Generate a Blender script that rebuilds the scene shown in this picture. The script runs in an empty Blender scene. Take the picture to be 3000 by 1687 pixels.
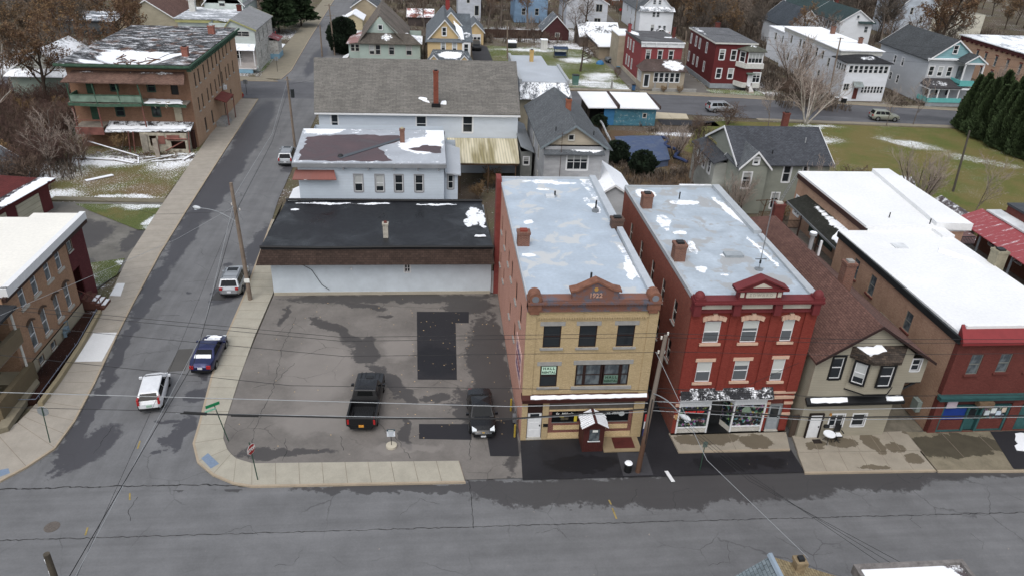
import bpy, bmesh, math, random
from math import sin, cos, pi, radians, sqrt, hypot, atan2
from mathutils import Vector, Matrix, noise as mnoise
SC = bpy.context.scene
COL = SC.collection
random.seed(7)

# ---------------------------------------------------------------- camera
cam_d = bpy.data.cameras.new('camera'); cam = bpy.data.objects.new('camera', cam_d); COL.objects.link(cam)
cam_d.sensor_fit = 'HORIZONTAL'; cam_d.sensor_width = 36.0; cam_d.lens = 26.534
cam_d.clip_start = 0.5; cam_d.clip_end = 3000
PIT, ROL, YAW, CAMH = 0.492177861, 0.0461426899, 0.113069918, 33.5
_f = Vector((sin(YAW)*cos(PIT), cos(YAW)*cos(PIT), -sin(PIT))); _r = Vector((cos(YAW), -sin(YAW), 0)); _u = _r.cross(_f)
_r2 = _r*cos(ROL)+_u*sin(ROL); _u2 = -_r*sin(ROL)+_u*cos(ROL)
M = Matrix((( _r2.x, _u2.x, -_f.x, 0), (_r2.y, _u2.y, -_f.y, 0), (_r2.z, _u2.z, -_f.z, CAMH), (0, 0, 0, 1)))
cam.matrix_world = M
SC.camera = cam

# ---------------------------------------------------------------- sky, sun, exposure
w = bpy.data.worlds.new('World'); SC.world = w; w.use_nodes = True
wn = w.node_tree; wn.nodes.clear()
wo = wn.nodes.new('ShaderNodeOutputWorld'); bg = wn.nodes.new('ShaderNodeBackground')
sky = wn.nodes.new('ShaderNodeTexSky'); sky.sky_type = 'NISHITA'; sky.sun_disc = False
SUN_EL, SUN_AZ = radians(58), radians(203)      # azimuth clockwise from +Y
sky.sun_elevation = SUN_EL; sky.sun_rotation = SUN_AZ; sky.air_density = 1.3; sky.dust_density = 4.0; sky.ozone_density = 1.0
hs = wn.nodes.new('ShaderNodeHueSaturation'); hs.inputs['Saturation'].default_value = 0.42
wn.links.new(sky.outputs[0], hs.inputs['Color']); wn.links.new(hs.outputs[0], bg.inputs[0]); wn.links.new(bg.outputs[0], wo.inputs[0])
bg.inputs[1].default_value = 0.15
sd = bpy.data.lights.new('sun', 'SUN'); sd.energy = 0.5; sd.angle = radians(60); sd.color = (1.0, 0.98, 0.96)
sun = bpy.data.objects.new('sun', sd); COL.objects.link(sun)
sdir = Vector((sin(SUN_AZ)*cos(SUN_EL), cos(SUN_AZ)*cos(SUN_EL), sin(SUN_EL)))
sun.rotation_euler = sdir.to_track_quat('Z', 'Y').to_euler(); sun.location = (0, 0, 80)
SC.view_settings.view_transform = 'Standard'; SC.view_settings.look = 'None'
SC.view_settings.gamma = 1.0; SC.view_settings.exposure = 0.42; SC.view_settings.use_curve_mapping = False
SC.render.engine = 'CYCLES'
try:
    SC.cycles.max_bounces = 5; SC.cycles.diffuse_bounces = 2; SC.cycles.glossy_bounces = 3; SC.cycles.transparent_max_bounces = 6
    SC.cycles.use_denoising = True
except Exception: pass

# ---------------------------------------------------------------- node helpers
def srgb(h):
    if isinstance(h, str):
        v = [int(h[i:i+2], 16)/255 for i in (0, 2, 4)]
        v = [c/12.92 if c <= .04045 else ((c+.055)/1.055)**2.4 for c in v]; l = .3*v[0]+.55*v[1]+.15*v[2]; return tuple(l+(c-l)*.94 for c in v)
    return h
class G:
    def __init__(s, name):
        s.m = bpy.data.materials.new(name); s.m.use_nodes = True; s.nt = s.m.node_tree
        s.b = s.nt.nodes['Principled BSDF']; s.b.inputs['Specular IOR Level'].default_value = .3
        s._tc = None
    def new(s, t, **kw):
        n = s.nt.nodes.new(t)
        for k, v in kw.items(): setattr(n, k, v)
        return n
    def set(s, inp, v):
        if hasattr(v, 'links') or isinstance(v, bpy.types.NodeSocket): s.nt.links.new(v, inp)
        elif isinstance(v, (tuple, list)) and len(v) == 3 and inp.type == 'RGBA': inp.default_value = (*v, 1)
        else: inp.default_value = v
    def tc(s, which='UV'):
        if s._tc is None: s._tc = s.new('ShaderNodeTexCoord')
        return s._tc.outputs[which]
    def pos(s): return s.new('ShaderNodeNewGeometry').outputs['Position']
    def math(s, op, a, b=0.0, c=None, clamp=False):
        n = s.new('ShaderNodeMath', operation=op, use_clamp=clamp); s.set(n.inputs[0], a); s.set(n.inputs[1], b)
        if c is not None: s.set(n.inputs[2], c)
        return n.outputs[0]
    def noise(s, vec, scale=1.0, detail=4.0, rough=.55, dist=0.0, out=0):
        n = s.new('ShaderNodeTexNoise'); s.set(n.inputs['Vector'], vec); s.set(n.inputs['Scale'], scale); s.set(n.inputs['Detail'], detail)
        s.set(n.inputs['Roughness'], rough); s.set(n.inputs['Distortion'], dist); return n.outputs[out]
    def mapr(s, v, a, b, c=0.0, d=1.0):
        n = s.new('ShaderNodeMapRange', clamp=True); s.set(n.inputs[0], v)
        for i, x in enumerate((a, b, c, d)): s.set(n.inputs[i+1], x)
        return n.outputs[0]
    def mix(s, f, a, b, mode='MIX'):
        n = s.new('ShaderNodeMix', data_type='RGBA', blend_type=mode); s.set(n.inputs[0], f); s.set(n.inputs[6], a); s.set(n.inputs[7], b)
        return n.outputs[2]
    def sep(s, v):
        n = s.new('ShaderNodeSeparateXYZ'); s.set(n.inputs[0], v); return n.outputs
    def mapping(s, v, loc=(0, 0, 0), rot=(0, 0, 0), scale=(1, 1, 1), t='POINT'):
        n = s.new('ShaderNodeMapping', vector_type=t); s.set(n.inputs[0], v); n.inputs[1].default_value = loc
        n.inputs[2].default_value = rot; n.inputs[3].default_value = scale; return n.outputs[0]
    def vmath(s, op, a, b=(0, 0, 0), scale=None):
        n = s.new('ShaderNodeVectorMath', operation=op); s.set(n.inputs[0], a); s.set(n.inputs[1], b)
        if scale is not None: s.set(n.inputs[3], scale)
        return n.outputs['Value'] if op == 'LENGTH' else n.outputs[0]
    def warp(s, v, scale, amt, detail=3):
        c = s.noise(v, scale, detail, .6, out=1); c = s.vmath('SUBTRACT', c, (.5, .5, .5)); c = s.vmath('SCALE', c, scale=amt)
        return s.vmath('ADD', v, c)
    def blobs(s, v, bl):          # stains and snow patches of given places: 1 in the middle to 0 at the rim
        acc = None
        for (cx, cy, rx, ry, rot) in bl:
            q = s.mapping(v, (cx, cy, 0), (0, 0, radians(rot)), (rx, ry, 1), 'TEXTURE')
            x = s.sep(q); d = s.math('SQRT', s.math('ADD', s.math('MULTIPLY', x[0], x[0]), s.math('MULTIPLY', x[1], x[1])))
            m = s.math('SUBTRACT', 1.0, d, clamp=True)
            acc = m if acc is None else s.math('MAXIMUM', acc, m)
        return acc
    def bump(s, h, strength=.3, dist=.02):
        n = s.new('ShaderNodeBump'); n.inputs['Strength'].default_value = strength; n.inputs['Distance'].default_value = dist
        s.set(n.inputs['Height'], h); s.set(s.b.inputs['Normal'], n.outputs[0])
    def out(s, col, rough=.85, metal=0.0, spec=None):
        s.set(s.b.inputs['Base Color'], col); s.set(s.b.inputs['Roughness'], rough); s.set(s.b.inputs['Metallic'], metal)
        if spec is not None: s.b.inputs['Specular IOR Level'].default_value = spec
        return s.m
def sc3(c, k): return tuple(min(1, x*k) for x in c)
SNOWC = (.80, .83, .87)

def std(name, col, rough=.75, var=.18, scale=1.2, metal=0.0, spec=.3):
    g = G(name); col = srgb(col); n = g.noise(g.tc('Object'), scale, 5, .65)
    f = g.mapr(n, .3, .7, 1-var, 1+var*.7)
    c = g.vmath('SCALE', col, scale=f); return g.out(c, rough, metal, spec)
def desat(c, k=.95):
    l = .3*c[0]+.55*c[1]+.15*c[2]; return tuple(l+(x-l)*k for x in c)
def brick(name, c1, c2, mortar, wear=.35, wearc=None, snow=0):
    g = G(name); c1, c2, mortar = desat(srgb(c1)), desat(srgb(c2)), desat(srgb(mortar)); uv = g.tc('UV')
    b = g.new('ShaderNodeTexBrick'); g.set(b.inputs['Vector'], uv); g.set(b.inputs['Color1'], c1); g.set(b.inputs['Color2'], c2); g.set(b.inputs['Mortar'], mortar)
    b.inputs['Scale'].default_value = 1; b.inputs['Mortar Size'].default_value = .008; b.inputs['Brick Width'].default_value = .22; b.inputs['Row Height'].default_value = .078
    n = g.noise(g.mapping(uv, scale=(.5, .28, 1)), 1.6, 6, .7); m = g.mapr(n, .45, .72)
    c = g.mix(g.math('MULTIPLY', m, wear), b.outputs[0], srgb(wearc) if wearc else sc3(c1, .45))
    n2 = g.noise(uv, 9, 3, .8); c = g.mix(.5, c, g.vmath('SCALE', c, scale=g.mapr(n2, .3, .7, .62, 1.3)))
    g.bump(b.outputs['Fac'], .25, .01)
    return g.out(c, .9, spec=.2)
def siding(name, col, pitch=.16, var=.1, dirt=.25, vert=False, peel=0, peelc=None):
    g = G(name); col = srgb(col); uv = g.tc('UV'); x = g.sep(uv); v = x[0] if vert else x[1]
    fr = g.math('FRACT', g.math('DIVIDE', v, pitch)); line = g.mapr(fr, 0, .18, .62, 1.0)
    n = g.noise(g.mapping(uv, scale=(.35, .8, 1)), 1.3, 5, .65); k = g.mapr(n, .35, .75, 1+var*.4, 1-dirt)
    c = g.vmath('SCALE', col, scale=g.math('MULTIPLY', line, k))
    if peel: c = g.mix(g.mapr(g.noise(uv, 2.2, 6, .75), .62-peel, .68-peel), c, srgb(peelc))
    g.bump(fr, .5, .02)
    return g.out(c, .7, spec=.25)
def snowmask(g, vec, amt, scale=.6, stretch=(1, 1), hard=.05, bl=None, ba=1.0):
    v2 = g.mapping(vec, scale=(stretch[0], stretch[1], 1)); n = g.math('ADD', g.math('MULTIPLY', g.mapr(g.noise(v2, scale, 5, .6), .3, .7), .5), g.math('MULTIPLY', g.mapr(g.noise(v2, scale*6, 6, .75), .3, .7), .5))
    n = g.math('ADD', n, (amt-.27)*2.2)
    if bl is not None:
        wv = g.warp(g.warp(g.pos(), .8, 1.0), 4, .3); n = g.math('ADD', n, g.math('MULTIPLY', g.mapr(g.blobs(wv, bl), 0, .4), ba))
    return g.mapr(n, .95, .95+hard*3)
def shingle(name, c1, c2, snow=0, sscale=.6, stretch=(1, 1), bw=.34, rh=.16, wear=.3, rough=.9, bl=None, hard=.06):
    g = G(name); c1, c2 = srgb(c1), srgb(c2); uv = g.tc('UV')
    b = g.new('ShaderNodeTexBrick'); g.set(b.inputs['Vector'], uv); g.set(b.inputs['Color1'], c1); g.set(b.inputs['Color2'], c2); g.set(b.inputs['Mortar'], sc3(c1, .42))
    b.inputs['Scale'].default_value = 1; b.inputs['Mortar Size'].default_value = .012; b.inputs['Brick Width'].default_value = bw; b.inputs['Row Height'].default_value = rh
    n = g.noise(g.mapping(uv, scale=(1, .4, 1)), .5, 6, .7); c = g.vmath('SCALE', b.outputs[0], scale=g.mapr(n, .3, .7, 1-wear, 1+wear))
    n3 = g.noise(uv, 3.1, 3, .9); c = g.vmath('SCALE', c, scale=g.mapr(n3, .3, .7, .75, 1.25))
    r = rough
    if snow: m = snowmask(g, uv, snow+.05, sscale, stretch, hard, bl, .55); c = g.mix(m, c, SNOWC)
    g.bump(b.outputs['Fac'], .3, .01)
    return g.out(c, r, spec=.25)
def membrane(name, col, snow=0, sscale=.25, stretch=(1, 1), var=.25, seams=0, seamc=.6, bl=None, rough=.6, hard=.04, patch=0, patchc=None, vs=.35, wp=0, ba=1.0):
    g = G(name); col = srgb(col); uv = g.pos() if wp else g.tc('UV'); n = g.noise(uv, vs, 6, .68, .6); n2 = g.noise(uv, 4, 4, .7)
    k = g.math('MULTIPLY', g.mapr(n, .32, .68, 1-var, 1+var*.5), g.mapr(n2, .3, .7, .93, 1.06))
    if seams:
        fr = g.math('FRACT', g.math('DIVIDE', g.sep(uv)[0 if seams > 0 else 1], abs(seams))); k = g.math('MULTIPLY', k, g.mapr(fr, 0, .035, seamc, 1))
    c = g.vmath('SCALE', col, scale=k)
    if patch: c = g.mix(g.mapr(g.noise(uv, .45, 5, .6, .5), .58-patch, .62-patch), c, srgb(patchc))
    if snow or bl: m = snowmask(g, uv, snow, sscale, stretch, hard, bl, ba); c = g.mix(m, c, SNOWC)
    return g.out(c, g.mapr(n, .35, .6, rough-.2, rough+.2), spec=.35)
def glassmat(name, mode):
    g = G(name); ob = g.tc('Generated'); z = g.sep(ob)[2]
    rnd = g.new('ShaderNodeObjectInfo').outputs['Random']
    base = (.018, .022, .026)
    if mode == 'mix':
        thr = g.mapr(rnd, .35, 1.0, 1.05, .25); m = g.math('GREATER_THAN', z, thr)
        tint = g.mix(g.mapr(rnd, .5, .9), (.30, .31, .30), (.42, .44, .44)); c = g.mix(m, base, tint)
    elif mode == 'blind': c = g.mix(g.math('GREATER_THAN', z, g.mapr(rnd, 0, 1, .3, .75)), (.10, .11, .12), (.50, .52, .50))
    elif mode == 'grey': c = g.mix(g.mapr(g.noise(ob, 2, 3), .4, .6), (.05, .06, .07), (.12, .14, .15))
    else: c = base
    g.b.inputs['IOR'].default_value = 1.5
    return g.out(c, .06, spec=.55)
MT = {}
def mt(k, f=None, *a, **kw):
    if k not in MT: MT[k] = f(k, *a, **kw)
    return MT[k]

# ---------------------------------------------------------------- mesh helpers
ORG = {}
def org(o): return ORG.get(o.name, Vector((0, 0, 0))) if o else Vector((0, 0, 0))
def tag(o, label=None, cat=None, group=None, kind=None):
    if label: o['label'] = label
    if cat: o['category'] = cat
    if group: o['group'] = group
    if kind: o['kind'] = kind
    return o
def thing(name, label, cat, loc=(0, 0, 0), rz=0, group=None):
    o = bpy.data.objects.new(name, None); COL.objects.link(o); o.empty_display_size = .5
    o.location = loc; o.rotation_euler = (0, 0, rz); tag(o, label, cat, group)
    if rz == 0: ORG[o.name] = Vector(loc)
    return o
class MB:
    def __init__(s): s.v = []; s.f = []; s.mi = []; s.cm = 0
    def face(s, pts):
        b = len(s.v); s.v += [tuple(p) for p in pts]; s.f.append(tuple(range(b, b+len(pts)))); s.mi.append(s.cm)
    def mesh(s, vs, fs):
        b = len(s.v); s.v += [tuple(p) for p in vs]
        for f in fs: s.f.append(tuple(b+i for i in f)); s.mi.append(s.cm)
    def box(s, x0, x1, y0, y1, z0, z1):
        v = [(x, y, z) for z in (z0, z1) for (x, y) in ((x0, y0), (x1, y0), (x1, y1), (x0, y1))]
        s.mesh(v, [(3, 2, 1, 0), (4, 5, 6, 7), (0, 1, 5, 4), (1, 2, 6, 5), (2, 3, 7, 6), (3, 0, 4, 7)]); return s
    def prism(s, pts, z0, z1):     # polygon footprint; z may be callables
        a = z0 if callable(z0) else (lambda x, y: z0); b = z1 if callable(z1) else (lambda x, y: z1); n = len(pts)
        area = sum(pts[i][0]*pts[(i+1) % n][1]-pts[(i+1) % n][0]*pts[i][1] for i in range(n))
        if area < 0: pts = pts[::-1]
        v = [(x, y, a(x, y)) for x, y in pts]+[(x, y, b(x, y)) for x, y in pts]
        s.mesh(v, [tuple(range(n))[::-1], tuple(range(n, 2*n))]+[(i, (i+1) % n, n+(i+1) % n, n+i) for i in range(n)]); return s
    def slab(s, p, th):            # planar quad/poly given by top points, thickness downwards
        n = len(p); v = [tuple(q) for q in p]+[(q[0], q[1], q[2]-th) for q in p]
        s.mesh(v, [tuple(range(n)), tuple(range(n, 2*n))[::-1]]+[(i, n+i, n+(i+1) % n, (i+1) % n) for i in range(n)]); return s
    def tube(s, path, rad, n=8, caps=True):
        P = [Vector(p) for p in path]; R = rad if isinstance(rad, (list, tuple)) else [rad]*len(P); rings = []; up = Vector((0, 0, 1)); base = len(s.v)
        for i, p in enumerate(P):
            d = (P[min(i+1, len(P)-1)]-P[max(i-1, 0)]); d = d.normalized() if d.length else up
            a = d.cross(up if abs(d.z) < .95 else Vector((1, 0, 0))).normalized(); b = a.cross(d)
            for k in range(n):
                t = 2*pi*k/n; s.v.append(tuple(p+(a*cos(t)+b*sin(t))*R[i]))
        for i in range(len(P)-1):
            for k in range(n):
                k2 = (k+1) % n; s.f.append((base+i*n+k, base+i*n+k2, base+(i+1)*n+k2, base+(i+1)*n+k)); s.mi.append(s.cm)
        if caps:
            s.f.append(tuple(base+k for k in range(n))[::-1]); s.mi.append(s.cm)
            s.f.append(tuple(base+(len(P)-1)*n+k for k in range(n))); s.mi.append(s.cm)
        return s
    def cyl(s, x, y, z0, z1, r, n=12, r2=None): return s.tube([(x, y, z0), (x, y, z1)], [r, r if r2 is None else r2], n)
    def dome(s, x, y, z, r, n=12, m=4, sq=1.0):
        pts = [(x, y, z+.001*i) for i in range(1)]; path = []; rr = []
        for i in range(m+1):
            t = pi/2*i/m; path.append((x, y, z+r*sq*sin(t))); rr.append(max(.005, r*cos(t)))
        return s.tube(path, rr, n)
    def build(s, name, mat, parent=None, smooth=False, label=None, kind=None, local=False, cat=None, group=None):
        o = org(parent); me = bpy.data.meshes.new(name)
        vs = s.v if (local or o.length == 0) else [(a-o.x, b-o.y, c-o.z) for a, b, c in s.v]
        me.from_pydata(vs, [], s.f)
        for m in (mat if isinstance(mat, (list, tuple)) else [mat]): me.materials.append(m)
        if any(s.mi): me.polygons.foreach_set('material_index', s.mi)
        uvwrite(me, s.v if not local else vs)
        if smooth: me.polygons.foreach_set('use_smooth', [True]*len(me.polygons))
        me.update(); ob = bpy.data.objects.new(name, me); COL.objects.link(ob)
        if parent: ob.parent = parent; ORG[ob.name] = o.copy()
        tag(ob, label, cat, group, kind); return ob
def uvwrite(me, V):
    uv = me.uv_layers.new(name='UVMap'); d = [0.0]*(2*len(me.loops)); me.update()
    for p in me.polygons:
        n = p.normal
        if abs(n.z) > .97:
            for li in p.loop_indices:
                c = V[me.loops[li].vertex_index]; d[2*li] = c[0]; d[2*li+1] = c[1]
        else:
            h = hypot(n.x, n.y) or 1; tx, ty = -n.y/h, n.x/h
            if tx < -.001 or (abs(tx) <= .001 and ty < 0): tx, ty = -tx, -ty
            bx, by, bz = -ty*n.z, tx*n.z, ty*n.x-tx*n.y   # n x t
            if bz < 0: bx, by, bz = -bx, -by, -bz
            for li in p.loop_indices:
                c = V[me.loops[li].vertex_index]; d[2*li] = c[0]*tx+c[1]*ty; d[2*li+1] = c[0]*bx+c[1]*by+c[2]*bz
    uv.data.foreach_set('uv', d)
def copytree(o, parent=None):
    c = o.copy(); COL.objects.link(c)
    if parent: c.parent = parent
    for ch in list(o.children): copytree(ch, c)
    return c
def place(o, loc, rz=None, sc=None, label=None, group=None):
    o.location = loc
    if rz is not None: o.rotation_euler = (0, 0, rz)
    if sc is not None: o.scale = sc if isinstance(sc, tuple) else (sc, sc, sc)
    tag(o, label, None, group); return o
def textobj(s, size, loc, rot, mat, parent, name='lettering', depth=.01, shear=0, sx=1.0, align='CENTER', space=1.0, bold=0):
    cu = bpy.data.curves.new('t', 'FONT'); cu.body = s; cu.size = size; cu.extrude = depth; cu.align_x = align; cu.align_y = 'CENTER'; cu.shear = shear; cu.space_character = space
    cu.offset = bold
    t = bpy.data.objects.new('t', cu); COL.objects.link(t); dg = bpy.context.evaluated_depsgraph_get()
    me = bpy.data.meshes.new_from_object(t.evaluated_get(dg)); bpy.data.objects.remove(t); bpy.data.curves.remove(cu)
    me.name = name; me.materials.clear(); me.materials.append(mat); ob = bpy.data.objects.new(name, me); COL.objects.link(ob)
    ob.parent = parent; ob.location = Vector(loc)-org(parent); ob.rotation_euler = rot; ob.scale = (sx, 1, 1); return ob
# ---------------------------------------------------------------- common materials
WHITE = std('white_paint', 'd4d6d8', .55, .06, 3)
OFFW = std('weathered_white', 'bfbfba', .7, .2, 3)
BLACKP = std('black_paint', '17181a', .5, .1)
DARKM = std('dark_metal', '2a2c2e', .5, .2, metal=.3)
GREYM = std('grey_metal', '8b8f92', .45, .15, metal=.6)
GALV = std('galvanized', 'a9adb0', .5, .15, metal=.4)
SNOW = G('snow'); SNOW.out(SNOW.vmath('SCALE', SNOWC, scale=SNOW.mapr(SNOW.noise(SNOW.pos(), 3, 4), .3, .7, .94, 1.02)), .8, spec=.2); SNOW = SNOW.m
STONE = std('limestone', 'a7a49b', .85, .2, 2)
STONEG = std('grey_stone', '8f8e8b', .85, .2, 2)
CONC = std('concrete_plain', 'a39b8c', .9, .2, 1)
CHIMB = brick('chimney_brick', '6a4236', '7c4e3f', '80766b')
REDB2 = brick('dark_red_brick', '5d2a26', '6a332c', '57403a')
WOODG = std('grey_wood', '7d756b', .9, .3, 2)
WOODB = std('brown_wood', '54402f', .85, .3, 2)
RAILD = std('dark_rail', '3a2a24', .7, .2)
PMIX = glassmat('pane_mix', 'mix'); PDARK = glassmat('pane_dark', 'dark'); PBLIND = glassmat('pane_blind', 'blind'); PGREY = glassmat('pane_grey', 'grey')
BROWNF = std('dark_brown_frame', '2c1b18', .6, .15)
BOARD = std('boarded', '2a211c', .9, .3)
# window style: frame material, casing width, casing material, sill (material, extra width, height), lintel (material, extra width, height), pane
STY = {
 'white':   (WHITE, .09, WHITE, None, None, PMIX),
 'whited':  (WHITE, .09, WHITE, None, None, PDARK),
 'whiteg':  (WHITE, .09, WHITE, None, None, PGREY),
 'wide':    (WHITE, .14, WHITE, None, None, PMIX),
 'plain':   (OFFW, .06, OFFW, None, None, PDARK),
 'yb':      (BROWNF, .0, BROWNF, (STONEG, .35, .14), (STONEG, .45, .3), PDARK),
 'yb0':     (BROWNF, .0, BROWNF, None, None, PGREY),
 'rb':      (WHITE, .0, WHITE, (std('sandstone', 'c4a48e', .85, .15), .35, .17), None, PBLIND),
 'rbl':     (WHITE, .0, WHITE, (MT.setdefault('ss', bpy.data.materials['sandstone']), .35, .17), (bpy.data.materials['sandstone'], .35, .26), PBLIND),
 'lb':      (WHITE, .0, WHITE, (STONEG, .3, .2), None, PGREY),
 'side':    (OFFW, .0, OFFW, (STONEG, .1, .1), None, PDARK),
 'bkframe': (WHITE, .13, BLACKP, None, None, PMIX),
 'dim':     (std('dim_frame', '6f716c', .7), .0, WHITE, (REDB2, .25, .12), None, PGREY),
 'board':   (BOARD, .0, BOARD, (STONEG, .15, .12), None, PDARK),
 'greenf':  (std('green_frame', '3c5148', .8, .2), .12, std('green_trim', '33473f', .8, .25), None, None, PDARK),
 'shut':    (WHITE, .05, WHITE, None, None, PGREY),
 'hood':    (WHITE, .07, WHITE, None, (STONE, .35, .22), PMIX),
 'redhood': (OFFW, .0, OFFW, (STONE, .2, .1), (std('red_hood', '6e3a33', .8), .2, .28), PGREY),
 'archy':   (OFFW, .03, OFFW, (STONE, .2, .12), None, PDARK),
}
_wm = {}
def winmesh(w, h, sty, kind):
    k = (round(w, 2), round(h, 2), sty, kind)
    if k in _wm: return _wm[k]
    fm, cw, cm, sill, lin, pm = STY[sty]; f = MB(); t = .055
    for (a, b, c, d) in ((-w/2, -w/2+t, 0, h), (w/2-t, w/2, 0, h), (-w/2+t, w/2-t, 0, t), (-w/2+t, w/2-t, h-t, h)): f.box(a, b, .05, .115, c, d)
    if kind in ('dh', 'pair', 'trip', 'quad'): f.box(-w/2+t, w/2-t, .055, .112, h*.5-.03, h*.5+.03)
    nm = {'pair': 2, 'trip': 3, 'quad': 4, 'slide': 2, 'four': 2}.get(kind, 1)
    for i in range(1, nm): f.box(-w/2+w*i/nm-.035, -w/2+w*i/nm+.035, .052, .118, t, h-t)
    if kind == 'four': f.box(-w/2+t, w/2-t, .055, .112, h*.5-.02, h*.5+.02)
    f.cm = 1
    if cw:
        for (a, b, c, d) in ((-w/2-cw, -w/2, -cw*.6, h+cw), (w/2, w/2+cw, -cw*.6, h+cw), (-w/2, w/2, h, h+cw), (-w/2, w/2, -cw, 0)): f.box(a, b, -.035, .05, c, d)
    me = f.build('window', [fm, cm], local=True); frame = me.data; bpy.data.objects.remove(me)
    p = MB(); p.box(-w/2+t, w/2-t, .085, .10, t, h-t); me = p.build('pane', pm, local=True); pane = me.data; bpy.data.objects.remove(me)
    sl = li = None
    if sill: q = MB(); q.box(-w/2-sill[1]/2, w/2+sill[1]/2, -.11, .06, -sill[2], -.003); me = q.build('sill', sill[0], local=True); sl = me.data; bpy.data.objects.remove(me)
    if lin: q = MB(); q.box(-w/2-lin[1]/2, w/2+lin[1]/2, -.03, .05, h+.003, h+lin[2]); me = q.build('lintel', lin[0], local=True); li = me.data; bpy.data.objects.remove(me)
    _wm[k] = (frame, pane, sl, li); return _wm[k]
ANG = {'F': 0, 'R': pi/2, 'B': pi, 'L': -pi/2}
def window(root, x, y, z, side, w, h, sty='white', kind='dh', label=None, ang=None, name='window', proud=.115):
    fr, pa, sl, li = winmesh(w, h, sty, kind); a = ANG[side] if ang is None else ang; O = org(root); x += sin(a)*proud; y -= cos(a)*proud
    o = bpy.data.objects.new(name, fr); COL.objects.link(o); o.parent = root; o.location = Vector((x, y, z))-O; o.rotation_euler = (0, 0, a)
    if label: o['label'] = label
    for nm, me in (('pane', pa), ('sill', sl), ('lintel', li)):
        if me: c = bpy.data.objects.new(nm, me); COL.objects.link(c); c.parent = o
    return o
def wallface(mb, x0, y0, dx, dy, L, z0, z1, ops, depth=.13):
    us = sorted({0.0, L, *[v for o in ops for v in (o[0]-o[2]/2, o[0]+o[2]/2) if 0 < v < L]}); zs = sorted({z0, z1, *[v for o in ops for v in (o[1], o[1]+o[3]) if z0 < v < z1]})
    P = lambda u, z, d=0: (x0+dx*u-dy*d, y0+dy*u+dx*d, z)       # d inwards
    for i in range(len(us)-1):
        for j in range(len(zs)-1):
            uc, zc = (us[i]+us[i+1])/2, (zs[j]+zs[j+1])/2
            if any(abs(uc-o[0]) < o[2]/2 and o[1] < zc < o[1]+o[3] for o in ops): continue
            mb.face([P(us[i], zs[j]), P(us[i+1], zs[j]), P(us[i+1], zs[j+1]), P(us[i], zs[j+1])])
    for u, z, w, h in ops:
        a, b = u-w/2, u+w/2; c, d = max(z, z0), min(z+h, z1)
        mb.face([P(a, c), P(a, c, depth), P(a, d, depth), P(a, d)]); mb.face([P(b, c, depth), P(b, c), P(b, d), P(b, d, depth)])
        mb.face([P(a, c, depth), P(a, c), P(b, c), P(b, c, depth)]); mb.face([P(a, d), P(a, d, depth), P(b, d, depth), P(b, d)])
def block(root, x0, y0, x1, y1, z0, z1, mat, wins=None, sty='white', name='wall', faces='FRBL', top=False, label=None, mb=None, build=True, voids=None, kind='dh'):
    """box of walls; wins {'F': [(centre, z, w, h[, kind[, sty]]), ...]} in world x (F,B) or y (R,L); voids the same, opened but unglazed"""
    wins = wins or {}; mb = mb or MB(); voids = voids or {}
    spec = {'F': (x0, y0, 1, 0, x1-x0), 'R': (x1, y0, 0, 1, y1-y0), 'B': (x1, y1, -1, 0, x1-x0), 'L': (x0, y1, 0, -1, y1-y0)}
    for s in faces:
        sx, sy, dx, dy, L = spec[s]; ops = []
        for wv in list(wins.get(s, []))+list(voids.get(s, [])):
            c = wv[0]; u = {'F': c-x0, 'R': c-y0, 'B': x1-c, 'L': y1-c}[s]; ops.append((u, wv[1], wv[2], wv[3]))
        wallface(mb, sx, sy, dx, dy, L, z0, z1, ops)
    if top: mb.face([(x0, y0, z1), (x1, y0, z1), (x1, y1, z1), (x0, y1, z1)])
    o = mb.build(name, mat, root, label=label) if build else None
    for s in wins:
        for wv in wins[s]:
            c = wv[0]; X, Y = {'F': (c, y0), 'R': (x1, c), 'B': (c, y1), 'L': (x0, c)}[s]
            window(root, X, Y, wv[1], s, wv[2], wv[3], wv[5] if len(wv) > 5 else sty, wv[4] if len(wv) > 4 else kind, proud=0)
    return o
def flatroof(root, x0, y0, x1, y1, z, mat, over=.25, th=.22, name='roof', fascia=None, label=None):
    o = MB().box(x0-over, x1+over, y0-over, y1+over, z, z+th).build(name, mat, root, label=label)
    if fascia: ring(root, x0-over-.02, y0-over-.02, x1+over+.02, y1+over+.02, z-.25, z+th-.03, .04, fascia, 'fascia')
    return o
def ring(root, x0, y0, x1, y1, z0, z1, t, mat, name):
    m = MB(); m.box(x0, x1, y0, y0+t, z0, z1); m.box(x0, x1, y1-t, y1, z0, z1); m.box(x0, x0+t, y0+t, y1-t, z0, z1); m.box(x1-t, x1, y0+t, y1-t, z0, z1)
    return m.build(name, mat, root)
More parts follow.
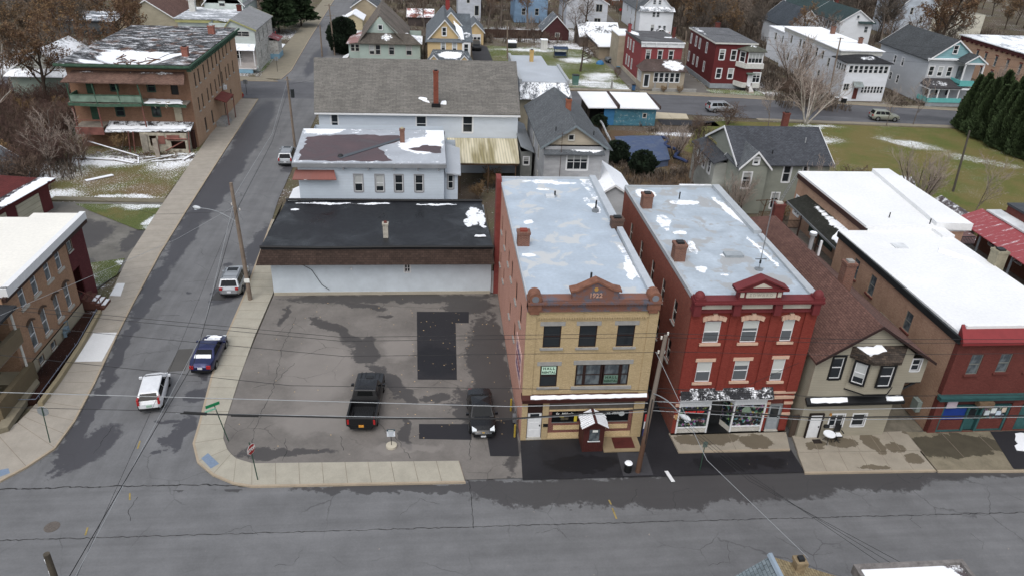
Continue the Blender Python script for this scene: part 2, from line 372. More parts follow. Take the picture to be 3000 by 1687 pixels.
def gable(root, x0, y0, x1, y1, ze, zr, axis, mat, wallm=None, over=.4, gover=.3, th=.12, trim=WHITE, name='roof', ridge=None, ends=(1, 1)):
    """ridge along axis; eaves at ze (wall top), ridge at zr"""
    m = MB()
    if axis == 'y':
        c = (x0+x1)/2 if ridge is None else ridge; sl = (zr-ze)/(c-x0); sr = (zr-ze)/(x1-c); ya, yb = y0-gover, y1+gover
        m.slab([(x0-over, ya, ze-sl*over+th), (c, ya, zr+th), (c, yb, zr+th), (x0-over, yb, ze-sl*over+th)], th)
        m.slab([(c, ya, zr+th), (x1+over, ya, ze-sr*over+th), (x1+over, yb, ze-sr*over+th), (c, yb, zr+th)], th)
        tri = [[(x0, y0, ze), (x1, y0, ze), (c, y0, zr)], [(x1, y1, ze), (x0, y1, ze), (c, y1, zr)]]
        edges = [((x0-over, ya, ze-sl*over), (c, ya, zr)), ((c, ya, zr), (x1+over, ya, ze-sr*over)), ((x0-over, yb, ze-sl*over), (c, yb, zr)), ((c, yb, zr), (x1+over, yb, ze-sr*over))]
    else:
        c = (y0+y1)/2 if ridge is None else ridge; sl = (zr-ze)/(c-y0); sr = (zr-ze)/(y1-c); xa, xb = x0-gover, x1+gover
        m.slab([(xa, y0-over, ze-sl*over+th), (xb, y0-over, ze-sl*over+th), (xb, c, zr+th), (xa, c, zr+th)], th)
        m.slab([(xa, c, zr+th), (xb, c, zr+th), (xb, y1+over, ze-sr*over+th), (xa, y1+over, ze-sr*over+th)], th)
        tri = [[(x0, y1, ze), (x0, y0, ze), (x0, c, zr)], [(x1, y0, ze), (x1, y1, ze), (x1, c, zr)]]
        edges = [((xa, y0-over, ze-sl*over), (xa, c, zr)), ((xa, c, zr), (xa, y1+over, ze-sr*over)), ((xb, y0-over, ze-sl*over), (xb, c, zr)), ((xb, c, zr), (xb, y1+over, ze-sr*over))]
    r = m.build(name, mat, root)
    if wallm:
        for i, t in enumerate(tri):
            if ends[i]: g = MB(); g.face(t); g.build('gable_wall', wallm, root)
    if trim:
        for i, (a, b) in enumerate(edges):
            if not ends[i//2]: continue
            if i % 2 == 0: t = MB()
            o = (0, -.03 if i < 2 else .03) if axis == 'y' else (-.03 if i < 2 else .03, 0)
            p = [Vector(a)+Vector((o[0], o[1], -.12)), Vector(b)+Vector((o[0], o[1], -.12)), Vector(b)+Vector((o[0], o[1], th+.02)), Vector(a)+Vector((o[0], o[1], th+.02))]
            q = [v-Vector((o[0]*2, o[1]*2, 0)) for v in p]; t.mesh(p+q, [(0, 1, 2, 3), (7, 6, 5, 4), (0, 4, 5, 1), (1, 5, 6, 2), (2, 6, 7, 3), (3, 7, 4, 0)])
            if i % 2: t.build('barge_board', trim, root)
    return r
def hip(root, x0, y0, x1, y1, ze, zr, mat, over=.4, th=.12, name='roof', trim=None):
    x0 -= over; x1 += over; y0 -= over; y1 += over; W, D = x1-x0, y1-y0; h = min(W, D)/2
    if W < D: a, b = ((x0+x1)/2, y0+h), ((x0+x1)/2, y1-h)
    else: a, b = (x0+h, (y0+y1)/2), (x1-h, (y0+y1)/2)
    v = [(x0, y0, ze+th), (x1, y0, ze+th), (x1, y1, ze+th), (x0, y1, ze+th), (*a, zr+th), (*b, zr+th), (x0, y0, ze), (x1, y0, ze), (x1, y1, ze), (x0, y1, ze)]
    f = [(0, 1, 4), (1, 2, 5, 4), (2, 3, 5), (3, 0, 4, 5)] if W < D else [(0, 1, 5, 4), (1, 2, 5), (2, 3, 4, 5), (3, 0, 4)]
    m = MB(); m.mesh(v, f+[(6, 7, 1, 0), (7, 8, 2, 1), (8, 9, 3, 2), (9, 6, 0, 3), (9, 8, 7, 6)]); r = m.build(name, mat, root)
    if trim: ring(root, x0-.02, y0-.02, x1+.02, y1+.02, ze-.2, ze+th-.02, .04, trim, 'fascia')
    return r
def chimney(root, x, y, z0, z1, w=.7, d=None, mat=None, cap=None, label=None):
    d = d or w; m = MB(); m.box(x-w/2, x+w/2, y-d/2, y+d/2, z0, z1-.18); m.box(x-w/2-.05, x+w/2+.05, y-d/2-.05, y+d/2+.05, z1-.18, z1)
    o = m.build('chimney', mat or CHIMB, root, label=label)
    q = MB(); q.box(x-w*.3, x+w*.3, y-d*.3, y+d*.3, z1, z1+.14); f = q.build('flue', cap or DARKM, o); f.location = (0, 0, 0); shift(f, org(root)); return o
def shift(f, o): pass
def vent(root, x, y, z, h=.5, r=.06, mat=None): return MB().cyl(x, y, z, z+h, r, 8).build('vent_pipe', mat or DARKM, root, smooth=False)
def jag(pts, step=.5, amp=.18, seed=1):
    rd = random.Random(seed); out = []
    for i in range(len(pts)):
        a, b = Vector(pts[i]), Vector(pts[(i+1) % len(pts)]); L = (b-a).length; n = max(1, int(L/step))
        for k in range(n): p = a.lerp(b, k/n); out.append((p.x+rd.uniform(-amp, amp), p.y+rd.uniform(-amp, amp)))
    return out
def snowp(parent, pts, z, th=.035, step=.45, amp=.14, seed=1, name='snow', ja=True):
    zf = z if callable(z) else (lambda x, y: z); P = jag(pts, step, amp, seed) if ja else pts
    return MB().prism(P, lambda x, y: zf(x, y)+.004, lambda x, y: zf(x, y)+th).build(name, SNOW, parent)
def rail(root, x0, y0, x1, y1, z, h=.95, mat=None, sp=.14, name='railing', r=.018):
    m = MB(); L = hypot(x1-x0, y1-y0); n = int(L/sp); dx, dy = (x1-x0)/L, (y1-y0)/L; t = .03
    m.slab([(x0-dy*t, y0+dx*t, z+h), (x1-dy*t, y1+dx*t, z+h), (x1+dy*t, y1-dx*t, z+h), (x0+dy*t, y0-dx*t, z+h)], .05)
    m.slab([(x0-dy*t, y0+dx*t, z+.14), (x1-dy*t, y1+dx*t, z+.14), (x1+dy*t, y1-dx*t, z+.14), (x0+dy*t, y0-dx*t, z+.14)], .05)
    for i in range(n+1): x, y = x0+dx*L*i/n, y0+dy*L*i/n; m.box(x-r, x+r, y-r, y+r, z+.1, z+h-.05)
    return m.build(name, mat or RAILD, root)
def post(root, x, y, z0, z1, w=.12, mat=None, name='post'): return MB().box(x-w/2, x+w/2, y-w/2, y+w/2, z0, z1).build(name, mat or WHITE, root)
def door(root, x, y, z, side, w, h, mat, knob=True, fan=False, name='door', frame=None, glass=None, label=None, proud=.11):
    x += sin(ANG[side])*proud; y -= cos(ANG[side])*proud; m = MB(); m.box(-w/2, w/2, .05, .10, 0, h)
    for i in range(2):
        for j in range(3):
            if glass and j == 2: continue
            m.box(-w/2+.12+i*w*.46, -w/2+.12+i*w*.46+w*.32, .035, .05, .15+j*h*.3, .15+j*h*.3+h*.23)
    o = m.build(name, mat, None, local=True, label=label); o.parent = root; o.location = Vector((x, y, z))-org(root); o.rotation_euler = (0, 0, ANG[side])
    def sub(mb, nm, mm): c = mb.build(nm, mm, None, local=True); c.parent = o
    if knob: sub(MB().box(w/2-.14, w/2-.06, .0, .05, h*.45, h*.45+.12), 'handle', DARKM)
    if glass: sub(MB().box(-w/2+.14, w/2-.14, .03, .049, h*.5, h-.15), 'pane', PDARK)
    if fan: sub(MB().prism([(a, b) for a, b in [(-.3*cos(pi*i/8), 0) for i in range(2)]]+[(.1, .1)], 0, .01) if 0 else MB().box(-w*.32, w*.32, .03, .049, h*.84, h*.94), 'fanlight', PDARK)
    if frame: q = MB(); t = .09; q.box(-w/2-t, -w/2, -.02, .13, 0, h+t); q.box(w/2, w/2+t, -.02, .13, 0, h+t); q.box(-w/2, w/2, -.02, .13, h, h+t); sub(q, 'frame', frame)
    return o
# ---------------------------------------------------------------- ground materials (world metres)
def asphalt(name, base, dark, bl=None, amt=.42, crack=.5, mott=.2, streak=None, rough=.85, light=None):
    g = G(name); p = g.pos(); base = srgb(base); n = g.noise(p, .35, 6, .65); n2 = g.noise(p, 7, 5, .8)
    k = g.math('MULTIPLY', g.mapr(n, .3, .7, 1-mott, 1+mott*.6), g.mapr(n2, .25, .75, .86, 1.14))
    if streak:      # tyre-worn lanes running along the street
        s = g.noise(g.mapping(p, rot=(0, 0, radians(streak[0])), scale=streak[1]), 1, 4, .6); k = g.math('MULTIPLY', k, g.mapr(s, .3, .7, .88, 1.1))
    c = g.vmath('SCALE', base, scale=k)
    rr = g.mapr(n2, .3, .7, rough-.08, rough+.08)
    wv = g.warp(p, .55, 2.4, 5); wv = g.warp(wv, 4, .35, 3)
    if bl:
        m = g.mapr(g.math('ADD', g.blobs(wv, bl), g.math('MULTIPLY', g.math('SUBTRACT', g.noise(p, 2.2, 6, .75), .5), .9)), amt-.13, amt-.02)
        c = g.mix(g.math('MULTIPLY', m, .85), c, srgb(dark)); rr = g.mix(m, rr, (.5, .5, .5))
    if light:
        m = g.mapr(g.blobs(wv, light), .3, .5); c = g.mix(g.math('MULTIPLY', m, .5), c, sc3(base, 1.5))
    if crack:
        v = g.new('ShaderNodeTexVoronoi', feature='DISTANCE_TO_EDGE'); g.set(v.inputs['Vector'], g.warp(p, 1.2, .5, 4)); v.inputs['Scale'].default_value = .23
        e = g.mapr(v.outputs['Distance'], .0, .010, 1, 0); ms = g.mapr(g.noise(p, .16, 3), .5, .6)
        c = g.mix(g.math('MULTIPLY', g.math('MULTIPLY', e, ms), crack), c, sc3(base, .32))
    spk = g.mapr(g.noise(p, 3.2, 2, .5), .76, .78); c = g.mix(g.math('MULTIPLY', spk, .35), c, srgb('b0a390'))
    g.bump(n2, .15, .02)
    return g.out(c, rr, spec=.3)
def concrete(name, col, stain=.5, bl=None, stc='6c5f4b', var=.12):
    g = G(name); p = g.pos(); col = srgb(col); n = g.noise(p, .8, 6, .7); n2 = g.noise(p, 10, 4, .8)
    c = g.vmath('SCALE', col, scale=g.math('MULTIPLY', g.mapr(n, .3, .7, 1-var, 1+var), g.mapr(n2, .3, .7, .93, 1.06)))
    a = g.math('MULTIPLY', g.math('SUBTRACT', g.noise(p, .9, 6, .7), .5), 1.0)
    if bl: a = g.math('ADD', g.blobs(g.warp(p, 1.1, 1.0, 4), bl), a)
    m = g.mapr(a, .22, .27) if bl else g.mapr(a, .17, .24)
    c = g.mix(g.math('MULTIPLY', m, stain), c, srgb(stc)); return g.out(c, .9, spec=.2)
def grass(name, g1, g2, dirt, snow=.35, bl=None, green=.5, dbl=None, sscale=1.5, hard=.05):
    g = G(name); p = g.pos(); n = g.noise(p, .16, 6, .7); n2 = g.noise(p, 2.6, 6, .85)
    c = g.mix(g.mapr(n2, .3, .7), srgb(g1), srgb(g2)); c = g.mix(g.mapr(n, green-.1, green+.12), c, srgb(dirt))
    if dbl: c = g.mix(g.mapr(g.blobs(g.warp(p, .5, 3, 4), dbl), .1, .5), c, srgb(dirt))
    n4 = g.noise(p, 14, 3, .8); c = g.vmath('SCALE', c, scale=g.mapr(n4, .3, .7, .7, 1.3))
    f = g.math('ADD', g.mapr(g.noise(p, sscale*5+2, 5, .8), .3, .7), g.math('ADD', (snow-.27)*1.3, g.math('MULTIPLY', g.math('SUBTRACT', g.noise(p, .13, 5, .6), .5), 1.0)))
    if bl: f = g.math('ADD', f, g.math('MULTIPLY', g.mapr(g.blobs(g.warp(p, .35, 4, 5), bl), 0, .6), .42))
    c = g.mix(g.math('MULTIPLY', g.mapr(f, .95, .95+hard*3), .92), c, SNOWC); g.bump(n2, .6, .08); return g.out(c, .95, spec=.1)
def sheet(name, pts, z, mat, kind='structure', label=None):
    a = sum(pts[i][0]*pts[(i+1) % len(pts)][1]-pts[(i+1) % len(pts)][0]*pts[i][1] for i in range(len(pts)))
    if a < 0: pts = pts[::-1]
    m = MB(); m.face([(x, y, z) for x, y in pts]); return m.build(name, mat, None, kind=kind, label=label)
def lerp2(a, b, t): return (a[0]+(b[0]-a[0])*t, a[1]+(b[1]-a[1])*t)
JOINT = std('joint', '7d7265', .95, .3)
def walk(name, pairs, z, mat, step=1.55, thick=.14, kerb=True, joint=True, jw=.035):
    m = MB(); n = len(pairs)
    for i in range(n-1):
        (a, b), (c, d) = pairs[i], pairs[i+1]
        m.prism([a, b, d, c], z-thick, z)
    m.cm = 1
    if joint:
        for i in range(n-1):
            (a, b), (c, d) = pairs[i], pairs[i+1]; L = hypot(c[0]-a[0], c[1]-a[1]); L2 = hypot(d[0]-b[0], d[1]-b[1]); k = max(1, round(max(L, L2)/step))
            for j in range(k):
                t = j/k; p, q = lerp2(a, c, t), lerp2(b, d, t); p2, q2 = lerp2(a, c, min(1, t+jw/max(L, .3))), lerp2(b, d, min(1, t+jw/max(L2, .3)))
                m.face([(*p, z+.004), (*q, z+.004), (*q2, z+.004), (*p2, z+.004)])
    o = m.build(name, [mat, JOINT], None, kind='structure')
    if kerb:
        k = MB()
        for i in range(n-1):
            a, c = pairs[i][0], pairs[i+1][0]; b, d = lerp2(pairs[i][0], pairs[i][1], 0), lerp2(pairs[i+1][0], pairs[i+1][1], 0)
            def offp(p, q): v = Vector((p[0]-q[0], p[1]-q[1])).normalized()*.15; return (p[0]+v.x, p[1]+v.y)
            k.prism([a, offp(*pairs[i]), offp(*pairs[i+1]), c], z-thick-.02, z+.012)
        k.build('kerb', KERBM, None, kind='structure')
    return o
KERBM = concrete('kerb_stone', '9c8f7c', .5)
def crackrib(m, pts, w, z, seed=0, amp=.05, step=.22):
    rd = random.Random(seed)
    P = []
    for i in range(len(pts)-1):
        a, b = Vector(pts[i]), Vector(pts[i+1]); n = max(1, int((b-a).length/step))
        for k in range(n): P.append(a.lerp(b, k/n)+Vector((rd.uniform(-amp, amp), rd.uniform(-amp, amp))))
    P.append(Vector(pts[-1]))
    for i in range(len(P)-1):
        d = P[i+1]-P[i]
        if d.length < 1e-4: continue
        nrm = Vector((-d.y, d.x)).normalized()*w*rd.uniform(.2, .6)
        m.face([(P[i].x-nrm.x, P[i].y-nrm.y, z), (P[i+1].x-nrm.x, P[i+1].y-nrm.y, z), (P[i+1].x+nrm.x, P[i+1].y+nrm.y, z), (P[i].x+nrm.x, P[i].y+nrm.y, z)])
# ---------------------------------------------------------------- the ground
terrain = grass('rough_grass', '4c4c34', '66604c', '5a5046', snow=.40, green=.45, sscale=.4,
   bl=[(-62, 150, 40, 30, 0), (-20, 190, 20, 18, 0), (25, 196, 22, 14, 0), (60, 150, 10, 12, 0), (35, 180, 16, 10, 0), (-55, 95, 20, 12, 0), (25, 90, 8, 10, 0), (58, 139, 12, 4, 0), (-29, 158, 7, 14, 0)])
sheet('ground', [(-1200, -500), (1300, -500), (1300, 2200), (-1200, 2200)], -.06, terrain)
main_m = asphalt('main_asphalt', '68696b', '3c3b3c', bl=[(4, 35.9, 7, .8, 0), (8, 35.2, 8, 1.7, 0), (14, 34.9, 9, 2.0, 0), (20, 35.3, 9, 2.3, 0), (28, 35.7, 9, 1.7, 0), (36, 36.1, 8, 1.5, 0), (46, 36, 8, 1.4, 0), (-3, 36.1, 8, .6, 0), (-23, 37.4, 2.2, .8, 0), (-14, 36.6, 3, .35, 0)], amt=.34, crack=.6, streak=(0, (.06, 1.3, 1)))
sheet('main_road', [(-90, 22.2), (110, 22.2), (110, 36.2), (-90, 36.9)], 0.0, main_m)
sheet('main_road_verge', [(-90, 36.85), (-15, 36.5), (110, 36.2), (110, 40.6), (-90, 44)], -.012, asphalt('verge_asphalt', '5a5a5a', '3a3a3a', crack=.4))
side_m = asphalt('side_asphalt', '68696b', '3b3b40', bl=[(-24.0, 44, .9, 8, 2), (-22.6, 40.5, 1.6, 3.6, -20), (-24.7, 52, .8, 8, 4), (-25.4, 62, 1.2, 9, 4), (-26.0, 75, 1.6, 13, 4), (-26.2, 90, 2.6, 22, 1), (-26.6, 112, 2.9, 22, 2), (-17.2, 42, .9, 2.5, 0), (-17.3, 46, 1.0, 1.5, 0), (-17.4, 50, .7, 3, 0), (-18.4, 43.2, 1.2, .35, 0), (-18.2, 40.2, .5, .5, 0), (-17.8, 41.3, .9, .6, 0), (-19, 61, 1.6, 2.4, 0), (-17.6, 72, 2.0, 7, 0), (-18.6, 96, 1.8, 4, 0), (-20, 67, .5, .6, 0), (-22, 61.5, .4, .4, 0), (-24, 160, 2, 20, 0)], amt=.37, crack=.6, streak=(1.5, (1.1, .05, 1)))
sheet('side_street', [(-27.5, 37.0), (-24.8, 40.5), (-24.8, 43.4), (-25.1, 47.8), (-25.8, 54.1), (-26.3, 59.3), (-27.2, 69.5), (-27.7, 80.7), (-28.6, 103.4), (-29.5, 129.0), (-29.5, 141.5), (-28.2, 143.2), (-27.6, 150), (-30, 200), (-32.5, 300), (-20, 300), (-19.6, 193), (-18.8, 143), (-18.5, 107), (-18.2, 84), (-17.1, 66), (-16.9, 56), (-16.4, 47.5), (-16.1, 43.3), (-15.8, 41), (-15.4, 39.4), (-14.5, 38.2), (-13.2, 37.2), (-12, 36.7), (-11, 36.3), (-27, 36.7)], .006, side_m)
back_m = asphalt('back_asphalt', '58595d', '444448', crack=.3, streak=(0, (.05, .9, 1)), bl=[(-40, 134, 20, 3, 0), (70, 126, 30, 3, -8)], amt=.3)
sheet('back_street', [(-160, 131), (-33, 129.3), (-18, 129.8), (20, 127.2), (38, 124.3), (54, 121.6), (71, 120.1), (96, 118.4), (140, 116), (140, 124.5), (96, 128.9), (77, 131.8), (59, 135), (40, 137.2), (-17, 141.3), (-36, 141.3), (-160, 144)], .012, back_m)
lot_m = asphalt('lot_asphalt', '6e6a66', '3d3b3b', crack=.7, mott=.26, amt=.30,
   bl=[(-9, 55.5, 3.2, .8, -40), (-7, 53.2, 2.0, .9, -50), (-5.8, 52, 1.1, 2.2, -10), (-5.6, 50.6, 1.4, 1.2, 0), (-3.8, 48, 2.6, .8, -50), (-2.6, 45.8, 2.4, .9, -45), (-2.2, 41, .6, 2.2, 5), (3.8, 50, 1.8, 9, 0), (4.9, 47, .9, 14, 0), (2.6, 44, 2.0, 3.0, 0), (-4, 60.2, 12, 1.1, 0), (-13, 57.6, .5, 1.9, -8), (-6.8, 58.8, 3.0, .6, -15), (2.8, 58.5, 3, 2, 0), (-4.3, 57, .7, .4, 0), (0, 45.2, 1.4, 1.0, 0), (-10, 39.6, 4, .5, 0)],
   light=[(-9, 49, 4, 8, 0), (-8, 43, 5, 3, 0), (-2, 39.6, 4, 1, 0), (-3, 52, 2, 3, 0)])
sheet('parking_lot', [(-14.55, 61.2), (5.6, 61.0), (5.6, 40.1), (5.4, 36.45), (1.71, 36.45), (1.38, 38.2), (-11.83, 38.6), (-12.94, 39.1), (-13.71, 40), (-14.23, 41.1), (-14.51, 42.6), (-14.75, 50)], .07, lot_m)
NEWA = asphalt('new_asphalt', '27272b', '1c1c20', crack=0, mott=.12, rough=.7, bl=[(0, 50, 3, 3, 0)], amt=.4)
sheet('new_asphalt_patch', [(-1.74, 57.73), (2.81, 57.6), (2.73, 55.7), (1.6, 55.74), (1.49, 47.35), (-1.49, 47.48)], .078, NEWA)
sheet('new_asphalt_strip', [(-1.29, 42.15), (2.3, 42.0), (2.3, 40.3), (-1.26, 40.55)], .078, NEWA)
sheet('new_asphalt_corner', [(3.3, 42.2), (3.45, 38.6), (5.36, 38.5), (5.5, 42.4)], .079, NEWA)
apron = asphalt('apron_asphalt', '242428', '19191c', crack=.2, mott=.3, rough=.6, bl=[(9.5, 37.6, 3, 1, 0), (20, 37.2, 4, .8, 0)], amt=.3)
sheet('front_apron', [(5.36, 36.25), (24.1, 36.1), (24.1, 38.35), (16.15, 38.5), (16.1, 63), (13.95, 63), (13.9, 40.2), (5.6, 40.1)], .079, apron)
sheet('apron_patch', [(11.9, 36.3), (13.9, 36.3), (13.95, 38.5), (12.0, 38.6)], .084, asphalt('apron_light', '3c3c40', '2b2b2e', crack=0, mott=.3))
WALKM = concrete('walk_concrete', '9b978a', .35, stc='81766a')
DAMP = concrete('damp_concrete', '918a7d', .75, bl=[(18.5, 39.6, 3, .9, 0), (22, 39.2, 1.6, 1, 0), (28, 38.9, 1.5, .8, 0), (30.3, 38.7, .9, 1.4, 0), (31.6, 38.2, .9, .8, 0), (32.3, 37, .8, .7, 0), (33.6, 41.5, .8, 4, 0), (29, 36.3, 1.5, .3, 0), (26, 38.7, 1, .5, 0)], stc='4e4433')
MOSSY = concrete('mossy_concrete', '77705f', .8, bl=[(36, 38.2, 5, 1.6, 0), (43, 37.5, 6, 1.4, 0)], stc='38342a', var=.3)
ii = [(1.38, 38.2), (-11.83, 38.55), (-12.94, 39.06), (-13.71, 39.97), (-14.23, 41.09), (-14.51, 42.6), (-14.72, 48.2), (-14.80, 53.8), (-14.65, 61.0), (-14.9, 68), (-15.2, 78)]
oo = [(1.71, 36.3), (-11.44, 36.55), (-12.6, 36.85), (-14.0, 37.7), (-15.2, 38.9), (-15.95, 40.7), (-16.3, 44), (-16.8, 50), (-17.0, 56), (-17.05, 65), (-17.7, 78)]
ii = [ii[0], ii[1], ii[2], (-13.35, 39.5), ii[3], ii[4], ii[5], ii[6], ii[7], ii[8], ii[9], ii[10]]; oo = [oo[0], oo[1], oo[2], oo[3], oo[4], oo[5], (-16.1, 42.6), (-16.7, 48.4), (-16.95, 54), (-17.0, 61), (-17.3, 68), (-17.7, 78)]
walk('corner_sidewalk', list(zip(oo, ii)), .12, WALKM)
ADAM = std('tactile_pad', '6f8095', .8, .12, 6)
def pad(pts, z): return sheet('tactile_paving', pts, z, ADAM)
pad([(-14.85, 39.65), (-15.15, 39.15), (-14.3, 38.15), (-13.9, 38.6)], .126)
oW = [(-26.67, 37.7), (-25.7, 38.9), (-24.75, 40.64), (-24.66, 43.4), (-25.03, 47.8), (-25.73, 54.1), (-26.24, 59.3), (-27.07, 69.5), (-27.6, 80.7), (-28.51, 103.4), (-29.4, 128.6)]
iW = [(-29.5, 40.5), (-29.0, 42.2), (-28.2, 43.3), (-28.0, 44.6), (-27.75, 48), (-27.55, 52.5), (-28.2, 58), (-29.7, 69), (-30.5, 80.7), (-31.7, 103), (-33.3, 128.8)]
walk('street_sidewalk', list(zip(oW, iW)), .12, concrete('west_concrete', '958f85', .5, stc='75684f'))
walk('front_sidewalk', [((-26.67, 37.7), (-29.5, 40.5)), ((-29.5, 37.4), (-29.5, 43.0)), ((-34, 37.2), (-34, 44)), ((-60, 37.3), (-60, 44.5))], .119, WALKM)
pad([(-27.1, 38.6), (-26.65, 38.75), (-26.35, 38.3), (-26.9, 37.9)], .125)
NEWC = concrete('new_concrete', 'cfd1d2', .12, stc='9a9a98', var=.05)
sheet('new_concrete_slab', [(-27.65, 54.8), (-27.4, 50.6), (-25.45, 50.6), (-25.75, 54.8)], .127, NEWC)
sheet('new_concrete_ramp', [(-28.8, 63.3), (-28.6, 61.0), (-27.65, 60.9), (-28.1, 63.3)], .127, NEWC)
nw = concrete('old_concrete', '807a6b', .7, stc='5e6338')
walk('far_sidewalk', [((-28.2, 143), (-32, 143.6)), ((-27.5, 150), (-32.3, 149.5)), ((-28.6, 181), (-32.6, 181)), ((-31.5, 290), (-34, 290))], .1, nw, step=2)
walk('cross_sidewalk', [((-28.4, 141.4), (-32, 144.1)), ((-36.2, 141.4), (-37, 144.6)), ((-70, 142.6), (-70, 145.5))], .098, nw, step=2)
walk('back_sidewalk', [((38, 137.4), (38, 139.1)), ((50, 136.6), (50, 138.7)), ((63, 134.3), (64, 136.6)), ((83, 131), (83.6, 132.6)), ((96, 129), (96, 130.6))], .1, nw, step=2)
walk('lawn_sidewalk', [((96, 118.3), (96, 117)), ((64, 120.6), (64, 119.6)), ((54, 121.4), (54, 120.6))], .08, nw, step=2)
walk('shed_driveway', [((42.5, 123.7), (42, 120.8)), ((36.2, 124.6), (36.2, 120.6))], .09, concrete('pale_drive', 'ada48f', .5), step=3, kerb=False)
sheet('dark_drive', [(36.5, 120.3), (46, 119.6), (46, 116.5), (36.5, 117)], .03, NEWA)
walk('florist_sidewalk', [((16.15, 38.45), (16.05, 40.35)), ((20.2, 38.4), (20.2, 40.35)), ((24.0, 38.35), (24.55, 40.35))], .17, DAMP, step=4, thick=.2)
walk('house_sidewalk', [((24.05, 36.1), (24.4, 38.0)), ((33.1, 35.9), (33.1, 37.8))], .12, DAMP, step=1.45)
walk('house_forecourt', [((24.45, 38.03), (24.8, 39.9)), ((33.3, 37.83), (33.3, 39.9))], .121, DAMP, step=1.45, kerb=False)
sheet('alley_concrete', [(31.4, 39.9), (33.6, 39.8), (34.75, 40), (34.75, 57), (31.4, 57)], .05, concrete('alley_conc', '6a655a', .7, stc='2e2b27', var=.35))
walk('shop_sidewalk', [((33.2, 35.85), (33.3, 39.8)), ((38.6, 35.6), (38.4, 39.8)), ((60, 35.3), (60, 39.8))], .117, MOSSY, step=2.2)
sheet('asphalt_crossing', [(38.6, 35.7), (40.3, 35.6), (42.3, 39.6), (39.6, 39.6)], .128, NEWA)
sheet('side_lot', [(-43, 83), (-29.9, 82.8), (-29.3, 69.0), (-29.3, 66), (-30.3, 61.9), (-31.5, 60), (-45, 60), (-46, 75)], .05, asphalt('side_lot_asphalt', '6a6863', '3e3c3d', crack=.7, mott=.35, bl=[(-37, 74, 5, 5, 0), (-30.5, 73, 1.3, 3.5, 0), (-33, 66, 2, 3, 0)], amt=.3))
lawnA = grass('mown_grass', '47532c', '5a6038', '6a5f3c', snow=.42, green=.62, bl=[(-33, 81.8, 5, 1.5, 0), (-30.2, 78, 1, 3, 0), (-31.5, 63, 1.5, 2, 0), (-29.8, 67.6, 1, 1, 0)])
sheet('lawn_triangle', [(-39.9, 82.3), (-30.4, 82.1), (-29.6, 75.3), (-30.9, 75.2), (-37.6, 80.3)], .11, lawnA)
sheet('lawn_wedge', [(-33.2, 67.3), (-29.9, 68.5), (-29.4, 65), (-30.5, 61.9), (-33.5, 62)], .11, lawnA)
vac = grass('vacant_grass', '525a2e', '64623a', '6a5b42', snow=.47, green=.52, sscale=.8, bl=[(-42, 97, 9, 3, 0), (-46, 85.5, 7, 2, 0), (-34, 98, 4, 5, -20), (-50, 92, 8, 6, 0), (-36, 84.5, 6, 1, 0)], dbl=[(-34, 87, 4, 3, 0)])
sheet('vacant_lot', [(-70, 84.6), (-30.9, 83.9), (-31.6, 101), (-33.5, 129), (-70, 129)], .02, vac)
wl = walk('lot_path', [((-43, 83.5), (-43, 84.6)), ((-30.4, 82.9), (-30.4, 83.9))], .1, concrete('path_conc', '6f6a5a', .6, stc='3a382c'), step=2.5, kerb=False)
lawnR = grass('meadow_grass', '4b5628', '5e6434', '68603a', snow=.33, green=.46, sscale=.9, bl=[(74, 108, 9, 3, -40), (80, 101, 9, 2.6, -38), (88, 92, 7, 3, -30), (56, 114, 8, 3, 0), (62, 117.5, 7, 1.5, 0), (60, 110, 6, 3, 0)], dbl=[(66, 78, 10, 6, 0), (68, 112, 3, 7, -30), (60, 70, 6, 8, 0)])
sheet('lawn', [(47.5, 119.8), (64, 118.9), (89, 117), (93, 117), (130, 100), (120, 50), (70, 50), (56, 62), (47.5, 84), (36, 104), (43, 118)], .03, lawnR)
lawnN = grass('yard_grass', '4d582e', '5f6438', '6d6650', snow=.46, green=.6, bl=[(31, 144, 8, 4.5, -10), (33, 150, 5, 5, 0), (22, 176, 9, 3, 0), (31, 166, 5, 4, 0), (36, 140.5, 4, 1.5, 0)])
sheet('back_yard', [(19, 141.2), (36.5, 140.3), (37, 156), (36.5, 162), (34, 178), (12, 180), (11.8, 164), (12.8, 152)], .03, lawnN)
lawnS = grass('snowy_lawn', '4d5c2a', '5f6a35', '6d6650', snow=.55, green=.6)
sheet('front_lawn', [(51.5, 141.5), (62, 141), (62.3, 137.3), (52, 138.9)], .04, lawnS)
sheet('corner_lawn', [(-33.2, 148.6), (-32.4, 149.5), (-32.8, 176), (-40, 180), (-37, 166), (-33.6, 165)], .04, grass('corner_grass', '4d5c2a', '5f6a35', '6d6650', snow=.54, green=.6, bl=[(-34, 175, 6, 9, 0)]))
sheet('house_driveway', [(8.1, 152), (12.4, 152), (12.0, 178), (8.3, 186)], .04, asphalt('drive_asphalt', '39393c', '2b2b2e', crack=.2))
sheet('yard_driveway', [(37, 141), (40, 140.5), (50, 139), (52.2, 139), (52.2, 165), (49.6, 200), (53, 260), (46, 260), (46.5, 168), (36, 170), (36.5, 160)], .025, asphalt('lane_asphalt', '66635f', '4a4846', crack=.4))
sheet('garden_soil', [(24, 114), (47, 112), (48, 98), (36, 90), (24, 88)], .02, grass('garden_dirt', '5b5a38', '6b6046', '5a4a3a', snow=.4, green=.4, sscale=.9, bl=[(40, 112, 8, 2, 0)]))
cr = MB(); rc = random.Random(3)
crackrib(cr, [(-40, 33.1), (-20, 32.8), (4, 32.5), (36, 31.95), (60, 31.6)], .05, .010, 1, .05)
crackrib(cr, [(-40, 37.05), (-26, 37.0), (-20, 36.95), (-14, 36.8), (-11.5, 36.5)], .09, .012, 2, .07)
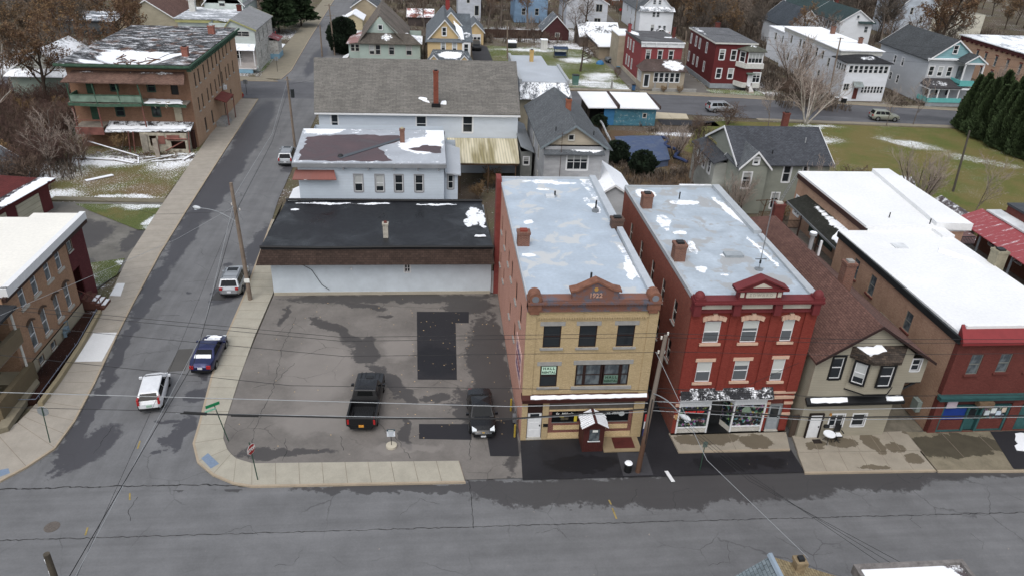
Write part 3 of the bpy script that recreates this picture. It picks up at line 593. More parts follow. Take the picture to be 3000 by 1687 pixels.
crackrib(cr, [(2.0, 36.3), (2.05, 32.4)], .04, .010, 3); crackrib(cr, [(-18, 36), (-18.2, 34.9), (-17.8, 34)], .03, .010, 4)
for i, pp in enumerate([[(-12, 57), (-12.3, 52), (-12, 47), (-12.4, 42), (-12.2, 39)], [(-11, 50), (-12, 47.5), (-13.5, 46.8)], [(-10.2, 41), (-9.8, 39.4), (-10, 38.7)], [(-6.5, 41), (-6.2, 39.6)], [(2.2, 40.4), (2.1, 38.3)], [(-3, 41), (-1.8, 38.6)]]):
    crackrib(cr, pp, .035, .075, 10+i, .1, .25)
for i in range(16):
    x, y = rc.uniform(-26, 40), rc.uniform(28.5, 36); a = rc.uniform(0, 6.28); L = rc.uniform(.8, 2.6)
    crackrib(cr, [(x, y), (x+cos(a)*L*.5, y+sin(a)*L*.5), (x+cos(a+.7)*L, y+sin(a+.7)*L)], .016, .010, 30+i, .1, .2)
for i in range(9):
    x, y = rc.uniform(-23.5, -18.5), rc.uniform(38, 70); a = rc.choice([0, .2, 1.5]); L = rc.uniform(.8, 2.8)
    crackrib(cr, [(x, y), (x+cos(a)*L, y+sin(a)*L)], .03, .014, 60+i, .08, .2)
cr.build('pavement_cracks', std('crack_tar', '2a2a2b', .9, .2), None, kind='structure')
sheet('utility_cut', [(-20.3, 52.3), (-19.2, 52.4), (-19.0, 49.3), (-20.3, 49.2)], .014, asphalt('cut_asphalt', '4f4e4c', '3a3a3a', crack=0))
sheet('utility_cut', [(-19.7, 61.8), (-18.6, 61.8), (-18.6, 60.2), (-19.9, 60.2)], .014, asphalt('cut_asphalt_b', '3f3f40', '3a3a3a', crack=0))
MARKY = std('worn_yellow_paint', '8f7e4a', .9, .4, 4)
for (x, y, x1, y1) in ((10.55, 34.3, 10.62, 33.9), (10.62, 33.6, 10.7, 32.7), (-19.6, 41.2, -19.5, 40.4), (-18.6, 36.3, -18.4, 35.7), (-20, 33.6, -19.9, 33.0)):
    sheet('paint_mark', [(x-.05, y), (x+.05, y), (x1+.05, y1), (x1-.05, y1)], .016, MARKY)
m = MB(); m.cyl(-22.0, 33.75, 0, .012, .42, 24); tag(m.build('manhole_cover', std('iron_cover', '5b5550', .7, .3, 8)), 'round rusty iron manhole cover set in the main road', 'manhole cover')
# leaves and litter: pale fallen leaves scattered over the parking lot
lv = MB()
for i in range(150):
    x, y = (rc.uniform(-3, 5.4), rc.uniform(40, 58)) if i < 110 else (rc.uniform(-14, -3), rc.uniform(39, 60)); s = rc.uniform(.03, .07); a = rc.uniform(0, 3)
    lv.face([(x+cos(a+k*pi/2)*s, y+sin(a+k*pi/2)*s*.7, .088+.02*(k == 1)) for k in range(4)])
lv.build('fallen_leaves', std('dry_leaf', 'b89f78', .9, .2), None, kind='stuff')
# raised planting bed and its wall
bed = thing('planting_bed', 'long dark mulch bed behind a low concrete kerb wall beside the brown brick building', 'planting bed', (-28.6, 51, 0))
MB().prism([(-29.35, 58), (-28.55, 57.9), (-28.0, 52.5), (-27.85, 45.4), (-29.3, 45.3)], 0, .34).build('mulch', grass('mulch_m', '2e1c17', '3a251d', '241713', snow=.30, sscale=2.2, bl=[(-28.2, 57.5, 1, .5, 0)]), bed)
wm = MB()
for a, b in (((-28.4, 57.9), (-27.85, 52.5)), ((-27.85, 52.5), (-27.62, 48)), ((-27.62, 48), (-27.62, 45.1))): wm.prism([a, (a[0]+.3, a[1]), (b[0]+.3, b[1]), b], 0, .46)
wm.build('retaining_wall', concrete('bed_wall', '8c8168', .5, stc='55503c'), bed)
lr = MB()
for a, b in (((-28.4, 57.8), (-27.85, 52.5)), ((-27.85, 52.5), (-27.75, 45.3)), ((-27.75, 45.25), (-28.9, 45.25))): lr.tube([(*a, .62), (*b, .62)], .025, 6)
for i in range(8): lr.tube([(-28.3+i*.08, 57.6-i*1.7, .4), (-28.3+i*.08, 57.6-i*1.7, .62)], .02, 5)
lr.build('low_rail', std('rail_blue', '6a7484', .6), bed)

# brushwood: the low dead growth between the far gardens, too dense to count
br = MB(); rb_ = random.Random(77)
def clump(x, y, h, n=12, w=.035):
    for _ in range(n):
        a, t = rb_.uniform(0, 6.28), rb_.uniform(.1, .6); ox, oy = x+rb_.uniform(-.8, .8), y+rb_.uniform(-.8, .8); hh = h*rb_.uniform(.5, 1.2); ex, ey = ox+cos(a)*t*hh, oy+sin(a)*t*hh; px, py = -sin(a)*w, cos(a)*w
        br.face([(ox-px, oy-py, 0), (ox+px, oy+py, 0), (ex+px*.3, ey+py*.3, hh), (ex-px*.3, ey-py*.3, hh)]); mx, my, mz = (ox+ex)/2, (oy+ey)/2, hh*.5; b = a+rb_.uniform(-1.5, 1.5); L = hh*.45
        br.face([(mx-px, my-py, mz), (mx+px, my+py, mz), (mx+cos(b)*L, my+sin(b)*L, mz+L*.9)])
for (x0, x1, y0, y1, n, h) in ((-120, -42, 144, 200, 500, 1.6), (-120, -45, 200, 320, 420, 2.4), (-15, 34, 183, 300, 420, 2.0), (55, 150, 222, 330, 900, 2.6), (63, 100, 178, 222, 420, 2.2), (112, 165, 160, 300, 520, 2.4), (-74, -44, 86, 122, 620, 1.5), (22, 34, 84, 95, 60, .9), (22, 26, 94, 116, 50, .9), (33, 45, 90, 116, 70, .8), (62, 75, 127, 137, 70, 1.2), (84.5, 90, 130, 165, 60, .8), (54, 66, 62, 80, 60, .7), (47, 55, 76, 90, 60, 1.0), (60.8, 75, 142, 175, 160, 1.4), (64, 76, 141, 150, 60, 1.5)):
    for _ in range(n):
        x, y = rb_.uniform(x0, x1), rb_.uniform(y0, y1)
        if x > -50 and 99 < y < 122 and x < -44: continue
        if 45.5 < x < 55 and y > 140 or (-34 < x < -17 and y > 141): continue
        clump(x, y, h, 14, .03+.0002*y)
br.build('brushwood', std('brush_stems', '5c5249', .95, .45, .15), None, kind='stuff')
# ================================================================ A: yellow brick hall, 1922
YB = brick('yellow_brick', 'aa946c', 'b59e77', '9c8d6e', .25, '85744f')
PEACH = brick('painted_side_brick', 'b58574', 'c2917f', 'a57a6b', .3, '986757')
TERR = std('terracotta', '77503f', .8, .35, 2.5); TERR2 = G('terracotta_stained'); 
_n = TERR2.mapr(TERR2.noise(TERR2.tc('Object'), 1.3, 6, .7), .48, .62); TERR2.out(TERR2.mix(_n, srgb('745044'), srgb('565a66')), .8); TERR2 = TERR2.m
SILV = membrane('silver_membrane', 'a5b2bf', bl=[(7.0, 52.5, .6, .5, 0), (13.1, 60, .55, 6, 3), (12.6, 56, .5, 2.6, 8), (10.4, 61, 3, .5, 0), (13.2, 46, .4, 4.2, 2), (12.9, 44.2, .3, 2, 0), (9, 61.4, 2.4, .4, 0), (8.9, 59.5, .8, .4, 0), (6.4, 46.8, .7, .4, 0)], var=.17, seams=-1.6, seamc=.93, snow=.10, rough=.55, patch=.03, patchc='b4b8ba')
A = thing('brick_building', 'three storey yellow brick hall with a terracotta pediment, silver roof and pink painted side wall', 'building', (5.6, 40.15, 0))
lw = [(55.9, 7.1, .9, 1.6), (52.7, 7.2, .9, 1.25), (50.1, 7.2, .95, 1.6), (46.65, 7.25, .95, 1.6), (43.6, 7.2, .9, 1.6), (59, 7.1, .9, 1.6), (56.2, 3.85, .9, 1.3), (50.3, 3.9, .9, 1.35), (46.7, 4.1, .9, 1.4), (59.4, 3.8, .9, 1.3)]
block(A, 5.62, 40.16, 13.93, 62, 0, 10.75, PEACH, {'L': [(*a, 'fixed', 'board') for a in lw], 'R': [(47, 7.2, .9, 1.6), (52, 7.2, .9, 1.6), (47, 4, .9, 1.6), (53, 4, .9, 1.6)]}, 'side', faces='RBL')
win3 = [(7.25, 7.5, 1.14, 1.63), (9.55, 7.5, 1.14, 1.63), (12.0, 7.5, 1.14, 1.63)]
block(A, 5.6, 40.15, 13.95, 40.6, 3.75, 10.2, YB, {'F': [(*v, 'dh', 'yb') for v in win3]+[(7.22, 4.45, 1.14, 1.68, 'dh', 'yb')]}, faces='F', name='front_wall', voids={'F': [(10.76, 4.47, 3.56, 1.7)]})
for (c, wd) in ((9.28, .5), (12.27, .5)): window(A, c, 40.15, 4.5, 'F', wd, 1.64, 'yb0', proud=0)
for c in (10.14, 11.38): window(A, c, 40.15, 4.5, 'F', 1.06, 1.64, 'yb0', proud=0)
fm = MB()
for x in (8.98, 9.53, 10.7, 11.92, 12.5): fm.box(x, x+.09 if x > 12.4 else x+.085, 40.2, 40.3, 4.47, 6.17)
fm.box(9.07, 12.5, 40.2, 40.3, 4.47, 4.53); fm.build('window_frame', BROWNF, A)
MB().box(8.75, 12.8, 40.02, 40.2, 4.25, 4.46).build('sill', STONEG, A); MB().box(8.8, 12.75, 40.11, 40.2, 6.175, 6.5).build('lintel', STONEG, A)
for x0 in (5.56, 13.35): MB().box(x0, x0+.62, 40.09, 40.3, 3.76, 10.05).build('pilaster', YB, A)
m = MB(); m.box(6.2, 13.3, 40.09, 40.2, 9.72, 9.95)
for i in range(44): m.box(6.22+i*.16, 6.3+i*.16, 40.05, 40.12, 9.6, 9.73)
m.build('brick_corbel', YB, A)
# ground floor shop front
block(A, 5.6, 40.15, 13.95, 40.6, 0, 3.35, YB, faces='F', name='front_wall', voids={'F': [(6.5, .05, 1.02, 3.15), (10.33, .15, 5.8, 3.02)]})
m = MB(); m.box(7.43, 13.23, 40.32, 40.5, 0, 3.2); m.build('shop_wall', BROWNF, A)
RB = brick('purple_brick', '6b3430', '75403a', '8a7566')
m = MB(); m.box(7.45, 9.62, 40.2, 40.32, .35, 1.44); m.box(11.05, 13.2, 40.2, 40.32, .35, 1.44); m.box(7.45, 7.66, 40.2, 40.32, 1.44, 2.36); m.box(12.96, 13.2, 40.2, 40.32, 1.44, 2.36); m.build('brick_panel', RB, A)
BUFFP = brick('buff_tile', 'c9ae80', 'd5bc90', '9b8257')
m = MB(); m.box(7.8, 9.6, 40.17, 40.2, .85, 1.22); m.box(11.08, 12.95, 40.17, 40.2, .85, 1.22); m.box(7.45, 9.6, 40.17, 40.2, .16, .6); m.box(11.08, 13.2, 40.17, 40.2, .16, .6); m.build('tile_band', BUFFP, A)
MB().box(7.45, 13.2, 40.22, 40.34, 2.38, 2.52).build('tile_band', BUFFP, A)
m = MB(); m.box(7.45, 13.2, 40.24, 40.34, 2.53, 3.18)
for i in range(5): m.box(7.45+i*1.15, 7.48+i*1.15, 40.21, 40.25, 2.53, 3.18)
m.build('sign_board', std('grey_board', '5a534d', .85, .25, 3), A)
GLD = std('shop_glass', '0e1112', .08, .1, spec=.5); LETW = std('letter_white', 'd8dad6', .6, .02); LETY = std('letter_yellow', 'c9b62c', .6, .05)
for i, (x0, x1) in enumerate(((7.68, 9.42), (11.1, 12.94))):
    o = MB().box(x0, x1, 40.22, 40.27, 1.46, 2.36).build('shop_window', GLD, A)
    t = MB(); t.box(x0, x1, 40.19, 40.22, 1.42, 1.47); t.build('frame', GREYM, o)
    textobj("St. Mike's", .32, ((x0+x1)/2-.05, 40.212, 2.14), (pi/2, 0, 0), LETW, A, shear=.25)
    if i == 0:
        for k in range(6): MB().box(8.3+k*.09, 8.34+k*.09, 40.2, 40.215, 1.66, 1.86).build('window_ornament', std('dull_gold', '6c6450', .6) if k == 0 else bpy.data.materials['dull_gold'], A)
        MB().box(8.2, 8.5, 40.2, 40.215, 1.9, 1.97).build('window_ornament', LETY, A)
    else: MB().tube([(12.45, 40.2, 2.08), (12.45, 40.215, 2.08)], .2, 16).build('round_emblem', std('emblem', 'aeb4b4', .6), A)
MB().box(9.2, 9.4, 40.205, 40.215, 1.5, 2.0).build('poster', LETY, A)
dd = door(A, 6.5, 40.2, .22, 'F', .95, 2.1, WHITE, True, True, frame=BROWNF, proud=0)
MB().box(5.99, 7.01, 40.25, 40.32, 2.4, 3.2).build('transom', BROWNF, A); MB().box(5.99, 7.01, 40.16, 40.5, .0, .2).build('door_step', STONE, A)
MB().box(7.1, 7.42, 40.08, 40.15, 1.2, 1.42).build('mailbox', BLACKP, A)
m = MB(); m.box(5.56, 7.0-.98, 40.11, 40.15, 3.22, 3.34); m.box(13.25, 13.98, 40.11, 40.15, 3.22, 3.34); m.box(7.02, 7.45, 40.11, 40.15, 3.22, 3.34); m.build('stone_band', STONEG, A)
m = MB(); m.prism([(5.5, 39.72), (14.02, 39.72), (14.02, 40.3), (5.5, 40.3)], 3.62, lambda x, y: 3.72+(y-39.72)*.35); m.box(5.56, 13.98, 39.82, 40.2, 3.36, 3.62); m.build('shop_cornice', std('brown_cornice', '43211d', .7, .2), A)
snowp(A, [(6.1, 39.74), (13.9, 39.74), (13.9, 40.0), (6.1, 40.0)], lambda x, y: 3.725+(y-39.72)*.35, .05, .3, .03)
# terracotta cornice, pediment and corner caps
m = MB(); m.box(5.58, 13.97, 40.02, 40.7, 10.2, 10.3); m.box(5.6, 13.95, 40.1, 40.7, 10.3, 10.78); m.box(5.56, 13.99, 39.86, 40.75, 10.78, 10.95); m.box(5.56, 13.99, 39.95, 40.75, 10.95, 11.08)
for i in range(38): m.box(6.5+i*.18, 6.58+i*.18, 39.92, 40.1, 10.66, 10.78)
m.build('cornice', TERR2, A)
m = MB(); m.mesh([(x, y, z) for y in (39.98, 40.5) for (x, z) in ((8.3, 11.05), (11.2, 11.05), (11.2, 11.65), (9.75, 12.25), (8.3, 11.65))], [(0, 1, 2, 3, 4), (9, 8, 7, 6, 5), (0, 5, 6, 1), (1, 6, 7, 2), (2, 7, 8, 3), (3, 8, 9, 4), (4, 9, 5, 0)]); ped = m.build('pediment', TERR2, A)
m = MB()
for a, b in (((8.15, 11.6), (8.6, 11.7)), ((8.6, 11.7), (9.75, 12.28)), ((9.75, 12.28), (10.9, 11.7)), ((10.9, 11.7), (11.35, 11.6))): m.mesh([(x, y, z+dz) for y in (39.88, 40.58) for (x, z) in (a, b) for dz in (0, .13)], [(0, 2, 3, 1), (4, 5, 7, 6), (0, 4, 6, 2), (1, 3, 7, 5), (0, 1, 5, 4), (2, 6, 7, 3)])
m.build('coping', TERR, ped)
textobj('1922', .42, (9.75, 39.965, 11.35), (pi/2, 0, 0), std('worn_letters', 'b08a78', .9), ped, depth=.03, bold=.01)
MB().tube([(9.75, 39.96, 11.78), (9.75, 39.99, 11.78)], .14, 6).build('emblem', std('worn_gold', 'a8823e', .8), ped)
for x in (6.02, 13.53):
    m = MB(); m.box(x-.42, x+.42, 39.95, 40.7, 10.3, 11.15); m.tube([(x, 39.9, 11.15), (x, 40.75, 11.15)], .4, 20); m.box(x-.3, x+.3, 39.98, 40.1, 10.05, 10.4); m.build('corner_cap', TERR, A)
    MB().tube([(x, 39.88, 11.15), (x, 39.9, 11.15)], .22, 16).build('rosette', std('rosette_grey', '70747c', .8), A)
MB().box(5.66, 13.4, 40.72, 61.95, 10.62, 10.84).build('roof', SILV, A)
m = MB(); m.prism([(13.38, 40.75), (13.9, 40.75), (13.92, 51), (13.5, 51)], 10.6, 11.12); m.prism([(13.3, 52.2), (13.92, 52.2), (13.92, 62), (13.4, 62)], 10.6, 11.2); m.box(5.58, 5.68, 40.75, 62, 10.6, 10.9); m.box(5.6, 13.9, 61.96, 62.1, 10.6, 11.0); m.build('coping', std('silver_coping', 'aab1b8', .5, .1), A)
chimney(A, 6.15, 48.5, 10.8, 11.9, .85, .7, CHIMB, std('clay_flue', '7d3b2f', .8)); chimney(A, 13.6, 51.6, 10.6, 11.6, .9, .7, brick('dark_chimney', '4a3630', '5a3f36', '6f675c'))
for x, y, h in ((9.78, 57.9, .45), (12.7, 55.2, .7), (9.95, 42.6, .75)):
    v = vent(A, x, y, 10.84, h, .07); MB().cyl(x, y, 10.845, 10.9, .22, 12).build('flashing', std('lead', '9aa0a6', .5), v)
MB().cyl(12.55, 54.6, 10.84, 11.02, .28, 14).build('roof_fan', GREYM, A)
MB().box(9.0, 9.7, 57.4, 58.0, 10.84, 11.0).build('roof_hatch', std('hatch', 'c3c8cc', .5), A)
m = MB(); m.box(5.2, 5.62, 60.9, 62.2, 0, 11.2); m.build('side_chimney', std('red_paint_brick', '7a3a36', .9, .2, 3), A)
# poster-like painted sign on the side wall
sg = tag(MB().box(5.55, 5.6, 41.5, 44.7, 3.3, 5.95).build('wall_sign', [std('sign_face', 'c9a79f', .7, .3, 3)], None), 'faded pink and purple painted banner sign high on the pink brick side wall', 'sign')
for i, (z, c, s_) in enumerate(((5.3, '4a3c6b', .75), (4.6, '7a2f3f', .6), (3.95, '4a3c6b', .5))):
    for k in range(5): 
        MB().box(5.535, 5.548, 41.9+k*.5, 42.2+k*.5, z-.2, z+.2).build('painted_shape', std('sign_ink%d' % i, c, .7), sg)
# hall rental notices in the windows
for x, z, cc in ((7.22, 5.72, 'b9d8c4'), (11.4, 4.95, '5f7a6c')):
    n = tag(MB().box(x-.47, x+.47, 40.2, 40.22, z-.3, z+.3).build('window_notice', std('notice%d' % (x*10), cc, .7, .03), None), 'pale green HALL RENTAL notice in the single window above the white door' if x < 9 else 'dim HALL RENTAL notice low in the wide four-part window', 'notice')
    textobj('HALL', .27, (x, 40.195, z+.14), (pi/2, 0, 0), std('ink_green', '1f3a2c', .7), n, space=1.35, bold=.006); textobj('RENTAL', .23, (x, 40.195, z-.15), (pi/2, 0, 0), MT.setdefault('ink', bpy.data.materials['ink_green']), n, space=1.1, bold=.006)
# entry vestibule
V = thing('entry_vestibule', 'small dark red entrance porch with snowy ridged roof before the yellow brick hall', 'porch', (10.32, 38.7, 0))
MAR = std('maroon_wood', '46211e', .7, .2, 3)
m = MB(); m.box(9.63, 11.02, 38.75, 40.15, .08, 2.2); m.face([(9.63, 38.75, 2.2), (11.02, 38.75, 2.2), (10.32, 38.75, 2.62)])
for i in range(12): m.box(9.65+i*.115, 9.68+i*.115, 38.73, 38.75, .1, .95)
m.build('wall', MAR, V)
o = MB().box(10.0, 10.68, 38.71, 38.74, 1.0, 1.95).build('window', PGREY, V); MB().box(9.92, 10.76, 38.68, 38.75, .95, 1.0).build('sill', WHITE, o)
m = MB(); m.slab([(9.4, 38.45, 2.18), (10.32, 38.45, 2.72), (10.32, 40.05, 2.72), (9.4, 40.05, 2.18)], .05); m.slab([(10.32, 38.45, 2.72), (11.25, 38.45, 2.18), (11.25, 40.05, 2.18), (10.32, 40.05, 2.72)], .05); m.build('roof', MAR, V)
m = MB()
for i in range(8):
    for s in (-1, 1):
        y = 38.5+i*.19; a, b = 10.32+s*.1, 10.32+s*.93; e = random.uniform(-.05, .03)
        m.slab([(a, y, 2.72), (b+s*e, y, 2.235), (b+s*e, y+.13, 2.235), (a, y+.13, 2.72)] if s > 0 else [(b+s*e, y, 2.235), (a, y, 2.72), (a, y+.13, 2.72), (b+s*e, y+.13, 2.235)], .05)
m.build('snow', SNOW, V)
nt = MB().box(10.2, 10.55, 38.69, 38.71, 1.75, 1.92).build('notice', LETW, V)
g = thing('stone_forecourt', 'small brown stone terrace with a dark red mat beside the vestibule', 'terrace', (12, 39.3, 0))
MB().box(11.1, 13.7, 38.62, 40.14, .02, .16).build('slab', concrete('brown_slab', '8a7a60', .6), g); MB().box(11.9, 13.3, 38.9, 40.0, .165, .19).build('mat', std('red_mat', '4a1d1a', .9, .3), g)
# flag
fl = thing('feather_flag', 'narrow red white and blue open flag in the alley beside the wooden utility pole', 'flag', (14.15, 39.6, 0)); MB().cyl(14.15, 39.6, .07, 2.6, .02, 6).build('staff', GREYM, fl)
for i, c in enumerate(('27326e', 'c9c9cc', 'a52a2e')): MB().box(13.9, 14.14, 39.59, 39.61, .6+i*.62, 1.2+i*.62).build('cloth', std('flag%d' % i, c, .8), fl)
# utility meters by the side wall
um = thing('gas_meter', 'grey utility meters and pipes at the foot of the pink side wall', 'meter', (5.3, 41.6, 0))
m = MB(); m.box(5.2, 5.5, 41.5, 41.9, .5, 1.0); m.tube([(5.4, 41.4, .08), (5.4, 41.4, 1.9)], .04, 6); m.tube([(5.35, 42.0, .08), (5.35, 42.0, 1.5), (5.35, 41.5, 1.5)], .03, 6); m.build('meter_box', GREYM, um)
for y in (40.5, 43.4): tag(MB().cyl(5.25, y, .07, 1.1, .07, 8).build('bollard', std('yellow_bollard', 'a08a2c', .7, .3), None), 'low yellow bollard near the gas meter, '+('closer to the street' if y < 42 else 'further up the alley'), 'bollard', 'bollards by the pink side wall')

# ================================================================ B: red brick florist building
RBK = brick('red_painted_brick', '7d3026', '87382d', '6a2820', .25, '5a221b'); RBS = brick('side_red_brick', '874436', '955040', '776157', .35, '5a332b'); MAROON = std('maroon_paint', '66272a', .65, .15, 2); SANDP = bpy.data.materials['sandstone']
SILV2 = membrane('silver_roof_worn', 'a4b0bb', bl=[(18.3, 50.6, .8, .5, 0), (18.5, 48, .5, 1.8, 0), (17.6, 52.5, .8, 2.4, -8), (20.4, 56.6, 1.8, .9, 0), (23.6, 55, .5, 4.5, 6), (23.4, 47.5, .3, 4, 3), (18, 44.5, .5, .8, 0), (17.6, 58.5, 1.2, 1.8, 0), (20.6, 46.7, .9, .35, 0), (19.3, 43.6, .5, .3, 0)], var=.22, seams=-2.2, seamc=.9, snow=.10, patch=.05, patchc='9a9d9f', rough=.5, vs=.6)
B = thing('brick_building', 'three storey red brick building with maroon domed cornice and florist shop front', 'building', (16.2, 40.3, 0))
sw = [(43.5, 7.3, .8, 1.7), (46.5, 7.3, .8, 1.7), (49.5, 7.3, .8, 1.7), (53, 7.3, .8, 1.7), (56.5, 7.3, .8, 1.7), (43.5, 4.2, .8, 1.7), (46.5, 4.2, .8, 1.7), (50, 4.2, .8, 1.7), (54, 4.2, .8, 1.7), (58, 4.2, .8, 1.7)]
block(B, 16.2, 40.31, 24.45, 60.1, 0, 10.75, RBS, {'L': sw, 'R': [(46, 7, .9, 1.7), (52, 7, .9, 1.7), (46, 4, .9, 1.7)], 'B': [(18, 7.3, .9, 1.7), (22, 7.3, .9, 1.7)]}, 'side', faces='RBL')
block(B, 16.18, 40.3, 24.47, 40.7, 3.6, 10, RBK, {'F': [(17.72, 7.58, 1.08, 1.64, 'dh', 'rb'), (20.27, 7.58, 1.08, 1.66, 'dh', 'rb'), (22.82, 7.62, .78, 1.66, 'dh', 'rb'), (17.68, 4.48, 1.02, 1.63, 'dh', 'rbl'), (20.25, 4.53, 1.02, 1.62, 'dh', 'rbl'), (22.82, 4.46, .85, 1.77, 'dh', 'rbl')]}, faces='F', name='front_wall')
for i, x in enumerate((16.14, 18.73, 21.45, 23.75)):
    w_ = .78 if i in (0, 3) else .5; MB().box(x, x+w_, 40.18, 40.32, 3.62, 9.95).build('pilaster', RBK, B)
for c, wd in ((17.72, 1.5), (20.27, 1.5), (22.82, 1.15)):     # arched stone heads
    m = MB(); n = 6
    for k in range(n):
        a0, a1 = -1+2*k/n, -1+2*(k+1)/n; z0 = 9.24+.16*(1-a0*a0); z1 = 9.24+.16*(1-a1*a1); X0, X1 = c+a0*wd/2, c+a1*wd/2-.015; h = .3+(.12 if k in (2, 3) else 0)*0
        m.mesh([(x, y, z) for y in (40.16, 40.31) for (x, z) in ((X0, z0), (X1, z1), (X1*1.0+(X1-c)*.08, z1+h), (X0+(X0-c)*.08, z0+h))], [(0, 1, 2, 3), (7, 6, 5, 4), (0, 4, 5, 1), (1, 5, 6, 2), (2, 6, 7, 3), (3, 7, 4, 0)])
    m.box(c-.13, c+.13, 40.13, 40.31, 9.38, 9.82); m.build('arch_stones', SANDP, B)
m = MB(); m.box(16.1, 24.55, 40.05, 40.6, 9.98, 10.15); m.box(16.15, 24.5, 40.15, 40.6, 10.15, 10.72); m.box(16.05, 24.6, 39.75, 40.65, 10.72, 10.86); m.box(16.05, 24.6, 39.88, 40.65, 10.86, 10.95)
for x in (16.35, 18.95, 21.65, 24.2): m.box(x-.24, x+.24, 39.86, 40.2, 9.85, 10.75)
for i in range(46):
    x = 16.7+i*.165
    if min(abs(x-q) for q in (16.35, 18.95, 21.65, 24.2)) > .32: m.box(x, x+.08, 39.95, 40.15, 10.6, 10.72)
m.build('cornice', MAROON, B)
for a, b in ((16.65, 18.65), (19.25, 21.35), (21.95, 23.9)): MB().box(a, b, 40.12, 40.15, 10.22, 10.56).build('panel', std('pale_panel', 'b9b3a6', .7, .15), B)
for x in (16.45, 24.25):
    m = MB(); m.box(x-.34, x+.34, 39.85, 40.55, 10.6, 11.1); m.dome(x, 40.2, 11.1, .34, 14, 5, 1.2); m.build('dome_cap', MAROON, B, smooth=False)
m = MB(); m.box(18.9, 21.75, 39.98, 40.5, 10.94, 11.68); m.mesh([(x, y, z) for y in (39.95, 40.5) for (x, z) in ((18.9, 11.68), (21.75, 11.68), (20.32, 12.4))], [(0, 1, 2), (5, 4, 3), (0, 3, 4, 1), (1, 4, 5, 2), (2, 5, 3, 0)]); ped = m.build('pediment', MAROON, B)
m = MB()
for a, b in (((18.6, 11.66), (20.32, 12.42)), ((20.32, 12.42), (22.05, 11.66)), ((18.6, 11.6), (22.05, 11.6))): m.mesh([(x, y, z+dz) for y in (39.8, 40.6) for (x, z) in (a, b) for dz in (0, .11)], [(0, 2, 3, 1), (4, 5, 7, 6), (0, 4, 6, 2), (1, 3, 7, 5), (0, 1, 5, 4), (2, 6, 7, 3)])
m.build('coping', MAROON, ped)
pp = bpy.data.materials['pale_panel']; MB().box(19.35, 21.3, 39.93, 39.98, 11.12, 11.5).build('name_panel', pp, ped); m = MB(); m.mesh([(x, y, z) for y in (39.92, 39.95) for (x, z) in ((19.7, 11.82), (20.95, 11.82), (20.32, 12.14))], [(0, 1, 2), (0, 3, 4, 1), (1, 4, 5, 2), (2, 5, 3, 0)]); m.build('panel', pp, ped)
for x in (18.98, 21.42): MB().box(x, x+.24, 39.94, 39.98, 11.15, 11.48).build('panel', pp, ped)
textobj('EDWARD', .27, (20.32, 39.92, 11.31), (pi/2, 0, 0), std('faded_letters', '9b968b', .8), ped, space=1.5)
MB().box(16.3, 24.35, 40.66, 60, 10.6, 10.84).build('roof', SILV2, B)
m = MB(); m.box(16.16, 16.34, 40.7, 60.1, 10.6, 10.92); m.prism([(23.95, 40.7), (24.47, 40.7), (24.47, 50), (24.1, 50)], 10.6, 11.02); m.prism([(23.9, 50.3), (24.5, 50.3), (24.5, 60.1), (23.9, 60.1)], 10.6, 11.12); m.box(16.2, 24.4, 60, 60.15, 10.6, 11.0); m.build('coping', std('grey_coping', 'a2a8ad', .5, .12), B)
chimney(B, 16.75, 46.0, 10.6, 12.1, .8, .8, CHIMB); chimney(B, 16.9, 55.6, 10.6, 12.0, .8, .8, CHIMB)
MB().box(20.3, 21.6, 46.2, 46.9, 10.84, 11.02).build('skylight', membrane('skylight', '8e969c'), B)
for x, y, h in ((17.9, 57.5, .4), (20.2, 57.4, .6)): vent(B, x, y, 10.84, h)
# florist shop front
block(B, 16.18, 40.3, 24.47, 40.7, 0, 3.6, RBK, faces='F', name='front_wall', voids={'F': [(19.55, .15, 6.2, 3.15), (23.38, .12, .95, 2.75)]})
m = MB()
for (x0, x1) in ((16.16, 16.43), (22.66, 22.9), (23.87, 24.5)):
    for z in (2.5, 1.56): MB().box(x0, x1, 40.24, 40.31, z, z+.2).build('stone_band', SANDP, B)
MB().box(22.66, 24.5, 40.22, 40.31, 2.98, 3.22).build('stone_band', SANDP, B); MB().box(22.66, 24.5, 40.24, 40.31, 3.42, 3.6).build('stone_band', SANDP, B)
m = MB(); m.box(16.45, 22.65, 40.34, 42.0, 3.28, 3.34); m.box(16.45, 22.65, 41.9, 42, .15, 3.3); m.build('recess_wall', std('recess', '3c2c26', .9), B)
WSH = siding('white_boards', 'd0d3d6', .12, vert=True, dirt=.1)
m = MB(); m.box(16.45, 18.7, 40.28, 40.36, 2.45, 3.3); m.box(20.35, 22.65, 40.28, 40.36, 2.5, 3.3); m.prism([(18.7, 40.3), (19.1, 41.2), (19.06, 41.25), (18.62, 40.36)], 2.5, 3.3); m.prism([(20.35, 40.3), (19.95, 41.2), (20.0, 41.25), (20.43, 40.36)], 2.5, 3.3); m.build('shop_board', WSH, B)
m = MB()
for x in (16.45, 18.6, 20.35, 22.55): m.box(x, x+.11, 40.26, 40.38, .15, 2.5)
m.box(16.56, 18.6, 40.27, 40.37, .6, .68); m.box(20.46, 22.55, 40.27, 40.37, .6, .68); m.build('shop_frame', WHITE, B)
WBK = brick('white_brick', 'c3bfb5', 'cdcac2', 'a39f96'); m = MB(); m.box(16.5, 18.65, 40.32, 40.45, .15, .6); m.prism([(18.7, 40.33), (19.1, 41.2), (19.0, 41.2), (18.62, 40.45)], .15, .6); m.build('stall_riser', WBK, B); m = MB(); m.box(20.4, 22.6, 40.32, 40.45, .15, .6); m.prism([(20.35, 40.33), (19.95, 41.2), (20.05, 41.2), (20.43, 40.45)], .15, .6); m.build('stall_riser', WBK, B)
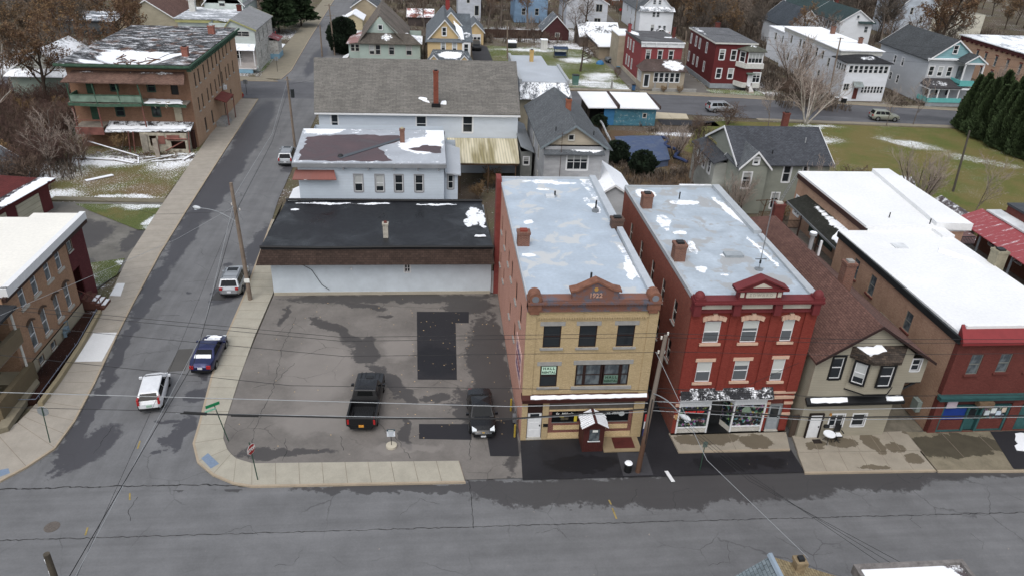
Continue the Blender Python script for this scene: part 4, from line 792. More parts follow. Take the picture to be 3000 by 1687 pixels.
def display(name):
    g = G(name); uv = g.tc('Object'); v = g.new('ShaderNodeTexVoronoi'); g.set(v.inputs['Vector'], g.warp(uv, 2, .3)); v.inputs['Scale'].default_value = 5.0
    hsv = g.new('ShaderNodeHueSaturation'); hsv.inputs['Saturation'].default_value = .75; hsv.inputs['Value'].default_value = .42; g.set(hsv.inputs['Color'], v.outputs['Color'])
    c = g.mix(g.mapr(g.noise(uv, 3, 4, .7), .5, .6), (.012, .018, .02), hsv.outputs[0]); return g.out(c, .12, spec=.5)
DISP = display('flower_display')
MB().box(16.56, 18.6, 40.34, 40.36, .68, 2.45).build('shop_window', DISP, B); MB().box(20.46, 22.55, 40.34, 40.36, .68, 2.5).build('shop_window', DISP, B)
m = MB(); m.mesh([(18.72, 40.34, .6), (19.08, 41.2, .6), (19.08, 41.2, 2.5), (18.72, 40.34, 2.5)], [(0, 1, 2, 3)]); m.build('shop_window', PDARK, B)
m = MB(); m.mesh([(20.33, 40.34, .6), (19.97, 41.2, .6), (19.97, 41.2, 2.5), (20.33, 40.34, 2.5)], [(0, 3, 2, 1)]); m.build('shop_window', DISP, B)
door(B, 19.53, 41.22, .16, 'F', .86, 2.15, DARKM, True, frame=GREYM, glass=True, proud=0)
sg = tag(MB().box(16.9, 18.3, 40.3, 40.31, 1.55, 2.2).build('florist_sign', std('sign_dark', '181a1c', .3), None), 'dark florist window sign with red FLOWER SHOP lettering', 'sign')
textobj('FLOWER SHOP', .2, (17.6, 40.292, 1.98), (pi/2, 0, 0), std('red_neon', 'd8332f', .5), sg, bold=.012)
MB().tube([(21.3, 40.33, 2.0), (21.3, 40.31, 2.0)], .32, 18).build('wreath', std('wreath', '7a8f7c', .8, .4, 8), B)
m = MB(); m.slab([(16.3, 39.75, 3.42), (22.8, 39.75, 3.42), (22.8, 40.3, 3.95), (16.3, 40.3, 3.95)], .06); m.build('shop_awning_roof', shingle('dark_tar', '2b2c2f', '35363a', snow=.42, sscale=1.2), B); MB().box(16.35, 22.75, 39.8, 40.3, 3.26, 3.37).build('fascia', WHITE, B)
door(B, 23.38, 40.32, .25, 'F', .86, 2.15, std('grey_door', '8d9499', .6), True, frame=std('grey_frame', '777b7c', .6), glass=True, proud=0); MB().box(22.95, 23.83, 40.36, 40.4, 2.5, 2.86).build('transom', REDB2, B); MB().box(22.9, 23.88, 40.2, 40.4, .15, .26).build('door_step', STONE, B)
MB().box(16.12, 24.5, 40.12, 40.32, 0, .17).build('plinth', STONE, B); MB().prism([(18.75, 40.2), (20.35, 40.2), (19.97, 41.2), (19.08, 41.2)], .15, .185).build('door_mat', BLACKP, B)
o = MB().box(16.24, 16.42, 40.2, 40.24, 1.45, 1.85).build('plaque', std('plaque', 'b98f5e', .7), B)
# alley roof between A and B
al = thing('alley_porch', 'rusty brown metal canopy on posts over the alley between the yellow and red brick buildings', 'canopy', (15, 49, 0))
m = MB(); m.slab([(13.96, 47.6, 7.1), (16.15, 47.6, 7.1), (16.15, 50.2, 7.7), (13.96, 50.2, 7.7)], .08); m.build('roof', membrane('rusty_metal', '5a3f38', snow=.30, seams=.4, seamc=.7, sscale=1.5), al)
for x in (14.1, 16.0): post(al, x, 47.8, 0, 7.05, .14, WOODB)
MB().box(13.96, 16.15, 47.7, 50.2, 3.6, 3.75).build('deck', WOODB, al)
# aerial mast
an = thing('tv_aerial', 'tall thin aerial mast with guy wires on the silver roof of the red brick building', 'aerial', (22.0, 44.4, 10.84))
m = MB(); m.cyl(22.0, 44.4, 10.84, 16.5, .03, 6); m.cyl(22.0, 44.4, 10.84, 10.9, .3, 10); m.build('mast', GREYM, an)
m = MB(); m.box(21.6, 22.4, 44.38, 44.42, 11.6, 11.64); m.cyl(22, 44.4, 11.3, 11.55, .07, 8); m.build('bracket', DARKM, an)

# ================================================================ C: beige house
BEI = siding('beige_vinyl', '9b9585', .14, dirt=.12); BRS = shingle('brown_shingle', '58403a', '674c44', wear=.3)
Cc = thing('house', 'long beige vinyl house with brown shingle roof and a bay window over the street', 'house', (25, 39.6, 0))
block(Cc, 25.0, 39.6, 31.4, 62.5, 0, 3.3, BEI, {'F': [(27.62, .96, 1.0, 1.05, 'slide', 'white'), (29.25, .96, .92, 1.03, 'dh', 'whited')]}, faces='FRBL')
block(Cc, 25.0, 39.62, 31.75, 62.5, 3.3, 6.7, BEI, {'F': [(26.55, 5.03, .75, 1.74, 'dh', 'bkframe')]}, faces='FRBL')
m = MB(); m.face([(25, 39.62, 6.7), (31.75, 39.62, 6.7), (31.75, 39.62, 6.95), (28.6, 39.62, 9.15)]); m.build('gable_wall', BEI, Cc)
m = MB(); m.slab([(24.75, 39.2, 6.6), (28.65, 39.2, 9.3), (28.95, 57.5, 9.3), (24.75, 63, 6.6)], .13); m.slab([(28.65, 39.2, 9.3), (33.2, 39.2, 6.4), (32.4, 63, 6.4), (28.95, 57.5, 9.3)], .13); m.slab([(28.95, 57.5, 9.3), (32.4, 63, 6.4), (24.75, 63, 6.6)], .13); m.build('roof', BRS, Cc)
m = MB()
for a, b in (((24.75, 6.45), (28.65, 9.15)), ((28.65, 9.15), (33.2, 6.25))): m.mesh([(x, y, z+dz) for y in (39.14, 39.2) for (x, z) in (a, b) for dz in (0, .2)], [(0, 2, 3, 1), (4, 5, 7, 6), (0, 4, 6, 2), (1, 3, 7, 5), (0, 1, 5, 4), (2, 6, 7, 3)])
m.build('barge_board', std('brown_trim', '2f1f1d', .7), Cc)
o = block(Cc, 31.75, 39.75, 33.0, 46, 4.5, 6.45, BEI, {'F': [(32.22, 5.45, .6, .92, 'dh', 'whited')]}, name='side_room'); MB().box(31.75, 33, 39.75, 46, 4.42, 4.5).build('soffit', BLACKP, Cc)
m = MB(); m.tube([(31.45, 40, 3.4), (33, 40, 4.45)], .09, 6); m.build('brace', BLACKP, Cc)
m = MB(); m.slab([(24.9, 39.15, 3.28), (31.9, 39.15, 3.32), (31.9, 39.6, 3.6), (24.9, 39.6, 3.56)], .2); m.build('pent_roof', BLACKP, Cc); snowp(Cc, [(25.2, 39.2), (27.8, 39.2), (27.8, 39.5), (25.2, 39.5)], lambda x, y: 3.3+(y-39.15)*.62, .04, .3, .03); snowp(Cc, [(30.6, 39.2), (31.8, 39.2), (31.8, 39.5), (30.6, 39.5)], lambda x, y: 3.33+(y-39.15)*.62, .05, .3, .03)
bw = MB(); P3 = [(27.5, 39.6), (28.5, 38.85), (30.1, 38.85), (30.9, 39.6)]; bw.prism(P3, 4.25, 6.75); bay = bw.build('bay_wall', BEI, Cc); MB().prism([(27.45, 39.6), (28.47, 38.8), (30.13, 38.8), (30.95, 39.6)], 4.17, 4.25).build('trim', BLACKP, bay)
m = MB(); m.prism([(27.2, 39.6), (28.35, 38.55), (30.25, 38.55), (31.1, 39.6)], 6.75, lambda x, y: 6.95+(y-38.55)*.62); m.build('roof', shingle('bay_tar', '2d2824', '4a4038', wear=.6), bay)
snowp(bay, [(27.5, 39.5), (28.2, 38.95), (29.4, 39.3), (29.2, 39.58)], lambda x, y: 6.96+(y-38.55)*.62, .05, .3, .06)
window(Cc, 29.55, 38.82, 4.96, 'F', .85, 1.6, 'bkframe'); window(Cc, 27.98, 39.21, 4.96, 'F', .72, 1.6, 'bkframe', ang=-atan2(.75, 1.0))
door(Cc, 26.05, 39.57, .1, 'F', .86, 2.0, WHITE, True, frame=std('dk_frame', '221916', .6)); MB().box(27.0, 27.12, 39.5, 39.6, 1.95, 2.15).build('wall_lamp', std('brass_lamp', 'a8762f', .4), Cc); MB().box(26.8, 27.15, 39.42, 39.6, .98, 1.18).build('mailbox', BLACKP, Cc)
chimney(Cc, 29.1, 45.4, 8.3, 10.9, .75, .75, CHIMB, STONEG); chimney(Cc, 29.6, 58.6, 8, 10.0, .9, .7, REDB2, STONE)
m = MB(); m.cyl(29.9, 52.5, 8.5, 9.7, .16, 12); m.cyl(29.9, 52.5, 9.75, 9.95, .3, 14); m.build('flue_pipe', GALV, Cc); MB().box(30.6, 30.75, 52.3, 52.45, 8.0, 9.3).build('vent_pipe', WHITE, Cc); MB().cyl(29.9, 52.5, 9.95, 9.99, .27, 14).build('snow', SNOW, Cc)
tb = thing('garden_table', 'small round snow-covered table outside the beige house', 'table', (26.97, 38.94, .12)); MB().cyl(26.97, 38.94, .83, .87, .42, 20).build('table_top', WHITE, tb); MB().cyl(26.97, 38.94, .875, .92, .39, 16).build('snow', SNOW, tb)
for a in (0, 2.1, 4.2): MB().tube([(26.97, 38.94, .8), (26.97+.35*cos(a), 38.94+.35*sin(a), .12)], .02, 6).build('leg', DARKM, tb)
ch = thing('office_chair', 'black swivel office chair with snow on its seat beside the round table', 'chair', (27.72, 39.1, .12)); o = MB().box(27.48, 27.96, 38.87, 39.33, .56, .64).build('seat', BLACKP, ch); MB().box(27.52, 27.92, 38.9, 39.28, .645, .69).build('snow', SNOW, o)
m = MB(); m.box(27.5, 27.94, 39.3, 39.38, .75, 1.3); m.build('backrest', BLACKP, ch); m = MB(); m.cyl(27.72, 39.1, .2, .56, .04, 8)
for a in range(5): m.tube([(27.72, 39.1, .22), (27.72+.3*cos(a*1.256), 39.1+.3*sin(a*1.256), .15)], .025, 5)
m.build('base', DARKM, ch)
for s in (-1, 1): MB().box(27.72+s*.3-.03, 27.72+s*.3+.03, 38.95, 39.3, .82, .87).build('armrest', BLACKP, ch)
tag(MB().box(26.0, 26.6, 38.85, 39.25, .124, .16).build('door_mat', std('dark_mat', '2a2320', .95, .3, 5), None), 'dark doormat on the pavement below the white door of the beige house', 'mat')
tag(MB().box(24.55, 24.95, 39.75, 39.85, 0, 1.9).build('wooden_gate', siding('gate_boards', '4c4037', .15, vert=True), None), 'narrow dark board gate between the red brick and beige buildings', 'gate')

# ================================================================ D: white-roofed brick shop
DBR = brick('brown_brick', 'a07c65', 'ae8a71', '94806e', .4, '6d4f40'); DFR = brick('deep_red_brick', '62302a', '6c3630', '55302a', .35, '4a1f1b'); WROOF = membrane('white_membrane', 'dcdedf', var=.05, seams=-3.5, seamc=.97, rough=.7, snow=.2, vs=.2)
D = thing('brick_building', 'two storey dark red brick shop with a long white roof and boarded blue shop window', 'building', (34.8, 39.65, 0))
TEAL = std('teal_trim', '2c5556', .65, .25)
block(D, 34.85, 39.7, 44.4, 57, 0, 7.7, DBR, {'L': [(53.4, 5.4, .85, 1.7), (50.65, 5.3, .85, 1.7), (45.3, 5.2, .85, 1.55)], 'R': [(45, 5.2, .9, 1.6), (50, 5.2, .9, 1.6)]}, 'dim', faces='RBL')
block(D, 34.8, 39.65, 48, 40.1, 3.4, 7.75, DFR, {'F': [(36.4, 5.12, .85, 1.62), (38.52, 5.25, .85, 1.5), (40.7, 5.25, .85, 1.5), (43, 5.25, .85, 1.5), (45.3, 5.25, .85, 1.5)]}, 'dim', faces='FL', name='front_wall')
block(D, 34.8, 39.65, 48, 40.1, 0, 3.1, DFR, faces='FL', name='front_wall', voids={'F': [(37.95, .12, 5.15, 2.5), (41.9, .12, 1.2, 2.4)]})
m = MB(); m.box(34.6, 48, 39.3, 39.7, 3.1, 3.4); m.box(34.55, 48, 39.2, 39.7, 3.36, 3.46); m.build('shop_cornice', TEAL, D)
m = MB(); m.box(35.35, 40.5, 39.95, 40.05, .12, 2.62); m.build('shop_wall', std('dk_interior', '211c1b', .8), D)
m = MB()
for x in (35.35, 37.3, 38.35, 40.35): m.box(x, x+.16, 39.7, 39.95, .12, 2.4)
for a, b in ((35.51, 37.3), (38.51, 40.35)): m.box(a, b, 39.72, 39.93, 2.2, 2.4); m.box(a, b, 39.72, 39.93, .12, .25)
m.box(37.46, 38.35, 39.72, 39.93, 2.2, 2.4); m.build('shop_frame', TEAL, D)
for a, b in ((35.51, 37.3), (38.51, 40.35)): MB().box(a, b, 39.78, 39.9, .25, 1.08).build('brick_panel', DFR, D)
MB().box(35.51, 37.3, 39.82, 39.86, 1.15, 2.2).build('shop_window', std('blue_blind', '1c3a86', .35, .15), D); MB().box(38.51, 40.35, 39.82, 39.86, 1.15, 2.2).build('shop_window', display('paper_display'), D)
for x, z, c in ((38.75, 1.55, 'bfc9cc'), (39.2, 1.75, 'cfd6d6'), (39.65, 1.5, 'b9c7d4'), (40.0, 1.8, 'c8b9a8')): MB().box(x, x+.4, 39.79, 39.81, z-.12, z+.3).build('notice', std('paper'+c, c, .8, .05), D)
MB().box(35.3, 40.5, 39.6, 39.66, 2.63, 3.08).build('sign_board', std('dk_sign', '43211f', .7), D); MB().box(35.45, 36.2, 39.55, 39.6, 2.35, 2.95).build('poster', std('pinkish', 'b3a6b0', .7), D)
MB().box(37.5, 38.6, 39.1, 39.6, 2.65, 3.05).build('vent_hood', std('rust_box', '6d5a45', .8, .4, 4), D)
door(D, 37.9, 39.85, .14, 'F', .8, 2.0, TEAL, True, glass=True, proud=0)
door(D, 41.9, 39.72, .14, 'F', .9, 2.1, TEAL, True, proud=0)
m = MB(); m.prism([(34.6, 39.2), (48, 39.2), (48, 40.4), (35.0, 40.4)], 7.75, lambda x, y: 7.95+min(1, max(0, (y-39.2)/1.0))*.75); m.build('cornice', std('red_metal', '7c2b2d', .5, .15), D)
m = MB(); m.prism([(35.0, 40.4), (44.45, 40.4), (44.45, 57.1), (34.75, 57.1)], 7.72, 8.1); m.prism([(35.2, 40.1), (48, 40.1), (48, 40.45), (35.2, 40.45)], 8.0, 8.72); m.build('roof', WROOF, D)
m = MB(); m.box(34.68, 34.86, 39.7, 57.1, 7.55, 8.02); m.build('gutter', std('dark_gutter', '1e2224', .5), D)
m = MB(); m.prism([(37.2, 57.1), (46.6, 57.1), (46.9, 71.2), (37.2, 71.2)], 8.0, 8.5); m.prism([(43.6, 57.1), (46.8, 56.8), (47, 71.2), (45.2, 71.2)], 8.2, 8.85); m.build('roof', WROOF, D)
block(D, 37.3, 57.1, 46.4, 71, 0, 8.0, DBR, {'L': [(69.85, 4.25, 1.2, 1.85, 'pair', 'wide'), (64, 3.3, .9, 2, 'dh', 'dim'), (60, 3.3, .9, 2, 'dh', 'dim')]}, faces='FRBL'); MB().box(43.3, 44.4, 55.5, 57.2, 7.9, 8.35).build('roof', WROOF, D)
MB().box(37.15, 37.35, 57.1, 71.1, 7.85, 8.3).build('gutter', std('wine_gutter', '3b2420', .6), D)
pc = thing('upper_porch', 'upstairs porch with black snowy roof and dark railings beside the white-roofed brick shop', 'porch', (36, 62, 0))
m = MB(); m.slab([(35.0, 56.9, 6.35), (37.28, 57.0, 6.95), (37.28, 68.6, 6.95), (35.3, 68.4, 6.35)], .1); m.build('roof', shingle('porch_tar', '23241f', '2c2d28', snow=.30, sscale=.9, stretch=(2, .3), bl=[(36.9, 61, .5, 6, 0)]), pc)
MB().slab([(34.95, 56.85, 6.33), (35.07, 56.85, 6.36), (35.37, 68.45, 6.36), (35.25, 68.45, 6.33)], .2).build('gutter', GREYM, pc)
snowp(pc, [(35.3, 57.2), (37.0, 57.2), (36.9, 60.4), (35.4, 59.0)], lambda x, y: 6.35+(x-35)*.26, .06, .4, .12)
MB().box(34.95, 37.3, 56.9, 68.6, 3.1, 3.25).build('deck', WOODG, pc)
for y in (57.1, 60.8, 64.6, 68.3): post(pc, 35.15, y, 0, 6.3, .13, RAILD)
rail(pc, 35.1, 57.2, 35.1, 68.4, 3.25, .95, RAILD); rail(pc, 35.2, 68.45, 37.2, 68.45, 3.25, .95, RAILD)
MB().box(37.2, 37.28, 61.5, 66.5, 3.9, 6.3).build('screen', std('dk_green_panel', '27372f', .7), pc)
vent(D, 40.3, 59, 8.5, .5, .05); vent(D, 43.3, 57.6, 8.5, .5, .05); MB().box(37.9, 39.0, 53.4, 54.3, 8.1, 8.2).build('roof_hatch', std('hatch_white', 'c9cdd0', .6), D)
chimney(D, 44.8, 50.6, 6.5, 9.3, .9, .9, std('block_chimney', '8c8672', .9, .25, 2)); snowp(D, [(41.2, 52.6), (43.3, 50.2), (43.5, 51.2), (41.8, 53.6)], 8.1, .06, .5, .1)
em = tag(MB().box(34.45, 34.8, 41.0, 41.7, .9, 1.8).build('electric_box', std('pale_box', '7e8a86', .6), None), 'grey green utility box on the corner of the dark red brick shop', 'utility box')
lad = thing('ladder', 'long aluminium extension ladder leaning on the rear corner of the white-roofed building', 'ladder', (36.3, 73, 0))
for s in (0, .42): MB().tube([(36.0+s*.3, 74.6-s, .0), (37.4+s*.3, 71.4-s*.2, 8.6)], .035, 5).build('rail', GALV, lad)
m = MB()
for i in range(26): t = (i+1)/27; m.tube([(36.0+1.4*t, 74.6-3.2*t, 8.6*t), (36.12+1.4*t, 74.2-2.9*t, 8.6*t)], .02, 4)
m.build('rungs', GALV, lad)
sn = tag(MB().prism(jag([(40.2, 37.6), (42.6, 37.0), (44.6, 38.9), (41.3, 39.3)], .4, .12, 4), .13, .17).build('snow_patch', SNOW, None), 'thin white sheet of snow lying on the wet pavement before the shop door', 'snow patch', kind='stuff')

# ================================================================ E: brick house with red metal porch roof
E_ = thing('brick_house', 'brick house with a corrugated red porch roof and long grey upstairs balcony', 'house', (53, 52, 0))
block(E_, 53.9, 38, 68, 64.4, 0, 7.0, brick('e_brick', '6d4233', '7a4a39', '66574a', .3), {'L': [(62.2, 4.2, .9, 1.5), (58.4, 4.2, .9, 1.5), (54, 4.2, .9, 1.5), (48, 4.2, .9, 1.5)]}, 'white')
MB().box(53.8, 55.3, 38, 64.3, 7.0, 7.15).build('roof', membrane('snow_gutter', 'c9cdd0'), E_); block(E_, 55.3, 38, 68, 63.6, 7.0, 7.9, REDB2, name='parapet'); MB().box(55.2, 68.1, 38, 63.7, 7.9, 8.1).build('roof', membrane('dark_membrane', '3c4046', snow=.3, bl=[(56.5, 61, 1.4, .3, 20)], var=.4), E_)
RED = G('red_corrugated'); _uv = RED.tc('UV'); _s = RED.sep(_uv); _w = RED.math('FRACT', RED.math('DIVIDE', _s[0], .22)); _sn = snowmask(RED, _uv, .40, .9, (3.2, .35), .04)
RED.out(RED.mix(_sn, RED.vmath('SCALE', srgb('8f4044'), scale=RED.mapr(_w, 0, .5, .7, 1.1)), SNOWC), .5); RED = RED.m
MB().slab([(50.6, 38, 6.15), (53.9, 38, 6.95), (53.9, 65, 6.95), (50.9, 64.6, 6.15)], .08).build('porch_roof', RED, E_)
BLG = std('blue_grey_wood', '6f767c', .7, .2); MB().box(50.9, 53.9, 38, 64.6, 3.0, 3.15).build('deck', WOODG, E_)
for y in (64.3, 60.5, 56, 51.5, 47, 42.5, 38.5): post(E_, 51.0, y, 0, 6.15, .14, BLG)
rail(E_, 50.95, 38.5, 50.95, 64.4, 3.15, 1.0, BLG, .16); rail(E_, 51.0, 64.5, 53.8, 64.5, 3.15, 1.0, BLG, .16); MB().box(50.85, 50.93, 38, 64.5, 2.85, 3.12).build('fascia', std('yellowish_board', '8f8454', .8), E_)
sh = thing('shed', 'low dark shed with a snow-streaked shingle roof behind the white-roofed building', 'shed', (59, 75, 0)); block(sh, 57.2, 73, 60.6, 77.6, 0, 2.2, std('dk_shed', '3b3230', .9)); gable(sh, 57.2, 73, 60.6, 77.6, 2.2, 3.2, 'y', shingle('shed_sh', '4a4344', '5a5254', snow=.42, sscale=2), std('dk_shed2', '3b3230', .9))
sh = thing('shed', 'small shed with rusty flat roofs below the grey upstairs balcony', 'shed', (55, 70, 0)); block(sh, 53.6, 67.3, 57.4, 70.4, 0, 2.0, std('grey_shed_w', '5c6466', .9)); MB().box(53.4, 57.6, 67.1, 70.6, 2.0, 2.15).build('roof', membrane('rust_flat', '6a4f4c', snow=.38, seams=.5), sh)

# ================================================================ F: low building with black roof
F = thing('low_building', 'low white-walled building with a black tar roof facing the parking lot', 'building', (-14.5, 60.9, 0))
STUC = std('white_stucco', 'bbc5cd', .9, .1, .8)
block(F, -14.5, 60.95, 4.95, 73.5, 0, 3.7, STUC, {'F': [(-2.6, 2.3, .5, .75, 'four', 'white')]})
MB().box(-14.48, 4.9, 60.87, 60.95, 0, .35).build('plinth', concrete('wall_foot', 'a09a8b', .7, stc='6a6455'), F)
m = MB(); m.mesh([(-15.5, 59.9, 3.55), (5.15, 59.9, 3.55), (4.95, 60.6, 4.95), (-15.0, 60.6, 4.95), (-14.5, 60.95, 3.55), (4.95, 60.95, 3.55)], [(0, 1, 2, 3), (0, 4, 5, 1)])
m.mesh([(-15.5, 59.9, 3.55), (-15.0, 60.6, 4.95), (-15.0, 71.5, 4.95), (-15.5, 71.5, 3.55), (5.15, 59.9, 3.55), (4.95, 60.6, 4.95), (4.95, 71.5, 4.95), (5.15, 71.5, 3.55)], [(0, 1, 2, 3), (4, 7, 6, 5)])
m.build('mansard', shingle('dark_brown_shingle', '352a25', '42352f', rh=.2), F)
TAR = membrane('black_tar', '1e2024', var=.35, seams=1.0, seamc=1.5, rough=.42, snow=.12, sscale=.6, bl=[(-11, 71.2, 4, .35, 0), (-6, 71.2, 2.5, .3, 0), (0, 71.0, 3, .3, 0), (3.6, 68, 1.0, 3.6, 0), (3, 66, .6, 1.5, 0), (-13.5, 69.5, .6, .3, 0), (4.4, 67, .5, 3.5, 0)])
m = MB(); m.prism([(-15.05, 60.5), (5.0, 60.5), (4.6, 71.8), (-14.8, 71.8)], 4.75, lambda x, y: 5.08+.04*sin(x*1.3)-.03*(y-60)); m.build('roof', TAR, F)
m = MB(); m.tube([(-15.1, 60.45, 5.08), (-10, 60.42, 5.0), (-3, 60.45, 5.06), (5.1, 60.45, 5.02)], .12, 6); m.tube([(-14.8, 71.8, 4.9), (4.7, 71.8, 4.85)], .13, 6); m.build('rolled_edge', BLACKP, F)
chimney(F, -4.5, 62.6, 4.8, 6.4, .45, .45, std('pale_chimney', 'a9a59a', .8, .3, 4), REDB2); snowp(F, [(3.5, 62.5), (4.5, 62.5), (4.5, 63), (3.6, 62.9)], 5.05, .04, .3, .08)
MB().tube([(-12.3, 60.9, 3.5), (-11, 60.9, 2.6), (-10.2, 60.88, 1.1), (-9.6, 60.88, .6)], .025, 5).build('cable', DARKM, F); MB().box(-7.6, -7.45, 60.85, 60.95, 2.6, 2.8).build('wall_lamp', WHITE, F)
gt = tag(MB().box(5.0, 5.5, 61.2, 61.28, 0, 2.2).build('side_gate', siding('white_gate', 'b9bbbb', .14), None), 'white panel gate closing the gap between the low building and the pink brick wall', 'gate')
# ================================================================ G: white vinyl flats
VIN = siding('white_vinyl', 'c1ccd7', .17, dirt=.08); GREYTR = std('grey_trim', '7c7f83', .7, .15)
STY['gv'] = (WHITE, .13, std('grey_casing', '8f9195', .7, .1), None, None, PMIX)
Gb = thing('house', 'grey white vinyl flats with patchy brown and snowy roof behind the low black-roofed building', 'house', (-13.9, 74.5, 0))
WX = [-7.9, -5.6, -3.6, -1.6]
block(Gb, -13.9, 74.5, .85, 88, 0, 7.75, VIN, {'F': [(x, 4.75, .8, 1.8, 'dh', 'gv') for x in (-7.9, -5.75, -3.8, -1.72)]+[(x, 1.7, .75, 1.6, 'dh', 'gv') for x in (-7.95, -5.8, -1.75)]+[(-3.8, 1.7, .75, 1.6, 'dh', 'gv')], 'L': [(78, 4.7, .8, 1.7), (82, 4.7, .8, 1.7)]}, 'gv')
block(Gb, .85, 75.3, 2.3, 86.5, 0, 6.6, VIN, {'F': [(1.55, 4.8, .55, 1.5, 'dh', 'gv'), (1.3, 2.0, .7, 1.2, 'dh', 'gv')]}, 'gv')
GR = membrane('patchy_roof', 'a2a8b0', vs=.3, var=.2, snow=.42, bl=[(-12.5, 85.5, 2.5, 2, 0), (-4, 87.3, 9, .9, 0), (-1.5, 80, 2.6, 3, 0), (-8, 86.6, 4, 1, 0), (0, 84, 1.2, 4, 0)], rough=.6, sscale=.4)
m = MB(); m.prism([(-14.3, 74.0), (1.05, 74.0), (.95, 85.6), (-14.9, 85.6)], 7.75, lambda x, y: 8.0); m.build('roof', GR, Gb)
MB().prism(jag([(-13.8, 74.5), (-4.6, 74.6), (-6, 79), (-3.6, 81.8), (-4.2, 83.2), (-9, 83.4), (-13.9, 82.5)], .6, .22, 5), 8.0, 8.04).build('roof_patch', membrane('brown_felt', '54464a', var=.35, snow=.1), Gb)
MB().prism(jag([(-2.8, 78.4), (.6, 77.2), (.7, 79.4), (-1, 80)], .4, .18, 8), 8.0, 8.04).build('roof_patch', bpy.data.materials['brown_felt'], Gb)
m = MB(); m.slab([(-10, 75.6, 8.09), (-9.6, 75.1, 8.09), (-3.6, 81.9, 8.09), (-3.8, 82.3, 8.09)], .04); m.build('roof_strip', membrane('dark_strip', '4a5057'), Gb)
ring(Gb, -14.35, 73.95, 1.1, 85.6, 7.5, 7.9, .06, GREYTR, 'cornice')
m = MB()
for x in (-9.3, -6.8, -4.2, -1.8, .3): m.box(x-.07, x+.07, 74.0, 74.5, 7.2, 7.5)
m.build('bracket', GREYTR, Gb)
MB().slab([(.95, 74.9, 6.75), (2.6, 74.7, 6.6), (2.75, 83.5, 6.6), (1.0, 84.5, 6.9)], .15).build('roof', membrane('silver_shed', 'a3a9b0', var=.12), Gb)
MB().slab([(-14.4, 73.75, 6.3), (-10.0, 73.75, 6.3), (-10.3, 74.55, 7.1), (-14.1, 74.55, 7.1)], .08).build('bay_roof', membrane('rusty_tin', '7b4c45', snow=.36, seams=.4), Gb)
chimney(Gb, -3.6, 81, 8, 9.5, .5, .5, CHIMB, std('pale_cap', 'b0aa90', .8)); o = MB().dome(-9.7, 75.8, 8.04, .3, 10, 4).build('roof_vent', DARKM, Gb)
bk = thing('side_porch', 'snowy lean-to porch roof on dark posts at the street corner of the white vinyl flats', 'porch', (-15, 76, 0)); MB().slab([(-15.6, 74.8, 2.9), (-13.95, 74.8, 3.7), (-13.95, 80, 3.7), (-15.6, 80, 2.9)], .1).build('roof', membrane('snow_porch', 'd5d9de', var=.08, seams=-.3, seamc=.85), bk)
for y in (75, 77.4, 79.8): post(bk, -15.4, y, 0, 2.9, .14, RAILD)
pz = thing('rear_porch', 'small porch with snowy step roof beside the white vinyl flats', 'porch', (3, 75.5, 0)); MB().box(2.35, 3.6, 75.6, 77.4, 2.5, 2.65).build('roof', membrane('snow_small', 'd5dade'), pz); MB().box(3.1, 3.7, 74.9, 75.6, 1.6, 1.75).build('snow', SNOW, pz); block(pz, 2.35, 76, 3.3, 77.3, 0, 2.5, std('dark_shed_w', '5c5a52', .9))
# ================================================================ H: big hall with tan shingle roof
H = thing('hall', 'large white sided hall with a wide tan shingle roof and tall brick chimney', 'building', (-14.4, 93.7, 0))
WV = siding('pale_vinyl', 'c1cad4', .16, dirt=.08)
block(H, -14.3, 93.6, 10.4, 116.5, 0, 7.9, WV, {'F': [(-12.4, 5.5, .8, 1.9, 'dh', 'wide'), (-1.75, 5.45, 1.2, 1.9, 'dh', 'wide'), (4.05, 5.4, 1.2, 2.1, 'dh', 'wide')]}, 'wide')
TAN = shingle('tan_shingle', '605e5a', '6f6c67', wear=.16, bw=.9, rh=.32, bl=None)
m = MB(); m.slab([(-14.75, 93.1, 7.85), (10.65, 93.4, 7.85), (11.1, 105, 12), (-16.0, 104.6, 12)], .18); m.slab([(-16.0, 104.6, 12), (11.1, 105, 12), (11.2, 117, 7.9), (-17, 116.6, 7.9)], .18); m.build('roof', TAN, H)
m = MB(); m.face([(-14.3, 116.5, 7.9), (-14.3, 93.6, 7.9), (-14.3, 104.8, 11.9)]); m.face([(10.4, 93.6, 7.9), (10.4, 116.5, 7.9), (10.4, 104.8, 11.9)]); m.build('gable_wall', WV, H)
MB().box(-14.7, 10.65, 93.08, 93.2, 7.55, 7.75).build('gutter', WHITE, H)
ch = chimney(H, .1, 94.9, 8.0, 12.7, .62, .62, brick('tall_chimney_brick', '7a3f30', '8b4a38', '5f3b31'), BLACKP); MB().box(-.45, .65, 94.4, 94.7, 8.3, 8.75).build('flashing', BLACKP, ch)
snowp(H, [(.7, 95.0), (1.4, 95.0), (1.4, 95.8), (.8, 95.7)], lambda x, y: 7.9+(y-93.3)*.355, .06, .3, .06)
snowp(H, [(-1.5, 95.6), (-.7, 95.3), (-1.2, 96.4), (-2.2, 96.3)], lambda x, y: 7.9+(y-93.3)*.355, .05, .3, .1)
FIB = G('fibreglass'); _uv = FIB.tc('UV'); _w = FIB.math('FRACT', FIB.math('DIVIDE', FIB.sep(_uv)[0], .34)); FIB.out(FIB.vmath('SCALE', FIB.mix(FIB.mapr(FIB.noise(FIB.mapping(_uv, scale=(.5, .04, 1)), 1.6, 4, .6), .42, .62), srgb('c4bda4'), srgb('857c58')), scale=FIB.mapr(_w, 0, .5, .68, 1.08)), .5); FIB = FIB.m
cp = thing('canopy', 'long weathered yellowish corrugated canopy on the yard side of the large hall', 'canopy', (6, 90, 0))
